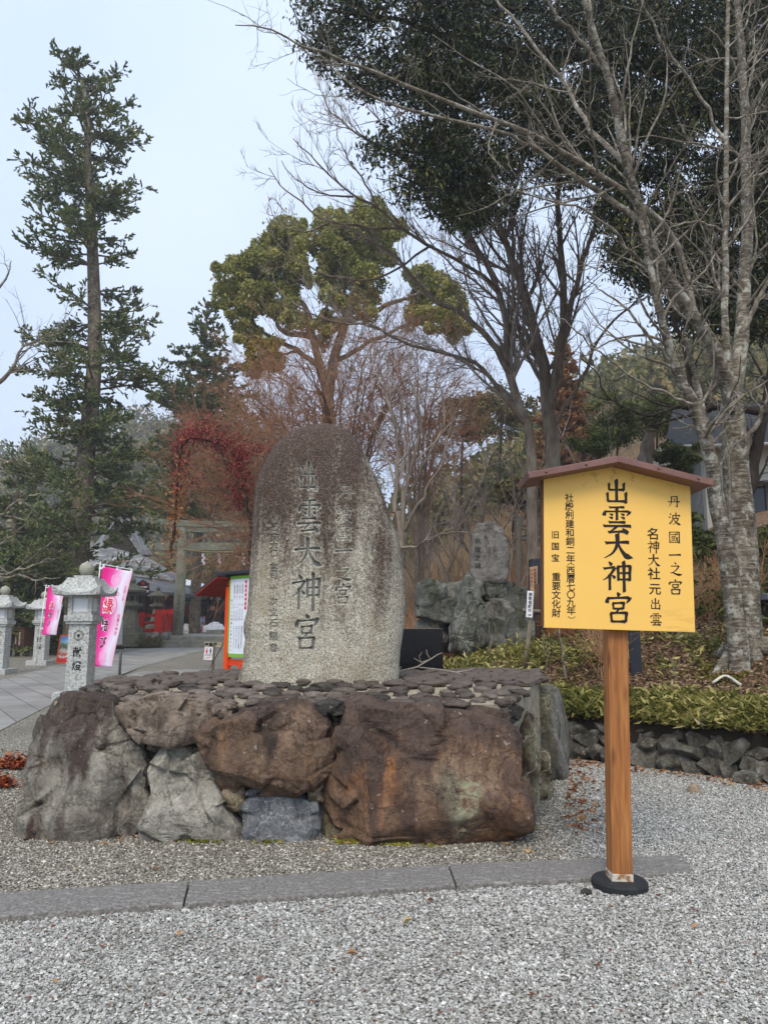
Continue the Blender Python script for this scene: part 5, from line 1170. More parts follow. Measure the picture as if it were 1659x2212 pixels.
def kids(Pm, Rm, rng, dens, t0=.15, t1=1., ang=(30, 65), lf=.45, lmin=.15, lmax=9, nseg=6, rf=.6, rmax=1, rmin=.003, wob=.12, up=.05, flat_=1., taper=.45, tip=.25):
    """children of every branch in the batch Pm (B,n,3)"""
    B, n, _ = Pm.shape
    L = np.linalg.norm(np.diff(Pm, axis=1), axis=2).sum(1)
    k = rng.poisson(np.maximum(dens*L, .01)) if dens > 0 else np.full(B, int(-dens)); idx = np.repeat(np.arange(B), k); M = len(idx)
    if M == 0: return np.zeros((0, nseg, 3)), np.zeros((0, nseg))
    t = t0+(t1-t0)*rng.random(M); x = t*(n-1); i = np.minimum(x.astype(int), n-2); f = (x-i)[:, None]
    p = Pm[idx, i]*(1-f)+Pm[idx, i+1]*f; T = Pm[idx, i+1]-Pm[idx, i]; T /= np.linalg.norm(T, axis=1)[:, None]+1e-9
    r = (Rm[idx, i]*(1-f[:, 0])+Rm[idx, i+1]*f[:, 0])
    q = rng.normal(size=(M, 3)); q[:, 2] *= flat_; q -= (q*T).sum(1)[:, None]*T; q /= np.linalg.norm(q, axis=1)[:, None]+1e-9
    a = np.radians(rng.uniform(ang[0], ang[1], M))[:, None]
    d = np.cos(a)*T+np.sin(a)*q
    ln = np.clip(L[idx]*lf*(1-taper*t)*rng.uniform(.5, 1.25, M), lmin, lmax); st = (ln/(nseg-1))[:, None]
    out = [p]
    for _ in range(nseg-1):
        d = d+rng.normal(size=(M, 3))*wob; d[:, 2] += up; d /= np.linalg.norm(d, axis=1)[:, None]; p = p+d*st; out.append(p)
    r0 = np.clip(r*rf, rmin, rmax)
    R2 = r0[:, None]*np.linspace(1, tip, nseg)[None]; R2 = np.maximum(R2, rmin*.5)
    return np.stack(out, 1), R2
def limbs(ctrl, rng, n=14, jit=.01):
    """ctrl: list of (points[(px,py,Y)...], r0, r1) -> batch"""
    Ps, Rs = [], []
    for pts, r0, r1 in ctrl:
        a = spline([P(*p) if len(p) == 3 and not isinstance(p, np.ndarray) else p for p in pts], n); a[1:] += rng.normal(size=(n-1, 3))*jit
        Ps.append(a); Rs.append(r0+(r1-r0)*np.linspace(0, 1, n)**.8)
    return np.array(Ps), np.array(Rs)
def along(Pm, k, rng, t0=.1):
    B, n, _ = Pm.shape; idx = np.repeat(np.arange(B), k); t = t0+(1-t0)*rng.random(len(idx)); x = t*(n-1); i = np.minimum(x.astype(int), n-2); f = (x-i)[:, None]
    p = Pm[idx, i]*(1-f)+Pm[idx, i+1]*f; T = Pm[idx, i+1]-Pm[idx, i]; T /= np.linalg.norm(T, axis=1)[:, None]+1e-9
    return p, T
def leaves(name, parts, m, parent):
    V = np.vstack([p[0] for p in parts]); F = []; n = 0
    for v, f in parts: F.append(f+n); n += len(v)
    return link(name, npmesh(name, V-np.array(parent.location), np.vstack(F), False), m, parent)
def bark(name, c0, c1, c2, scale=6, stretch=.25, lich=None, bands=False, rough=.9):
    b = NB(name); w = b.noise(3, 3, out=1)
    n = b.noise(scale, 8, .7, b.mapv((1, 1, stretch)))
    col = b.ramp(n, [(.3, c0), (.5, c1), (.72, c2)])
    if bands:
        bn_ = b.noise(9, 6, .7, b.mapv((.7, .7, 4.5))); col = b.mix(b.ramp(bn_, [(.52, 0.), (.60, .75)]), col, c2); col = b.mix(b.ramp(bn_, [(.36, .7), (.44, 0.)]), col, c0)
    if lich: col = b.mix(b.ramp(b.noise(7, 6, .75, loc_(b)), [(.52, 0.), (.62, .85)]), col, lich)
    return b.out(col, rough, b.bump(n, .6, .02), spec=.15)
def loc_(b): return b.mapv((1, 1, 1), loc=(7, 3, 5))
cherry = bark('cherry bark', srgb(52, 45, 38), srgb(94, 86, 74), srgb(150, 144, 130), 7, .6, srgb(176, 176, 164), True)
cherrytw = bark('cherry twig bark', srgb(70, 62, 55), srgb(118, 110, 98), srgb(166, 160, 146), 9, .8, srgb(178, 174, 158))
zelk = bark('zelkova bark', srgb(78, 69, 61), srgb(118, 107, 95), srgb(154, 146, 132), 5, .3)
zelktw = bark('zelkova twig bark', srgb(108, 97, 89), srgb(142, 131, 122), srgb(168, 159, 150), 5)
mapletw = bark('maple twig bark', srgb(116, 84, 64), srgb(152, 114, 90), srgb(176, 142, 116), 4)
firbk = bark('fir bark', srgb(50, 42, 34), srgb(94, 84, 70), srgb(134, 126, 110), 3, .5, srgb(142, 138, 118))
darkbk = bark('dark bark', srgb(30, 25, 22), srgb(52, 45, 40), srgb(78, 70, 62), 6, .3)
camphbk = bark('camphor bark', srgb(66, 58, 48), srgb(100, 90, 76), srgb(128, 118, 102), 4, .4)
firlf = leafmat('fir needles', [(0, srgb(56, 72, 48)), (.4, srgb(92, 108, 70)), (.75, srgb(132, 140, 84)), (1, srgb(174, 168, 102))], .6, .15)
oaklf = leafmat('dark glossy leaves', [(0, srgb(18, 27, 14)), (.45, srgb(33, 46, 22)), (.78, srgb(68, 77, 34)), (1, srgb(134, 126, 58))], .42, .2, .35)  # upper olive stops put lit clumps into the leaf colour
camlf = leafmat('camphor leaves', [(0, srgb(82, 94, 46)), (.4, srgb(132, 136, 68)), (.75, srgb(174, 168, 92)), (1, srgb(200, 188, 116))], .5, .3)
camyl = leafmat('yellow camphor leaves', [(0, srgb(92, 86, 30)), (.5, srgb(142, 124, 44)), (1, srgb(176, 152, 66))], .5, .3)
redlf = leafmat('red vine leaves', [(0, srgb(88, 34, 36)), (.45, srgb(138, 56, 58)), (.8, srgb(176, 92, 84)), (1, srgb(192, 120, 100))], .6, .3)
tanlf = leafmat('tan vine leaves', [(0, srgb(120, 62, 34)), (.45, srgb(164, 104, 58)), (.8, srgb(196, 152, 92)), (1, srgb(214, 186, 130))], .7, .3)
rustlf = leafmat('rusty conifer leaves', [(0, srgb(104, 74, 48)), (.5, srgb(150, 108, 70)), (1, srgb(176, 138, 94))], .8, .15)
shrlf = leafmat('shrub leaves', [(0, srgb(48, 60, 30)), (.5, srgb(82, 92, 46)), (1, srgb(124, 124, 68))], .6, .2)

# ---------------------------------------------------------------- lichened cherry tree on the right
rng = np.random.default_rng(21)
CB = on_hill(1606, 1428); CYD = float(CB[1])
ct_ = thing('cherry_tree', 'large bare tree with pale lichen banded bark right of the yellow sign', 'tree', tuple(CB))
y0 = CYD
trunks = [
 ([(1612, 1470, y0), (1611, 1420, y0), (1606, 1300, y0+.02), (1602, 1180, y0+.05), (1592, 1050, y0+.1), (1585, 960, y0+.12), (1580, 870, y0+.15)], .245, .155),
 ([(1580, 870, y0+.15), (1597, 760, y0+.3), (1606, 640, y0+.5), (1613, 480, y0+.7), (1610, 330, y0+.9), (1604, 150, y0+1.1), (1592, 0, y0+1.3), (1586, -160, y0+1.5)], .125, .045),
 ([(1582, 890, y0+.12), (1570, 830, y0), (1540, 750, y0-.2), (1500, 690, y0-.35), (1450, 610, y0-.55), (1415, 550, y0-.7), (1388, 480, y0-.85), (1352, 350, y0-1.1), (1325, 220, y0-1.3), (1308, 150, y0-1.4), (1262, 0, y0-1.7), (1240, -120, y0-1.9)], .12, .03),
 ([(1578, 890, y0), (1566, 700, y0-.1), (1567, 500, y0), (1569, 310, y0+.1), (1572, 0, y0+.2), (1573, -120, y0+.3)], .062, .022),
 ([(1598, 1470, y0-.28), (1596, 1420, y0-.24), (1578, 1250, y0-.3), (1560, 1150, y0-.36), (1545, 1080, y0-.42), (1534, 985, y0-.5), (1500, 880, y0-.6), (1462, 800, y0-.7), (1430, 700, y0-.85), (1408, 600, y0-1.0), (1380, 470, y0-1.1)], .15, .035),
 ([(1566, 1170, y0-.38), (1552, 1060, y0-.2), (1530, 950, y0-.1), (1512, 860, y0), (1480, 730, y0+.1)], .07, .03),
]
tp, tr = limbs(trunks, rng, 22, .006); tr = tr*.9
big = [
 ([(1500, 690, y0-.35), (1457, 522, y0-.5), (1381, 442, y0-.8), (1290, 376, y0-1.1), (1196, 313, y0-1.4), (1081, 261, y0-1.7), (903, 198, y0-2.0), (764, 136, y0-2.2), (666, 101, y0-2.3), (590, 66, y0-2.35), (512, 50, y0-2.4)], .062, .006),
 ([(1388, 480, y0-.85), (1304, 421, y0-.9), (1231, 376, y0-1.1), (1151, 317, y0-1.2), (1081, 289, y0-1.4), (868, 230, y0-1.5), (764, 188, y0-1.6), (715, 139, y0-1.6), (668, 96, y0-1.7)], .05, .006),
 ([(1365, 400, y0-1.0), (1342, 341, y0-.9), (1276, 286, y0-.6), (1231, 205, y0-.4), (1196, 150, y0-.3), (1141, 84, y0-.1), (1081, 7, y0), (1030, -60, y0+.1)], .05, .018),
 ([(1308, 150, y0-1.4), (1249, 84, y0-1.5), (1186, 10, y0-1.7), (1140, -60, y0-1.8)], .035, .014),
 ([(1569, 310, y0+.1), (1499, 188, y0), (1437, 101, y0-.2), (1384, 0, y0-.4), (1350, -80, y0-.5)], .032, .012),
 ([(1462, 800, y0-.7), (1380, 700, y0-.9), (1320, 640, y0-1.0), (1270, 610, y0-1.1)], .03, .008),
 ([(1600, 720, y0+.3), (1640, 640, y0+.2), (1690, 520, y0), (1740, 400, y0-.2)], .05, .02),
 ([(1595, 1000, y0), (1640, 900, y0-.2), (1660, 860, y0-.3), (1720, 780, y0-.5)], .045, .02),
 ([(1500, 880, y0-.6), (1440, 850, y0-1.0), (1340, 800, y0-1.3), (1250, 720, y0-1.5), (1180, 660, y0-1.6)], .028, .006),
 ([(1567, 500, y0), (1500, 480, y0-.3), (1430, 500, y0-.6), (1330, 560, y0-.9), (1240, 590, y0-1.1)], .025, .006),
 ([(1450, 610, y0-.5), (1380, 560, y0-.8), (1290, 470, y0-1.2), (1180, 430, y0-1.5), (1060, 400, y0-1.8)], .035, .006),
 ([(1606, 640, y0+.5), (1560, 560, y0+.2), (1530, 470, y0-.2), (1460, 380, y0-.6)], .03, .008),
]
bp, br_ = limbs(big, rng, 22, .012); br_ = br_*.8
w = Wood().add(tp, tr, 12)
# root flare and roots
for a, l in ((200, .55), (245, .35), (330, 1.5), (20, .6), (120, .5)):
    d = np.array([cos(R(a)), sin(R(a)), 0]); pts = []
    for t in np.linspace(0, 1, 6):
        q = CB+d*(.10+l*t); q[2] = float(hz(q[0], q[1]))+.20*(1-t)**2.5-.02-.05*t; pts.append(q)
    w.add(np.array(pts), np.linspace(.12, .035, 6)*(1.0 if a != 330 else 1.0), 8)
w.build('trunk', cherry, ct_)
w2 = Wood().add(bp, br_, 7)
src_p = np.concatenate([tp[1:], bp]); src_r = np.concatenate([tr[1:], br_])
k1, r1 = kids(src_p, src_r, rng, 2.6, .22, 1, (25, 65), .30, .35, 1.9, 9, .5, .02, .0045, .14, .03, 1, .4)
k2, r2 = kids(k1, r1, rng, 5.0, .1, 1, (25, 70), .45, .15, .8, 7, .6, .012, .0032, .2, .05, 1, .4)
k3, r3 = kids(k2, r2, rng, 4.5, .1, 1, (30, 75), .5, .06, .3, 5, .7, .006, .0026, .2, .06)
w2.add(k1, r1, 5).add(k2, r2, 4).add(k3, r3, 3)
w2.build('branches', cherrytw, ct_)

# ---------------------------------------------------------------- bare zelkova group behind the sign
rng = np.random.default_rng(31)
def bare_tree(name, label, base, ctrl, barkm_, twm, cfg, group=None, sides=9, n=16):
    t = thing(name, label, 'tree', tuple(base), 0, group)
    Pm, Rm = limbs(ctrl, rng, n, .02)
    Rm = Rm*.88; w = Wood().add(Pm, Rm, sides); w.build('trunk', barkm_, t)
    w2 = Wood(); A, B_ = Pm, Rm
    for c in cfg:
        A, B_ = kids(A, B_, rng, **c); w2.add(A, B_, 5 if c.get('nseg', 6) > 6 else 3)
    w2.build('branches', twm, t); return t
ZY = 17.0
zb1 = at_hill(1150, ZY); zb2 = at_hill(1192, ZY+.8); zy2 = ZY+.8
zcfg = [dict(dens=2.5, t0=.25, ang=(20, 50), lf=.32, lmin=.6, lmax=3.6, nseg=9, rf=.5, rmax=.05, rmin=.008, wob=.12, up=.09),
        dict(dens=3.4, t0=.1, ang=(20, 50), lf=.42, lmin=.4, lmax=1.5, nseg=7, rf=.6, rmax=.02, rmin=.006, wob=.12, up=.07),
        dict(dens=5.5, t0=.1, ang=(20, 50), lf=.5, lmin=.2, lmax=.8, nseg=5, rf=.7, rmax=.01, rmin=.0072, wob=.13, up=.05)]
bare_tree('bare_tree', 'bare grey tree with forked slender trunks rising left behind the sign roof', zb1, [
  ([zb1-[0, 0, .2], (1150, 998, ZY), (1137, 919, ZY), (1101, 808, ZY), (1097, 719, ZY), (1079, 635, ZY), (1048, 564, ZY), (1022, 520, ZY), (985, 440, ZY), (950, 380, ZY)], .17, .03),
  ([(1101, 808, ZY), (1070, 750, ZY-.3), (1013, 688, ZY-.6), (968, 662, ZY-.8), (924, 640, ZY-1), (860, 560, ZY-1.2), (800, 520, ZY-1.4), (740, 480, ZY-1.5)], .10, .02),
  ([(1137, 919, ZY), (1090, 860, ZY-.4), (1040, 790, ZY-.8), (982, 770, ZY-1), (857, 735, ZY-1.4), (804, 700, ZY-1.6), (717, 696, ZY-1.8), (640, 660, ZY-2)], .075, .015),
  ([(1079, 635, ZY), (1050, 600, ZY-.5), (931, 530, ZY-.8), (868, 494, ZY-1), (816, 446, ZY-1.2), (764, 425, ZY-1.4), (701, 369, ZY-1.6), (666, 334, ZY-1.7), (635, 299, ZY-1.8)], .06, .012),
  ([(868, 494, ZY-1), (800, 490, ZY-1.2), (715, 480, ZY-1.5), (652, 439, ZY-1.7), (607, 400, ZY-1.8), (579, 362, ZY-1.9)], .04, .01),
  ([(1048, 564, ZY), (960, 440, ZY), (880, 350, ZY), (785, 299, ZY-.2), (743, 268, ZY-.3), (708, 230, ZY-.4), (690, 190, ZY-.4)], .055, .01),
  ([(1125, 880, ZY), (1060, 820, ZY+.6), (1000, 780, ZY+1), (930, 750, ZY+1.2), (830, 720, ZY+1.4)], .05, .012),
  ([(816, 446, ZY-1.2), (770, 370, ZY-1.4), (740, 320, ZY-1.5), (725, 260, ZY-1.5)], .03, .009), ([(764, 425, ZY-1.4), (700, 420, ZY-1.6), (640, 390, ZY-1.7), (610, 350, ZY-1.7)], .03, .009), ([(880, 350, ZY), (820, 260, ZY), (770, 200, ZY), (720, 180, ZY)], .03, .009), ([(960, 440, ZY), (900, 300, ZY+.3), (850, 220, ZY+.4), (800, 190, ZY+.4)], .035, .009), ([(715, 480, ZY-1.5), (660, 500, ZY-1.7), (610, 490, ZY-1.8), (580, 440, ZY-1.8)], .025, .008),
  ([(931, 530, ZY-.8), (820, 600, ZY-1), (700, 590, ZY-1.3), (610, 540, ZY-1.5), (575, 470, ZY-1.6)], .035, .01)], zelk, zelktw, zcfg, 'bare trees behind the yellow sign')
bare_tree('bare_tree', 'stout bare grey tree with three upright limbs, directly behind the sign roof', zb2, [
  ([zb2-[0, 0, .2], (1190, 998, zy2), (1185, 888, zy2), (1172, 786, zy2), (1150, 697, zy2), (1132, 626, zy2), (1101, 547, zy2), (1060, 430, zy2), (1010, 330, zy2), (980, 250, zy2)], .25, .04),
  ([(1185, 888, zy2), (1208, 764, zy2-.2), (1217, 653, zy2-.3), (1212, 520, zy2-.4), (1205, 440, zy2-.5), (1212, 340, zy2-.5), (1200, 240, zy2-.5)], .16, .03),
  ([(1208, 786, zy2-.2), (1234, 653, zy2+.2), (1261, 564, zy2+.4), (1279, 500, zy2+.6), (1310, 420, zy2+.8), (1330, 330, zy2+1)], .11, .025),
  ([(1190, 930, zy2), (1250, 830, zy2-.5), (1300, 720, zy2-.8), (1360, 660, zy2-1), (1420, 600, zy2-1.2)], .07, .015),
  ([(1185, 888, zy2), (1215, 800, zy2-.8), (1190, 720, zy2-1.2), (1160, 600, zy2-1.4), (1110, 470, zy2-1.6)], .05, .015),
  ([(1172, 786, zy2), (1120, 700, zy2+.5), (1040, 620, zy2+.8), (960, 560, zy2+1), (890, 470, zy2+1.2)], .07, .015)], zelk, zelktw, zcfg, 'bare trees behind the yellow sign')
scfg = [dict(dens=1.6, t0=.15, ang=(20, 55), lf=.42, lmin=.3, lmax=1.8, nseg=8, rf=.6, rmax=.03, rmin=.007, wob=.14, up=.06),
        dict(dens=3.0, t0=.1, ang=(20, 55), lf=.45, lmin=.2, lmax=.8, nseg=6, rf=.65, rmax=.012, rmin=.005, wob=.15, up=.04),
        dict(dens=4.0, t0=.1, ang=(20, 60), lf=.5, lmin=.12, lmax=.4, nseg=4, rf=.7, rmax=.007, rmin=.004, wob=.15, up=.03)]
sb = at_hill(866, 13.2); sy = 13.2
bare_tree('bare_tree', 'slender bare multi stemmed tree close to the right edge of the monument', sb, [
  ([sb-[0, 0, .1], (863, 1149, sy), (849, 1100, sy), (860, 1030, sy), (856, 960, sy), (850, 900, sy), (832, 850, sy), (820, 800, sy)], .075, .015),
  ([sb-[0, 0, .1], (868, 1140, sy), (876, 1080, sy), (893, 1000, sy), (905, 930, sy), (900, 860, sy), (880, 800, sy), (885, 760, sy)], .065, .012),
  ([(870, 1150, sy), (905, 1090, sy-.2), (930, 1040, sy-.3), (960, 990, sy-.4), (975, 920, sy-.5), (1000, 860, sy-.5)], .045, .01),
  ([(867, 1184, sy-.1), (895, 1180, sy-.3), (925, 1165, sy-.5), (955, 1153, sy-.6), (990, 1148, sy-.7), (1030, 1150, sy-.8)], .03, .008),
  ([(862, 1120, sy), (895, 1040, sy+.3), (940, 960, sy+.4), (960, 900, sy+.5), (950, 830, sy+.5)], .04, .01)], zelk, zelktw, scfg)
# young bare trees on the bank
def sapling(px, Y, hpx, lab, lean=0):
    b0 = at_hill(px, Y); k = Y/FPX; h = hpx*k
    tops = b0+np.array([lean*h, 0, h]); mid = (b0+tops)/2+rng.normal(size=3)*[.1, .1, 0]*h*.3
    bare_tree('bare_sapling', lab, b0, [([b0-[0, 0, .1], mid, tops], .012+.014*h, .006), ([b0+(tops-b0)*.25, b0+(tops-b0)*.6+[.16*h, 0, 0], b0+(tops-b0)*.9+[.26*h, .1*h, 0]], .008+.008*h, .005), ([b0+(tops-b0)*.2, b0+(tops-b0)*.55-[.18*h, 0, 0], b0+(tops-b0)*.85-[.3*h, .1*h, 0]], .008+.008*h, .005)],
              zelk, zelktw, scfg, 'young bare trees on the bank', 6, 10)
for a in ((945, 22, 330, 'young bare tree on the bank, first right of the monument stem'), (1000, 20, 300, 'young bare tree just left of the small standing stone'), (1040, 24, 380, 'tall young bare tree rising behind the small standing stone', .05),
          (1085, 16, 220, 'short young bare tree right beside the small standing stone', .12), (1122, 26, 400, 'young bare tree behind the rail fence, left of the sign roof', -.06), (1340, 21, 330, 'young bare tree above the middle of the sign roof'), (1425, 17, 260, 'young bare tree above the right end of the sign roof', -.08),
          (1300, 30, 420, 'taller thin bare tree beside the rusty conifer', .03), (900, 30, 360, 'hazy young bare tree above the right shoulder of the monument'), (970, 34, 420, 'hazy thin bare tree between the monument and the bare forked tree', .03)): sapling(*a)

# ---------------------------------------------------------------- brown maples behind the monument
rng = np.random.default_rng(41)
mcfg = [dict(dens=1.7, t0=.3, ang=(20, 55), lf=.42, lmin=.5, lmax=2.6, nseg=8, rf=.55, rmax=.04, rmin=.009, wob=.13, up=.0),
        dict(dens=3.2, t0=.15, ang=(20, 55), lf=.42, lmin=.3, lmax=1.1, nseg=6, rf=.6, rmax=.014, rmin=.007, wob=.13, up=.02),
        dict(dens=5.0, t0=.1, ang=(15, 45), lf=.55, lmin=.2, lmax=.6, nseg=4, rf=.7, rmax=.009, rmin=.0055, wob=.12, up=.06)]
def maple(px, Y, pts, lab):
    b0 = at_hill(px, Y) if px > 640 else at_ground(px, Y); ctrl = []
    for (x, y, dY) in pts+[(px+(a-px)*.8+rng.normal()*25, c+40+rng.normal()*25, d_+rng.normal()*1.5) for a, c, d_ in pts]:
        ctrl.append(([b0-[0, 0, .1], (px+(x-px)*.15, 1200+(y-1200)*.2, Y), (px+(x-px)*.4, 1200+(y-1200)*.62, Y+dY*.4), (px+(x-px)*.72, 1200+(y-1200)*.9, Y+dY*.8), (x, y, Y+dY)], .055, .012))
    return bare_tree('maple_tree', lab, b0, ctrl, zelk, mapletw, mcfg, 'leafless maples with red brown twigs behind the monument')
maple(745, 21, [(520, 850, -1), (585, 800, 1), (650, 770, -1.5), (720, 745, .5), (790, 770, -1), (850, 760, 1), (905, 800, -.5), (620, 900, -2), (560, 930, 0), (860, 860, -2), (690, 840, -3), (780, 850, -2.5)], 'wide leafless maple with red brown twigs right behind the monument top')
maple(600, 25, [(440, 930, 0), (500, 900, 1), (560, 860, -1), (610, 850, 1), (650, 880, -1), (440, 960, -1.5), (500, 980, -2), (560, 960, -2), (380, 970, 0), (430, 1060, -3), (500, 1080, -4), (560, 1070, -4), (460, 1140, -5), (530, 1150, -5)], 'leafless maple with red brown twigs left of the monument, above the red vine')
maple(905, 26, [(800, 800, 0), (850, 770, 1), (900, 750, -1), (960, 770, 0), (1000, 820, 1), (940, 860, -2), (1020, 890, 0), (860, 880, -1)], 'leafless maple with red brown twigs right of the monument top')

# ---------------------------------------------------------------- evergreen oak overhead
rng = np.random.default_rng(51)
ob_ = at_hill(1730, 15.5)
oak = thing('evergreen_oak', 'huge dark evergreen tree whose leafy boughs fill the upper right', 'tree', tuple(ob_))
oc = [([ob_-[0, 0, .2], (1725, 900, 15.5), (1710, 600, 15.4), (1680, 380, 15.2), (1640, 200, 15), (1590, 0, 15), (1560, -200, 15)], .42, .16),
      ([(1680, 380, 15.2), (1560, 230, 14.6), (1400, 150, 14), (1250, 120, 13.6), (1100, 100, 13.2), (900, 60, 12.8), (700, 20, 12.4)], .20, .02),
      ([(1640, 260, 15), (1480, 240, 14.6), (1330, 260, 14.2), (1180, 300, 13.8), (1050, 350, 13.5), (930, 400, 13.2), (850, 380, 13)], .13, .015),
      ([(1710, 600, 15.4), (1620, 520, 15.0), (1520, 500, 14.8), (1420, 540, 14.6)], .12, .02),
      ([(1590, 0, 15), (1400, -60, 14), (1150, -60, 13.5), (900, -60, 13), (720, -50, 12.6)], .14, .02),
      ([(1400, 150, 14), (1200, 30, 13.4), (1000, 0, 13)], .08, .02), ([(1250, 120, 13.6), (1080, 180, 13.2), (900, 170, 12.8), (780, 160, 12.6)], .07, .012),
      ([(1710, 600, 15.4), (1640, 620, 16), (1560, 640, 16.5), (1470, 640, 17)], .1, .02)]
Pm, Rm = limbs(oc, rng, 16, .03)
Wood().add(Pm, Rm, 9).build('trunk', darkbk, oak)
def inside(px, py):
    if inpoly(px, py, [(640, -40), (655, 40), (672, 110), (720, 160), (775, 195), (850, 215), (905, 225), (960, 240), (900, 262), (840, 290), (795, 300), (785, 340), (835, 390), (850, 430), (905, 440), (960, 455), (1000, 500), (1030, 480), (1080, 450), (1150, 430), (1240, 420), (1310, 470), (1330, 560), (1350, 600), (1420, 640), (1440, 690), (1500, 720), (1600, 730), (1720, 720), (1720, -60), (640, -60)]): pass
    else: return 0
    g = [(1215, 150, 24, 12), (1235, 105, 22, 14), (1335, 170, 26, 16), (1370, 325, 36, 26), (1520, 320, 44, 20), (1545, 290, 40, 22), (1645, 75, 12, 16), (1215, 300, 22, 18), (1100, 20, 12, 8), (1000, 245, 90, 16), (1130, 400, 70, 24), (1250, 420, 60, 22), (1400, 420, 40, 26), (1500, 385, 50, 14), (1300, 350, 30, 14), (1110, 320, 30, 22), (905, 130, 24, 10), (780, 120, 20, 10), (1095, 120, 16, 12), (1460, 160, 20, 8), (1360, 120, 14, 12)]
    for x, y, a, c in g:
        if ((px-x)/a)**2+((py-y)/c)**2 < 1: return 0
    d = vnoise(np.array([[px/46., py/38., 3.3]]), 4)[0]
    return 1 if d > -.5 else .12
cl = []
while len(cl) < 4000:
    px, py = rng.uniform(640, 1720), rng.uniform(-60, 730)
    if px < 900 and rng.random() < .55: continue
    if rng.random() < inside(px, py): cl.append(P(px, py, rng.uniform(12.4, 16.8) if px > 1000 else rng.uniform(12.0, 14.0)))
cl = np.array(cl); n_ = 30
tw0 = np.stack([cl+rng.normal(size=cl.shape)*.04, cl+np.array([0, 0, .06])+rng.normal(size=cl.shape)*.14, cl+np.array([0, 0, .22])+rng.normal(size=cl.shape)*.35], 1)
Wood().add(tw0, np.tile([.004, .007, .012], (len(cl), 1)), 3).build('twigs', darkbk, oak)
pp_ = np.repeat(cl, n_, 0)+rng.normal(size=(len(cl)*n_, 3))*[.16, .16, .14]; dv_ = rng.normal(size=pp_.shape)*.55; dv_[:, 2] -= .95
V, F = leafquads(pp_, np.full(len(pp_), .125), rng, 2.7, 1, dv_, .3); leaves('crown', [(V, F)], oaklf, oak)

# ---------------------------------------------------------------- conifers on the left
def fir(base, height, prof, lab, rng, trunk_pts=None, r0=.4, dens=1.0, nsz=.15, group=None, m=firlf, name='fir_tree', h0=.12, up=(5, 28), bm=firbk, needles=6):
    t = thing(name, lab, 'tree', tuple(base), 0, group)
    tp_ = spline(trunk_pts if trunk_pts is not None else [base-[0, 0, .3], base+[0, 0, height*.5], base+[0, 0, height]], 26)
    rr = r0*(1-np.linspace(0, 1, 26))**.85+.03
    Wood().add(tp_, rr, 12).build('trunk', bm, t)
    hs = h0; Bp, Br = [], []
    while hs < .985:
        rad = np.interp(hs, prof[0], prof[1])
        if rng.random() < .06 and hs > .3: hs += .022
        for k in range(rng.integers(3, 6)):
            a = rng.uniform(0, 2*pi); L_ = rad*rng.uniform(.5, 1.12); el = R(rng.uniform(*up)+25*(hs > .85)); c = hs*25; i = min(int(c), 24); p = tp_[i]*(1-(c-i))+tp_[i+1]*(c-i)
            d = np.array([cos(a)*cos(el), sin(a)*cos(el), sin(el)]); pts = [p]; m_ = 8
            for q in range(m_-1):
                f = q/(m_-2); d = d+np.array([0, 0, -.10*(1-f)+.10*f])+rng.normal(size=3)*.07; d /= np.linalg.norm(d); pts.append(pts[-1]+d*L_/(m_-1))
            Bp.append(pts); Br.append(np.linspace(.028+.012*L_, .008, m_))
        hs += rng.uniform(.010, .026)/dens
    Bp, Br = np.array(Bp), np.array(Br)
    k1, r1 = kids(Bp, Br, rng, 5.2, .2, 1, (35, 65), .36, .25, 1.5, 6, .5, .02, .007, .08, .03, .25, .5)
    k2, r2 = kids(k1, r1, rng, 6.5, .1, 1, (30, 60), .5, .14, .55, 4, .6, .01, .005, .1, .04, .4, .4)
    Wood().add(Bp, Br, 6).add(k1, r1, 3).build('branches', bm, t)
    parts = []
    for A, k in ((k1, 10), (k2, needles)):
        p, T = along(A, k, rng, .15); T = T+rng.normal(size=T.shape)*.30; T[:, 2] += .28
        parts.append(leafquads(p, np.full(len(p), nsz), rng, 2.4, 1, T*2.4, .25))
    leaves('crown', parts, m, t); return t
rng = np.random.default_rng(61)
FY = 35.5; fb_ = at_ground(166, FY)
k = FY/FPX
fir(fb_, 27.5, ([0, .10, .2, .3, .4, .5, .58, .66, .72, .80, .88, .95, 1], [3.9, 4.0, 4.1, 4.4, 4.0, 3.7, 3.0, 3.2, 4.1, 3.5, 2.8, 2.0, .5]), 'tall fir tree with layered dark green boughs, tallest tree at left', rng,
    [fb_-[0, 0, .3], P(168, 1240, FY), P(178, 1100, FY), P(190, 950, FY), P(205, 780, FY), P(203, 600, FY), P(196, 450, FY), P(190, 330, FY), P(186, 210, FY), P(160, 130, FY)], .54, 1.0, .20)
rng = np.random.default_rng(62)
f2 = at_ground(420, 52)
fir(f2, 25.2, ([0, .3, .5, .62, .75, .9, 1], [2.4, 4.0, 4.4, 4.0, 3.1, 1.7, .2]), 'smaller dark conifer between the tall fir and the round crowned evergreen', rng, None, .4, 1.5, .27, h0=.36, needles=6)
rng = np.random.default_rng(63)
for px, Y, h, pr_, lab in ((15, 36, 9.5, 2.6, 'dark conifer at the far left edge above the left lantern'), (95, 38, 7.5, 2.6, 'low dark conifer behind the smaller banner'), (52, 44, 11, 3.0, 'tallest of the low dark conifers behind the brown box')):
    fir(at_ground(px, Y), h, ([0, .2, .5, .8, 1], [pr_, pr_*1.05, pr_*.8, pr_*.45, .1]), lab, rng, None, .2, .8, .22, 'low dark conifers left of the tall fir' if px < 200 else None, h0=.05, name='conifer', needles=3, up=(-8, 14))
rng = np.random.default_rng(64)
rb = at_hill(1238, 36)
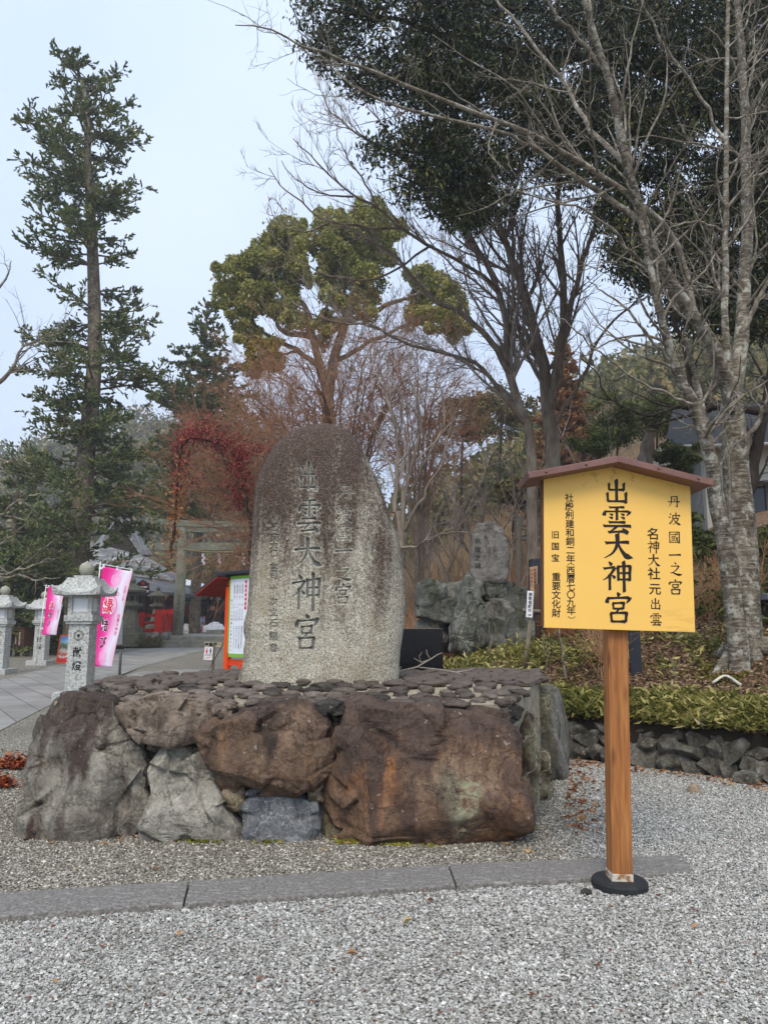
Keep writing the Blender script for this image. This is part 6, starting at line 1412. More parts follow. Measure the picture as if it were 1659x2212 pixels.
fir(rb, 1.4+(1360-705)*36/FPX-rb[2], ([0, .3, .7, 1], [2.3, 1.9, 1.0, .1]), 'rusty brown conifer cone behind the stout bare tree', rng, None, .2, 3.6, .26, m=rustlf, name='rusty_conifer', h0=.05, needles=3)

# ---------------------------------------------------------------- round crowned camphor
rng = np.random.default_rng(71)
KY = 40.; kb = at_ground(705, KY)
kam = thing('camphor_tree', 'broad evergreen with rounded olive green leaf clumps above the monument', 'tree', tuple(kb))
kc_ = [([kb-[0, 0, .3], (706, 1050, KY), (710, 909, KY), (717, 787, KY), (749, 693, KY), (775, 600, KY), (790, 520, KY)], .52, .12), ([(712, 850, KY), (676, 728, KY), (669, 676, KY), (627, 620, KY), (613, 560, KY), (600, 520, KY)], .26, .06),
       ([(676, 728, KY), (620, 717, KY-.5), (592, 690, KY-.8), (560, 640, KY-1), (540, 600, KY-1)], .2, .05), ([(700, 760, KY), (700, 690, KY+.5), (714, 634, KY+.5), (720, 560, KY+.5)], .16, .05), ([(690, 790, KY), (627, 749, KY+1), (557, 710, KY+1.5), (533, 658, KY+1.5), (500, 620, KY+1)], .18, .05),
       ([(749, 693, KY), (800, 680, KY-.5), (857, 650, KY-1), (890, 640, KY-1), (930, 630, KY-1)], .2, .05), ([(717, 787, KY), (800, 740, KY-1), (880, 700, KY-1.5), (960, 660, KY-2)], .16, .05), ([(640, 760, KY), (590, 770, KY-1), (570, 775, KY-1)], .08, .04)]
Pm, Rm = limbs(kc_, rng, 16, .06); w = Wood().add(Pm, Rm, 10); w.build('trunk', camphbk, kam)
EL = [(498, 600, 40, 42), (480, 640, 28, 34), (540, 590, 42, 52), (575, 560, 36, 44), (560, 650, 44, 40), (590, 520, 34, 40), (620, 500, 38, 50), (648, 510, 26, 40), (612, 580, 44, 44), (600, 640, 40, 40), (642, 560, 30, 44), (690, 500, 26, 24), (715, 480, 36, 42), (745, 500, 40, 50), (780, 470, 30, 40), (815, 465, 30, 34), (840, 490, 32, 34), (820, 520, 34, 34), (720, 550, 46, 44), (770, 560, 52, 48), (750, 620, 48, 44), (800, 610, 44, 44), (720, 600, 34, 40), (780, 660, 40, 30), (840, 560, 24, 22),
      (910, 600, 36, 36), (938, 615, 34, 36), (970, 640, 36, 40), (990, 670, 30, 36), (905, 640, 28, 30), (950, 690, 44, 36), (890, 680, 22, 26), (985, 710, 30, 26), (640, 690, 30, 26), (610, 670, 30, 24), (700, 700, 28, 26), (725, 700, 20, 18), (540, 720, 36, 26), (520, 690, 34, 22), (700, 600, 20, 24), (660, 600, 18, 22), (590, 740, 24, 16)]
def ellclump(cx, cy, rx, ry, Y, n, rng, size):
    c = P(cx, cy, Y+rng.normal()*1.2); k = Y/FPX; d = rng.normal(size=(n, 3)); d /= np.linalg.norm(d, axis=1)[:, None]
    r = (.72+.34*rng.random(n)**.6+.45*(rng.random(n) < .16)*rng.random(n))*(1+.28*fbm(d*2.6+cx, 3, int(cx)))
    p = c+d*r[:, None]*np.array([rx*k, rx*k*.9, ry*k]); dv = d*.5+rng.normal(size=d.shape)*.7; dv[:, 2] -= .35
    return leafquads(p, np.full(n, size), rng, 1.7, 1, dv, .3)
sub_ = []
for x, y, a, c in EL:
    sub_.append(ellclump(x, y, a*.78, c*.78, KY, int(a*c*.6), rng, .21))
    for _ in range(7):
        t_ = rng.uniform(0, 2*pi); q_ = rng.uniform(.35, .95); g_ = rng.uniform(.25, .5); sub_.append(ellclump(x+a*q_*cos(t_), y+c*q_*sin(t_), a*g_, c*g_, KY+rng.normal()*.4, int(a*c*g_*.62), rng, .21))
leaves('crown', sub_, camlf, kam)
leaves('yellow_foliage', [ellclump(x, y, a, c, KY-1.5, int(a*c*1.4), rng, .21) for x, y, a, c in ((565, 765, 32, 34), (590, 780, 26, 26), (548, 795, 22, 24), (700, 735, 18, 14))], camyl, kam, )

# ---------------------------------------------------------------- far-left bare tree, reaching in from outside the frame
rng = np.random.default_rng(81)
lb = at_ground(-210, 15)
bare_tree('bare_tree', 'pale bare branches of a tree standing outside the left picture edge', lb, [
  ([lb-[0, 0, .2], (-205, 1150, 15), (-170, 1000, 15), (-90, 900, 15), (0, 826, 15), (24, 805, 15), (38, 778, 15), (45, 750, 15), (87, 733, 15), (139, 715, 15)], .10, .009),
  ([(24, 805, 15), (70, 798, 14.8), (105, 802, 14.6), (140, 790, 14.5)], .025, .008), ([(-170, 1000, 15), (-80, 760, 15.4), (-20, 660, 15.5), (15, 600, 15.6), (25, 560, 15.6)], .08, .01),
  ([(-200, 1100, 15), (-100, 1130, 14), (-20, 1120, 13.5), (40, 1080, 13.2), (90, 1060, 13)], .06, .008), ([(-205, 1150, 15), (-110, 1260, 13.6), (0, 1246, 13), (26, 1234, 13), (70, 1220, 13), (120, 1205, 13)], .055, .008),
  ([(-20, 1248, 13), (40, 1243, 12.8), (90, 1250, 12.6), (130, 1248, 12.5)], .022, .006), ([(-200, 1080, 15), (-60, 1010, 14), (20, 990, 13.8), (70, 1000, 13.5)], .04, .008), ([(-200, 1100, 15), (-80, 1190, 13.5), (10, 1170, 13.2), (60, 1130, 13)], .04, .008)], cherrytw, cherrytw, [dict(dens=1.6, t0=.35, ang=(20, 55), lf=.25, lmin=.3, lmax=1.4, nseg=8, rf=.55, rmax=.02, rmin=.006, wob=.14, up=.03), dict(dens=3., t0=.1, ang=(20, 60), lf=.45, lmin=.15, lmax=.6, nseg=5, rf=.65, rmax=.01, rmin=.004, wob=.15, up=.03), dict(dens=3.5, t0=.1, ang=(20, 60), lf=.5, lmin=.1, lmax=.3, nseg=4, rf=.7, rmax=.006, rmin=.0035, wob=.15, up=.02)])

# ---------------------------------------------------------------- leaning dark tree at right
rng = np.random.default_rng(82)
DY = 12.5; db = at_hill(1588, DY)
bare_tree('dark_tree', 'leaning dark trunked tree behind the lichened tree with a low crooked bough', db, [
  ([db-[0, 0, .2], (1596, 1120, DY), (1618, 1040, DY), (1640, 941, DY), (1665, 820, DY), (1700, 650, DY), (1720, 500, DY)], .16, .07),
  ([(1655, 892, DY), (1615, 888, DY-.3), (1553, 879, DY-.5), (1513, 883, DY-.6), (1496, 866, DY-.7), (1480, 768, DY-.8), (1460, 700, DY-.8), (1440, 600, DY-.8)], .085, .02),
  ([(1553, 879, DY-.5), (1474, 874, DY-.6), (1420, 892, DY-.8), (1367, 888, DY-1), (1310, 857, DY-1.1), (1292, 804, DY-1.2), (1250, 770, DY-1.3)], .035, .008)], darkbk, darkbk, scfg)

# ---------------------------------------------------------------- red vine on its dead support
rng = np.random.default_rng(83)
VY = 20.; vb = at_ground(545, VY)
vin = thing('red_vine', 'red and tan leaved vine arching over a dead stem left of the monument', 'vine', tuple(vb))
path_ = [(374, 1165), (378, 1110), (381, 1060), (386, 1010), (392, 960), (410, 940), (440, 938), (470, 952), (495, 968), (515, 985), (524, 1020), (526, 1055), (518, 1085)]
vp, vr = limbs([([(371, 1205, VY), (375, 1170, VY), (380, 1110, VY), (384, 1050, VY), (390, 970, VY), (420, 945, VY), (470, 960, VY), (515, 990, VY), (525, 1050, VY), (535, 1085, VY-.4)], .05, .02), ([(470, 955, VY), (490, 1010, VY-.3), (520, 1065, VY-.5)], .03, .015), ([(525, 1050, VY), (540, 1120, VY-.2), (545, 1300, VY), (545, 1490, VY)], .05, .06), ([(388, 1000, VY), (420, 1040, VY), (470, 1075, VY)], .015, .006)], rng, 14, .03)
k1, r1 = kids(vp, vr, rng, 5, .3, 1, (20, 80), .15, .2, .7, 6, .4, .01, .004, .25, -.08)
Wood().add(vp, vr, 7).add(k1, r1, 3).build('stem', darkbk, vin)
sp_ = spline([P(x, y, VY) for x, y in path_], 60); parts = {0: [], 1: []}
kk = VY/FPX
for i, p in enumerate(sp_):
    t = i/59; w_ = np.interp(t, [0, .12, .3, .42, .6, .8, 1], [9, 13, 9, 17, 17, 15, 12])*kk
    n = int(np.interp(t, [0, .2, .35, .45, .9, 1], [24, 34, 30, 74, 66, 40])); q = p+rng.normal(size=3)*[w_*.5, w_*.5, w_*.45]+rng.normal(size=(n, 3))*[w_*.85, w_*.8, w_*.85]; dv = rng.normal(size=q.shape)*.6; dv[:, 2] -= .8
    (parts[1] if rng.random() > np.interp(t, [0, .2, .35, .42], [.0, .25, .6, 1]) else parts[0]).append(leafquads(q, np.full(n, .085), rng, 1.5, 1, dv, .35))
for (cx, cy, n, sx, sy, wh) in ((560, 968, 160, 14, 8, 0), (372, 1195, 60, 5, 24, 1), (505, 1040, 160, 14, 22, 0), (405, 1000, 70, 10, 26, 0), (425, 1035, 26, 10, 10, 0)):
    q = P(cx, cy, VY)+rng.normal(size=(n, 3))*[sx*kk, .25, sy*kk]; dv = rng.normal(size=q.shape)*.6; dv[:, 2] -= .8; parts[wh].append(leafquads(q, np.full(n, .085), rng, 1.5, 1, dv, .35))
leaves('red_leaves', parts[0], redlf, vin); leaves('tan_leaves', parts[1], tanlf, vin)

# ================================================================ hillside things
# ---------------------------------------------------------------- retaining wall
rng = np.random.default_rng(91)
WL = float(np.linalg.norm(WB-WA))
rw = thing('retaining_wall', 'low dry stone retaining wall under the bamboo grass along the foot of the bank', 'wall', (float((WA[0]+WB[0])/2), float((WA[1]+WB[1])/2), 0))
RW = np.array(rw.location); ang = atan2(WT[1], WT[0])
def wpt(s, n, z): return np.array([WA[0]+WT[0]*s+WN[0]*n, WA[1]+WT[1]*s+WN[1]*n, z])
mb = MB(); mb.box(wpt(WL/2+1, .14, .16)-RW, (WL+4.8, .16, .56), Matrix.Rotation(ang, 3, 'Z')); mb.build('backing', flat('wall earth', srgb(46, 40, 32), .95), rw)
rows = [(.07, .17), (.21, .15), (.345, .13)]; ns = 0; xv = []; xf = []; nx_ = 0
for ri, (zc_, hh) in enumerate(rows):
    s_ = -1.0+rng.uniform(0, .15)
    while s_ < WL+3.2:
        wd = rng.uniform(.15, .27); g = np.random.default_rng(900+ns); V, F = ico(3); V = planecut(V.copy(), g, 15, .5, .82, 1.0, False)
        V = V*(1+fbm(V*1.7+ns, 3, ns)*.10)[:, None]; V = V*np.array([wd*.90, .16, hh*.98]); t_ = g.normal()*.28
        V = V @ np.array([[cos(t_), 0, sin(t_)], [0, 1, 0], [-sin(t_), 0, cos(t_)]]); V = V @ np.array([[cos(ang), sin(ang), 0], [-sin(ang), cos(ang), 0], [0, 0, 1]])
        q_ = wpt(s_+wd/2, .07+zc_*.18+g.normal()*.018, zc_+g.normal()*.012)-RW
        if s_ < WL+.35 and ns < 98: link('stone', npmesh('stone', V, F, True), RM['wall'], rw, tuple(q_))
        else: xv.append(V+q_); xf.append(F+nx_); nx_ += len(V)
        s_ += wd*.92; ns += 1
o = link('stonework', npmesh('stonework', np.vstack(xv), np.vstack(xf), True), RM['wall'], rw); o['kind'] = 'stuff'
blob('stone', wpt(WL-.12, -.12, .03), (.15, .11, .10), RM['wall'], rw, 77, 4)

# ---------------------------------------------------------------- small standing stone on its rock pile, pointed rock
RYm = 12.6
small = thing('standing_stone', 'small grey inscribed standing stone on a rock pile on the bank', 'monument', tuple(P(1058, 1252, RYm)))
def stone_from_outline(ol, Y, depth, m, parent, seed, **k): return boulder('stone', ol, Y, depth, m, parent, seed, **k)
so = boulder('slab', [(1018, 1258), (1016, 1200), (1020, 1160), (1030, 1136), (1050, 1129), (1070, 1132), (1082, 1142), (1092, 1170), (1099, 1200), (1096, 1235), (1088, 1258)], RYm, .13, rockmat('lichened monument stone', [srgb(98, 95, 90), srgb(128, 124, 118), srgb(152, 147, 140)], (srgb(58, 60, 48), .62), 0, None, None, 2), small, 301, sub=5, cuts=2, amp=.006, e1=.08, e2=.3)
lm = lettering(column('奉燈之碑', 0, 0, -.56, .11), .01); lm.build('inscription', flat('dark inscription', srgb(56, 52, 50), .9), so, tuple(P(1031, 1160, RYm-.145)-np.array(so.location)-np.array(small.location)))
rpile = thing('rock_pile', 'pile of dark mossy rocks carrying the small standing stone', 'rock pile', tuple(P(1040, 1340, 12.4)))
drk = rockmat('dark mossy rock', [srgb(64, 66, 62), srgb(98, 100, 94), srgb(146, 148, 140)], (srgb(62, 66, 40), .64), .3, None, None, 1.5)
for i, ol in enumerate(([(900, 1330), (898, 1290), (905, 1260), (930, 1252), (960, 1262), (968, 1300), (950, 1340)], [(935, 1275), (975, 1256), (1035, 1258), (1045, 1285), (1010, 1310), (960, 1305)], [(1020, 1262), (1070, 1256), (1110, 1262), (1112, 1290), (1080, 1302), (1040, 1296)], [(945, 1340), (950, 1300), (985, 1290), (1010, 1310), (1000, 1350)],
        [(1040, 1345), (1035, 1305), (1075, 1292), (1105, 1305), (1108, 1345)], [(1075, 1300), (1108, 1270), (1145, 1272), (1150, 1320), (1110, 1345)], [(1090, 1404), (1088, 1345), (1112, 1325), (1145, 1330), (1158, 1370), (1155, 1404)], [(896, 1404), (900, 1345), (925, 1325), (958, 1335), (966, 1372), (962, 1404)], [(938, 1408), (945, 1362), (962, 1340), (990, 1345), (1000, 1380), (996, 1408)], [(1036, 1408), (1040, 1352), (1064, 1335), (1094, 1345), (1104, 1380), (1100, 1408)])):
    boulder('rock', ol, 12.35+.22*(i % 3), .34, [drk, RM['wall'], drk][i % 3], rpile, 310+i, sub=4, cuts=8, amp=.022, e1=.42)
pr_ = boulder('pointed_rock', [(972, 1404), (974, 1350), (984, 1310), (996, 1272), (1006, 1250), (1014, 1242), (1022, 1256), (1036, 1290), (1048, 1325), (1056, 1370), (1052, 1404)], 11.75, .2, rockmat('pale ridged rock', [srgb(66, 68, 62), srgb(104, 106, 98), srgb(150, 152, 142)], None, 0, (srgb(60, 56, 50), .52), veins=srgb(186, 186, 176)), None, 330, sub=5, cuts=8, amp=.03)
tag(pr_, 'pointed pale rock leaning against the front of the rock pile', 'rock')
# low bush rocks near the plinth corner right
# ---------------------------------------------------------------- wooden posts, plates
pst = thing('donation_post', 'weathered leaning post with a white plate of black characters, left of the yellow sign', 'post', tuple(on_hill(1130, 1452))); HL = np.array(pst.location); YD = HL[1]
MB().tube([ph(1128, 1462, YD), ph(1141, 1385, YD), ph(1151, 1275, YD+.05)], [.033, .032, .03], 8).build('stake', oldw, pst, smooth=True)
mb = MB(); mb.prism([ph(1136, 1333, YD-.05), ph(1149.5, 1334, YD-.05), ph(1152, 1277, YD-.05), ph(1139, 1276, YD-.05)], (0, 0, 0), (0, .012, 0)); pt = mb.build('plate', whitep, pst)
kq = YD/FPX; its = []
for i, ch in enumerate('崇敬者献木'):
    q_ = ph(1145.6-i*.4, 1284+i*8.6, YD-.052); its.append((ch, q_[0], q_[2], 8.6*kq))
for i, ch in enumerate('138'): q_ = ph(1140+i*2.7, 1328.5, YD-.052); its.append((ch, q_[0], q_[2], 6*kq))
lettering(its, .015).build('lettering', ink, pt, (0, float(ph(1145, 1300, YD-.052)[1]), 0))
stk = thing('tree_stake', 'brown lashed stake frame behind the white donation plate', 'stake', tuple(on_hill(1166, 1405))); HL = np.array(stk.location); YK = HL[1]
MB().tube([ph(1163, 1412, YK), ph(1160, 1300, YK), ph(1159, 1262, YK)], [.045, .043, .04], 8).build('upright', woodm, stk, smooth=True)
MB().tube([ph(1128, 1318, YK-.06), ph(1185, 1322, YK-.06)], .028, 8).build('crossbar', oldw, stk, smooth=True)
stl = thing('dark_stele', 'dark slate stele with a pale wooden plaque, left behind the yellow sign', 'monument', tuple(at_hill(1160, 12.2))); HL = np.array(stl.location)
mb = MB(); mb.prism([ph(1145, 1360, 12.2), ph(1180, 1360, 12.2), ph(1180, 1212, 12.2), ph(1172, 1205, 12.2), ph(1146, 1207, 12.2)], (0, 0, 0), (0, .2, 0)); mb.build('slab', flat('blue black slate', srgb(44, 46, 54), .4), stl, bevel=.01)
mb = MB(); mb.prism([ph(1146, 1290, 12.1), ph(1160, 1288, 12.1), ph(1161, 1222, 12.1), ph(1144, 1225, 12.1)], (0, 0, 0), (0, .04, 0)); plq = mb.build('plaque', flat('pale wood plaque', srgb(178, 138, 108), .8, .15, 6), stl)
lm = lettering(column('奉納神苑整備', 0, 0, -.30, .05)+column('記念植樹之', -.06, 0, -.30, .035), .01); lm.build('lettering', flat('brown ink', srgb(70, 50, 40), .8), plq, tuple(ph(1155, 1228, 12.09)))
p = on_hill(1378, 1458); bp2 = thing('dark_plank', 'short black plank stuck upright in the bank behind the sign post', 'plank', tuple(p)); HL = p; 
mb = MB(); mb.prism([ph(1364, 1462, p[1]), ph(1387, 1457, p[1]), ph(1381, 1352, p[1]), ph(1356, 1352, p[1])], (0, 0, 0), (0, .03, 0)); mb.build('board', flat('black painted plank', srgb(38, 44, 52), .6), bp2)
p = on_hill(1222, 1470); bare_tree('bare_sapling', 'pale dead stem leaning beside the left of the sign post', p, [([p-[0, 0, .1], (1222, 1440, p[1]), (1212, 1390, p[1]), (1206, 1330, p[1]), (1196, 1270, p[1])], .022, .012)], cherrytw, cherrytw, [dict(dens=1.5, t0=.4, ang=(20, 60), lf=.3, lmin=.2, lmax=.5, nseg=5, rf=.5, rmax=.008, rmin=.004)], 'young bare trees on the bank', 6, 10)
for i, (px, py, h, lab) in enumerate(((1058, 1452, 110, 'thin pale sapling stem in front of the rock pile'), (1452, 1490, 70, 'small twiggy sapling low on the bank right of the sign post'), (1180, 1455, 90, 'thin brown sapling left of the pale dead stem'))):
    p = on_hill(px, py); k = p[1]/FPX; bare_tree('bare_sapling', lab, p, [([p-[0, 0, .05], p+np.array([.02, 0, h*k*.5]), p+np.array([-.03, 0, h*k])], .012, .004), ([p+np.array([0, 0, h*k*.4]), p+np.array([.08, 0, h*k*.7]), p+np.array([.1, 0, h*k*.95])], .006, .003)], cherrytw, cherrytw, [dict(dens=4, t0=.3, ang=(20, 60), lf=.4, lmin=.08, lmax=.4, nseg=5, rf=.5, rmax=.005, rmin=.003)], 'young bare trees on the bank', 5, 8)
pp2 = [on_hill(1538, 1482), on_hill(1568, 1479), on_hill(1600, 1488)]
for q in pp2: q[2] += .03
pp2[1][2] += .05
tag(MB().tube(spline(pp2, 8), .016, 8).build('bamboo_pole', flat('pale bamboo', srgb(196, 196, 180), .6), None, smooth=True), 'short pale bent bamboo length lying on the bank below the lichened tree', 'bamboo')
p = G(1498, 1712); V, F = ico(3); V = V*np.array([.055, .055, .09]); V[:, 2] = np.minimum(V[:, 2], .06+.05*vnoise(V*40, 3))
tag(link('stump', npmesh('stump', V, F, False), flat('grey stump', srgb(142, 128, 108), .95, .3, 30), None, tuple(p)), 'tiny splintered grey stump standing in the gravel right of the sign post', 'stump')
p = G(1265, 1934); tag(blob('loose_stone', p+[0, 0, .012], (.032, .025, .022), RM['dark'], None, 5, 3), 'single larger dark stone lying on the gravel left of the sign foot', 'stone')
# rail fence
fb2 = at_hill(1120, 19); rfn = thing('rail_fence', 'weathered wooden rail fence with crossed braces on the bank behind the sign', 'fence', tuple(fb2)); HL = fb2
for i in range(4):
    px = 1121+i*62; b0 = at_hill(px, 19-i*.2); k = 19/FPX; mb = MB(); mb.tube([b0-HL-[0, 0, .2], P(px, 1115+i*3, 19-i*.2)-HL], .075, 8); mb.build('post', oldw, rfn, smooth=True)
    if i < 3:
        Y_ = 19-i*.2
        for y1_, y2_ in ((1133, 1136), (1163, 1166), (1140, 1160), (1160, 1140)):
            MB().tube([ph(px, y1_+i*3, Y_), ph(px+62, y2_+i*3, Y_-.2)], .05 if abs(y1_-y2_) < 5 else .028, 7).build('rail' if abs(y1_-y2_) < 5 else 'brace', oldw, rfn, smooth=True)
# dead trunk
p = at_hill(1390, 17.5); ds = thing('dead_trunk', 'broken dead grey trunk above the sign roof', 'tree stump', tuple(p))
tp_ = spline([p-[0, 0, .2], P(1390, 1030, 17.5), P(1396, 975, 17.5), P(1404, 938, 17.5)], 20); w = Wood(); w.add(tp_, np.array([.22-.08*t+.02*sin(t*19) for t in np.linspace(0, 1, 20)]), 10)
w.build('trunk', bark('dead wood', srgb(72, 62, 54), srgb(120, 108, 96), srgb(156, 146, 134), 6, .12), ds)
# ---------------------------------------------------------------- house up the slope
HY = 24.; hb = at_hill(1560, HY); hs = thing('house', 'white walled house with dark eaves behind the lichened tree', 'house', tuple(hb)); HL = hb
mb = MB(); mb.prism([ph(1462, 1180, HY), ph(1790, 1180, HY), ph(1790, 940, HY), ph(1462, 940, HY)], (0, 0, 0), (0, 5, 0)); wl = mb.build('wall', flat('pale plaster', srgb(196, 192, 176), .9, .12, 1.5), hs)
b = NB('corrugated'); cor = b.out(b.ramp(b.noise(2, 5, .6, b.mapv((1, 1, .3))), [(.3, srgb(104, 106, 104)), (.7, srgb(140, 142, 140))]), .6)
mb = MB()
for i in range(46):
    px = 1400+i*2.6; a, c = ph(px, 1150, HY-1.6), ph(px, 1012-i*.35, HY-1.6); mb.box((a+c)/2, (.022, .05, abs(c[2]-a[2])))
a, c = ph(1399, 1150, HY-1.55), ph(1519, 1006, HY-1.55); mb.box((a+c)/2, (c[0]-a[0], .02, abs(c[2]-a[2]))); mb.build('corrugated_screen', cor, hs)
rm_ = flat('dark tile roof', srgb(42, 43, 46), .8, .25, 4)
mb = MB(); slab(mb, [ph(1435, 962, HY-1.0), ph(1800, 950, HY-1.0), ph(1800, 868, HY+2.4), ph(1455, 876, HY+2.4)], .12); ro = mb.build('roof', rm_, hs)
mb = MB(); slab(mb, [ph(1455, 876, HY+2.45), ph(1800, 868, HY+2.45), ph(1800, 955, HY+6), ph(1440, 960, HY+6)], .12); mb.build('roof', rm_, hs)
mb = MB(); a, c = ph(1436, 966, HY-1.02), ph(1800, 954, HY-1.02); mb.tube([a, c], .06, 8); mb.build('gutter', flat('gutter grey', srgb(150, 148, 140), .5), ro)
mb = MB(); mb.prism([ph(1608, 1160, HY-.03), ph(1760, 1160, HY-.03), ph(1760, 1050, HY-.03), ph(1608, 1050, HY-.03)], (0, 0, 0), (0, .02, 0)); wd_ = mb.build('window', flat('dark window glass', srgb(34, 40, 48), .12, .2, 2, spec=.5), hs)
for x_ in (1608, 1658, 1708, 1758):
    mb = MB(); a, c = ph(x_, 1162, HY-.05), ph(x_, 1048, HY-.05); mb.box((a+c)/2, (.08, .06, abs(a[2]-c[2]))); mb.build('frame', flat('window frame', srgb(88, 90, 92), .5), wd_)
mb = MB(); a, c = ph(1600, 1042, HY-.3), ph(1770, 1042, HY-.3); mb.box((a+c)/2, (c[0]-a[0], .7, .06)); mb.build('window_hood', flat('hood grey', srgb(128, 132, 134), .5), hs)
p = on_hill(1664, 1330); bn = thing('stone_bench', 'grey flat topped bench at the right picture edge behind the lichened tree', 'bench', tuple(P(1672, 1292, 10.4))); 
MB().bx(-.2, .5, -.2, .2, -.03, .06).build('seat', flat('grey slab', srgb(112, 116, 122), .7), bn, bevel=.01); MB().bx(-.12, -.02, -.15, .15, -.55, -.031).build('leg', darkbk, bn); MB().bx(.3, .42, -.15, .15, -.55, -.031).build('leg', darkbk, bn)

# ---------------------------------------------------------------- ground cover on the bank
rng = np.random.default_rng(101)
def hill_pts(n, dmin, dmax, sa, sb, rng, dens=None):
    s = rng.uniform(sa, sb, n); d = dmin+(dmax-dmin)*rng.random(n); p = np.stack([WA[0]+WT[0]*s+WN[0]*d, WA[1]+WT[1]*s+WN[1]*d], 1)
    k = (hill_d(p[:, 0], p[:, 1]) > .02) & (np.abs(p[:, 0]) < .56*p[:, 1]+2.2) & (p[:, 1] > 5); p = p[k]; return np.column_stack([p, hz(p[:, 0], p[:, 1])])
q = hill_pts(70000, .0, 6.5, -6, 8, rng); q[:, 2] += rng.uniform(.004, .03, len(q))
litm = leafmat('leaf litter', [(0, srgb(66, 48, 36)), (.35, srgb(104, 80, 60)), (.65, srgb(138, 112, 86)), (.88, srgb(166, 146, 120)), (1, srgb(150, 96, 62))], .85, .05)
V, F = leafquads(q, np.full(len(q), .075), rng, 1.8, .35, None, .6); tag(link('leaf_litter', npmesh('leaf_litter', V, F), litm), kind='stuff')
sasm = leafmat('bamboo grass', [(0, srgb(66, 74, 32)), (.35, srgb(108, 112, 54)), (.6, srgb(154, 148, 80)), (.85, srgb(204, 192, 126)), (1, srgb(222, 210, 164))], .6, .3)
def sasa(name, tufts, size, m, nl=9, spread=.09, hgt=.14):
    n = len(tufts); c = np.repeat(tufts, nl, 0); az = rng.uniform(0, 2*pi, n*nl); el = rng.uniform(-.35, .9, n*nl)
    d = np.stack([np.cos(az)*np.cos(el), np.sin(az)*np.cos(el), np.sin(el)], 1); c = c+rng.normal(size=c.shape)*[spread*.6, spread*.6, 0]; c[:, 2] += np.abs(rng.normal(size=len(c)))*hgt*.6+.03
    p = c+d*size*.45; V, F = leafquads(p, np.full(len(p), size), rng, 6.0, 1, d*5, .5); return V, F
t1 = hill_pts(3000, .10, .5, -1.2, WL+3.2, rng); t2 = hill_pts(2300, .5, 6, -5, 7, rng)
nn_ = vnoise(np.column_stack([t2[:, :2]*1.1, 0*t2[:, 0]]), 12); t2 = t2[nn_ > .2]
rk = np.array([at_hill(px, Y) for px, Y in zip(rng.uniform(890, 1180, 260), rng.uniform(10.2, 11.9, 260))]); t2 = np.vstack([t2, rk])
V1_, F1_ = sasa('a', t1, .125, sasm, 11, .10, .11); V2_, F2_ = sasa('b', t2, .125, sasm, 8)
# overhang in front of the wall top
ov = np.array([wpt(s_, .10-.10*rng.random(), .43+.04*rng.random()) for s_ in rng.uniform(-.6, WL+1, 240)]); V3_, F3_ = sasa('c', ov, .12, sasm, 10, .09, .07)
tag(link('bamboo_grass', npmesh('bamboo_grass', np.vstack([V1_, V2_, V3_]), np.vstack([F1_, F2_+len(V1_), F3_+len(V1_)+len(V2_)])), sasm), kind='stuff')
# green undergrowth higher on the bank
t3 = hill_pts(5200, 3.5, 14, -8, 12, rng); nn_ = vnoise(np.column_stack([t3[:, :2]*.6, 0*t3[:, 0]]), 14); t3 = t3[(nn_ > -.05) & (t3[:, 0] > .27*t3[:, 1])]
V, F = sasa('d', t3, .22, shrlf, 12, .2, .35); tag(link('undergrowth', npmesh('undergrowth', V, F), shrlf), kind='stuff')
# moss patches
mossm = flat('moss', srgb(96, 92, 26), .95, .4, 30, 1.0); q = []
for px, py, n in ((1548, 1448, 500), (1575, 1462, 400), (1235, 1470, 160), (1470, 1458, 150), (1140, 1457, 80)):
    c = on_hill(px, py); s_ = rng.normal(size=(n, 2))*[.16, .14]; x, y = c[0]+s_[:, 0], c[1]+s_[:, 1]; q.append(np.stack([x, y, hz(x, y)+.012], 1))
V, F = leafquads(np.vstack(q), np.full(sum(map(len, q)), .04), rng, 1.2, .5); tag(link('moss', npmesh('moss', V, F), leafmat('moss tufts', [(0, srgb(66, 66, 18)), (.6, srgb(104, 100, 30)), (1, srgb(138, 128, 46))], .9, .1)), kind='stuff')
# dry brush: thin upright stems in drifts, orange nearest, tan and grey brown farther up
def brush(name, n, ya, yb, xa, xb, hmin, hmax, m, rng, r=.006, thr=-.3, seed=3, lean=.45):
    y = ya+(yb-ya)*rng.random(n)**1.2; x = (xa+(xb-xa)*rng.random(n))*y; k = (hill_d(x, y) > .3)&(vnoise(np.column_stack([x*.5, y*.5, 0*x]), seed) > thr); x, y = x[k], y[k]; n = len(x)
    if not n: return
    h = rng.uniform(hmin, hmax, n)*rng.uniform(.6, 1, n); b0 = np.column_stack([x, y, hz(x, y)-.03]); l = rng.normal(size=(n, 3))*lean; l[:, 2] = 1
    Pm = np.stack([b0, b0+l*(h*.5)[:, None]+rng.normal(size=(n, 3))*.04, b0+l*h[:, None]+rng.normal(size=(n, 3))*.12], 1); Rm = np.tile([r, r*.8, r*.5], (n, 1))
    w = Wood().add(Pm, Rm, 3); k1, r1 = kids(Pm, Rm, rng, -4, .3, .95, (15, 45), .45, .1, .6, 3, .7, .02, r*.55, .1, .04); w.add(k1, r1, 3)
    V = np.vstack(w.V); tag(link(name, npmesh(name, V, np.vstack(w.F), True), m), kind='stuff')
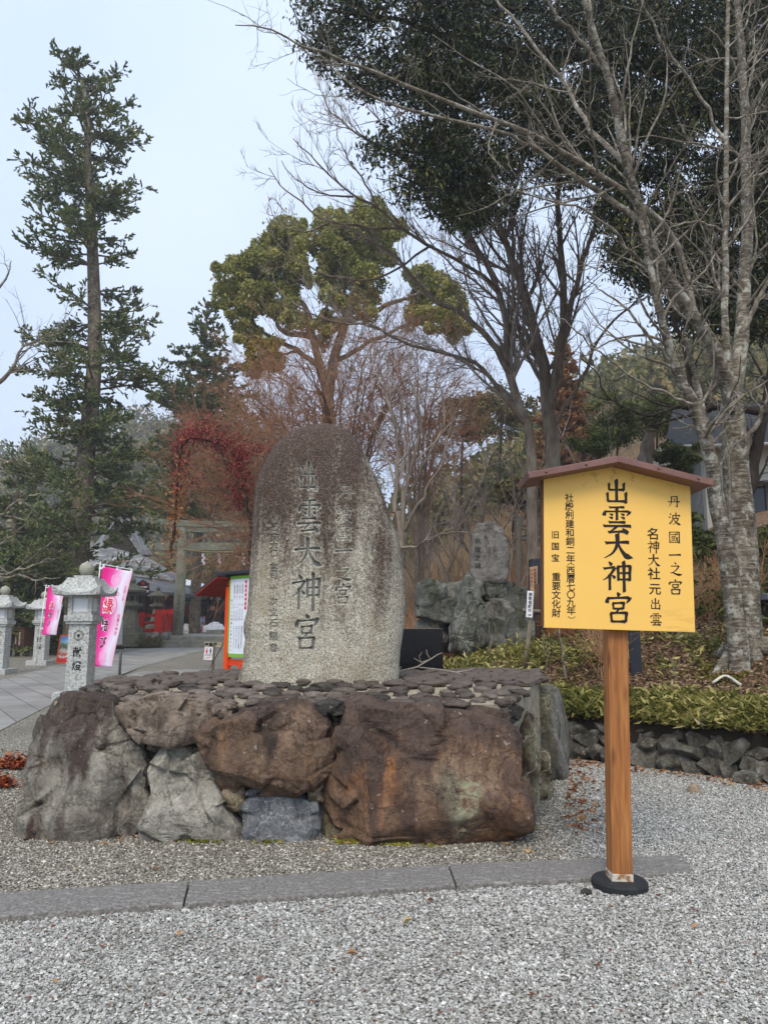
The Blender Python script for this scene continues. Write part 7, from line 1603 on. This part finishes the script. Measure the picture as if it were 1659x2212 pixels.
orm = leafmat('orange brush stems', [(0, srgb(180, 112, 80)), (.5, srgb(214, 150, 112)), (1, srgb(228, 190, 156))], .9, .35); tnm = leafmat('tan brush stems', [(0, srgb(172, 124, 90)), (.5, srgb(206, 164, 126)), (1, srgb(228, 200, 166))], .9, .35); grmm = leafmat('grey brown brush stems', [(0, srgb(146, 120, 92)), (.5, srgb(182, 158, 128)), (1, srgb(212, 196, 166))], .9, .35)
olm = leafmat('olive brush', [(0, srgb(64, 62, 36)), (.5, srgb(104, 98, 58)), (1, srgb(138, 128, 84))], .85, .1)
brush('dry_orange_brush', 3600, 12.6, 19, -.02, .26, .2, .6, orm, rng, .007, -.6)
brush('dry_tan_brush', 4200, 18, 28, -.06, .30, .4, 1.2, tnm, rng, .009, -.45, 7)
brush('dry_tan_brush', 2500, 9.5, 14, .28, .5, .3, .9, tnm, rng, .005, .0, 9)
brush('grey_brown_brush', 7000, 27, 75, -.06, .40, .7, 2.4, grmm, rng, .018, -.7, 11)

# ---------------------------------------------------------------- shrubs and woods on the hill
def crown_leaves(c, rad, n, size, rng, squash=.8):
    d = rng.normal(size=(n, 3)); d /= np.linalg.norm(d, axis=1)[:, None]; r = (.55+.5*rng.random(n)**.6)*(1+.4*fbm(d*2.2+c, 3, 9))
    p = c+d*r[:, None]*np.array([rad, rad, rad*squash]); dv = d*.5+rng.normal(size=d.shape)*.7; return leafquads(p, np.full(n, size), rng, 1.5, 1, dv, .3)
rng = np.random.default_rng(111)
for i, (px, py, Y, rp, lab) in enumerate(((1335, 905, 26, 52, 'dark green evergreen shrub above the peak of the sign roof'), (1420, 900, 27, 56, 'wide dark green shrub left of the house eaves'), (1290, 960, 24, 36, 'low green shrub just above the sign roof, left of its peak'), (1465, 985, 22, 34, 'low green shrub in front of the corrugated screen'), (1530, 1190, 13.5, 46, 'green undergrowth bush right of the sign board edge'), (1650, 1180, 12.8, 50, 'dark green bush at the right picture edge by the lichened trunk'), (1120, 1065, 30, 40, 'olive bush left of the sign roof end'), (1000, 910, 46, 60, 'hazy olive tree crown behind the slender bare tree'), (1085, 890, 50, 50, 'hazy olive tree crown left of the forked trunks'))):
    b0 = at_hill(px, Y); c = P(px, py, Y); k = Y/FPX; t = thing('evergreen_shrub' if Y < 45 else 'olive_tree', lab, 'shrub' if Y < 45 else 'tree', tuple(b0), 0, 'evergreen bushes on the bank' if Y < 45 else None)
    Wood().add(spline([b0-[0, 0, .1], (b0+c)/2+rng.normal(size=3)*.1, c], 8), np.linspace(.07, .03, 8)*(2 if Y > 30 else 1), 6).build('stem', darkbk, t)
    mS = olm if i >= 6 else shrlf
    cc = np.repeat(c[None]+rng.normal(size=(26, 3))*[rp*k*.55, rp*k*.45, rp*k*.42], 190, 0); q_ = cc+rng.normal(size=cc.shape)*rp*k*np.array([.20, .2, .13]); dv = rng.normal(size=q_.shape); leaves('crown', [leafquads(q_, np.full(len(q_), .12 if Y < 30 else .26), rng, 1.9, 1, dv, .3)], mS, t)
# far wooded hills
hm2 = flat('far hill floor', srgb(70, 72, 54), .95, .3, .05)
def farh(x, y):
    a = np.clip((y-110)/85, 0, 1); prof = 64*np.exp(-((x+48)/62)**2)+38*np.exp(-((x+150)/70)**2)+10
    return np.where(y < 110, .4, 1.0+.62*prof*(a*a*(3-2*a)))
xs = np.linspace(-260, 30, 60); ys = np.linspace(104, 330, 40); V, F = grid('hills', xs, ys, farh, hm2); tag(link('hills', npmesh('hills', V, F, True), hm2), kind='structure')
def forest(name, pts, rad, m, rng, n, size):
    parts = []
    for p in pts:
        r = rad*rng.uniform(.7, 1.3); parts.append(crown_leaves(np.array([p[0], p[1], p[2]+r*1.1]), r, n, size, rng, 1.15))
    V = np.vstack([q[0] for q in parts]); F = []; k = 0
    for v, f in parts: F.append(f+k); k += len(v)
    tag(link(name, npmesh(name, V, np.vstack(F)), m), kind='stuff')
fwm = leafmat('far wood leaves', [(0, srgb(66, 74, 44)), (.4, srgb(100, 102, 60)), (.75, srgb(134, 124, 82)), (1, srgb(156, 130, 96))], .8, .15)
y = rng.uniform(112, 250, 420); x = rng.uniform(-.62, -.02, 420)*y*1.0
forest('far_woods', np.column_stack([x, y, farh(x, y)]), 4.2, fwm, rng, 230, 1.1)
y = rng.uniform(58, 210, 420); x = rng.uniform(-.05, .62, 420)*y; k = hill_d(x, y) > 4; x, y = x[k], y[k]
forest('hillside_woods', np.column_stack([x, y, hz(x, y)]), 3.4, fwm, rng, 260, .8)
y = rng.uniform(62, 108, 60); x = rng.uniform(-.42, -.08, 60)*y
forest('woods_behind_shrine', np.column_stack([x, y, np.full(60, .6)]), 3.0, olm, rng, 320, .5)
# hedge of dark foliage at far left behind the lanterns, small bush by the steps
c = P(322, 1388, 44.9); t = thing('low_bush', 'small brown green bush in front of the low stone wall by the steps', 'shrub', tuple(c*[1, 1, 0]+np.array([0, 0, .3])))
leaves('foliage', [crown_leaves(c+np.array([dx, 0, 0]), .42, 700, .09, rng) for dx in (-.5, 0, .45)], olm, t); Wood().add(np.array([t.location, c]), np.array([.03, .02]), 5).build('stem', darkbk, t)

# ================================================================ loose gravel, leaves
rng = np.random.default_rng(121)
kx_ = np.array([q[0] for q in fr]); kf = np.array([q[1] for q in fr]); kb_x = np.array([q[0] for q in bk_]); kb_y = np.array([q[1] for q in bk_])
def stones(name, p, r, m, rng):
    n = len(p); base = np.array([(1, 0, 0), (-1, 0, 0), (0, 1, 0), (0, -1, 0), (0, 0, 1), (0, 0, -1)], float)
    V = base[None]*rng.uniform(.65, 1.25, (n, 6, 1))+rng.normal(size=(n, 6, 3))*.22; V *= (r[:, None, None]*np.stack([rng.uniform(.8, 1.4, n), rng.uniform(.7, 1.2, n), rng.uniform(.5, .85, n)], 1)[:, None, :])
    a = rng.uniform(0, 2*pi, n); c, s = np.cos(a), np.sin(a); x = V[..., 0]*c[:, None]-V[..., 1]*s[:, None]; y = V[..., 0]*s[:, None]+V[..., 1]*c[:, None]; V = np.stack([x, y, V[..., 2]], 2)
    b_ = rng.normal(size=n)*.5; c, s = np.cos(b_), np.sin(b_); y = V[..., 1]*c[:, None]-V[..., 2]*s[:, None]; z = V[..., 1]*s[:, None]+V[..., 2]*c[:, None]; V = np.stack([V[..., 0], y, z], 2)+p[:, None]
    f = np.array([(0, 2, 4), (2, 1, 4), (1, 3, 4), (3, 0, 4), (2, 0, 5), (1, 2, 5), (3, 1, 5), (0, 3, 5)]); F = (np.arange(n)*6)[:, None, None]+f[None]
    tag(link(name, npmesh(name, V.reshape(-1, 3), F.reshape(-1, 3)), m), kind='stuff')
def gmat(name, stops, sh=0): 
    b = NB(name); col = b.ramp(b.island(), stops); col = b.mix(.8, col, b.ramp(b.noise(1.3, 5, .6), [(.32, (.84, .83, .82, 1)), (.5, (1, 1, 1, 1)), (.68, (1.08, 1.08, 1.09, 1))]), 'MULTIPLY'); col = b.mix(.6, col, b.ramp(b.noise(180, 2), [(.35, (.75, .75, .75, 1)), (.65, (1.2, 1.2, 1.2, 1))]), 'MULTIPLY'); return b.out(col, .9, spec=.2)
gmA = gmat('blue grey gravel', [(0, srgb(122, 121, 117)), (.3, srgb(150, 150, 146)), (.6, srgb(174, 174, 169)), (.9, srgb(197, 197, 192)), (.985, srgb(222, 221, 216)), (.99, srgb(120, 78, 62))])
gmB = gmat('tan grey gravel', [(0, srgb(86, 82, 74)), (.3, srgb(124, 120, 110)), (.65, srgb(152, 148, 136)), (.9, srgb(184, 180, 168)), (1, srgb(226, 224, 214))])
N = 520000
y = 2.55+(8.3-2.55)*rng.random(N)**1.0; x = (rng.random(N)*2-1)*(.545*y+1.7)
front = y < np.where(x < kx_[0], kf[0]+(x-kx_[0])*(-.09), np.interp(x, kx_, kf))-.005
back = (y > np.interp(x, kb_x, kb_y)+.005) | ((x > kx_[-1]-.03) & ~front)
endx = x > kx_[-1]-.05
inpl = np.array([0])
def poly_mask(x, y, pol):
    c = np.zeros(len(x), bool); j = len(pol)-1
    for i in range(len(pol)):
        xi, yi = pol[i]; xj, yj = pol[j]; cr = ((yi > y) != (yj > y)) & (x < (xj-xi)*(y-yi)/(yj-yi+1e-12)+xi); c ^= cr; j = i
    return c
hide = poly_mask(x, y, foot) | (hill_d(x, y) > -.02)
frontish = front | endx
# right of the kerb end the blue gravel runs back toward the wall, thinning into tan
blend = np.clip((x-(.9+.20*(y-5)))/.7, 0, 1)*(x > .7)
isA = front | (endx & (rng.random(N) < blend+.25)) | ((~front) & back & (rng.random(N) < blend*.85))
a_ = isA & ~hide & (front | back); b_ = (~isA) & back & ~hide
rA = rng.uniform(.0048, .0092, N)*np.where(rng.random(N) < .06, 1.35, 1)
zz_ = rng.uniform(.0, .010, N)
stones('grey_gravel', np.column_stack([x, y, zz_])[a_], rA[a_], gmA, rng)
stones('tan_gravel', np.column_stack([x, y, zz_*.8])[b_], rA[b_]*.92, gmB, rng)
# fallen leaves on the gravel and platform
spots = [(523, 1852), (918, 1927), (1010, 1812), (1080, 1840), (1140, 1835), (1000, 1830), (165, 1875), (340, 1872), (930, 1945), (1145, 1838), (390, 2016), (1150, 2150), (1500, 2000), (1320, 1960), (220, 2045), (880, 1990), (1180, 1800), (1230, 1780), (610, 1905), (700, 1835), (1290, 2080), (120, 2120), (560, 2110), (760, 2060), (1560, 2120), (1420, 1935)]
q = []
for px, py in spots: q.append(G(px, py, .022))
for _ in range(170):
    t = rng.random(); a = np.array([1.15, 5.35])*(1-t)+np.array([1.85, 8.1])*t; s_ = abs(rng.normal())*.16+.04; q.append(np.array([a[0]+s_+.03, a[1]-.02, .02]))
for _ in range(60): q.append(np.array([rng.uniform(-2.4, 1.0), 5.33-abs(rng.normal())*.10, .02]))
for _ in range(260): s_ = rng.uniform(-.5, WL+.6); q.append(wpt(s_, -.05-abs(rng.normal())*.18, .022))
V, F = leafquads(np.array(q), np.where(np.arange(len(q)) < len(spots), .042, .05), rng, 1.5, .25, None, .8); tag(link('fallen_leaves', npmesh('fallen_leaves', V, F), leafmat('fallen leaves', [(0, srgb(84, 44, 28)), (.35, srgb(136, 82, 50)), (.6, srgb(168, 124, 82)), (.85, srgb(186, 156, 104)), (1, srgb(200, 112, 56))], .8, .15)), kind='stuff')
# weeds and moss at the boulder feet
q = []
for px, py, n in ((420, 1818, 60), (450, 1822, 40), (590, 1822, 40), (750, 1822, 130), (800, 1824, 90), (860, 1826, 70), (1130, 1790, 50), (930, 1826, 40), (375, 1560, 0)):
    c = G(px, py, 0); s_ = rng.normal(size=(n, 2))*[.06, .025]; q.append(np.stack([c[0]+s_[:, 0], c[1]+s_[:, 1], np.full(n, .015)], 1))
q = np.vstack(q); V, F = leafquads(q, np.full(len(q), .03), rng, 1.6, .8, None, .5); tag(link('weeds', npmesh('weeds', V, F), leafmat('weeds', [(0, srgb(92, 96, 30)), (.6, srgb(136, 136, 50)), (1, srgb(176, 164, 80))], .8, .2)), kind='stuff')

# ================================================================ winter haze
HAZE = True
if HAZE:
    b = bpy.data.materials.new('haze air'); b.use_nodes = True; nt_ = b.node_tree; nt_.nodes.remove(nt_.nodes['Principled BSDF'])
    pv_ = nt_.nodes.new('ShaderNodeVolumePrincipled'); pv_.inputs['Color'].default_value = (.93, .96, 1, 1); pv_.inputs['Density'].default_value = .0012; pv_.inputs['Anisotropy'].default_value = .1
    nt_.links.new(pv_.outputs[0], nt_.nodes['Material Output'].inputs['Volume'])
    mb = MB(); mb.bx(-420, 420, -80, 620, -3, 115); tag(mb.build('haze', b), kind='stuff')
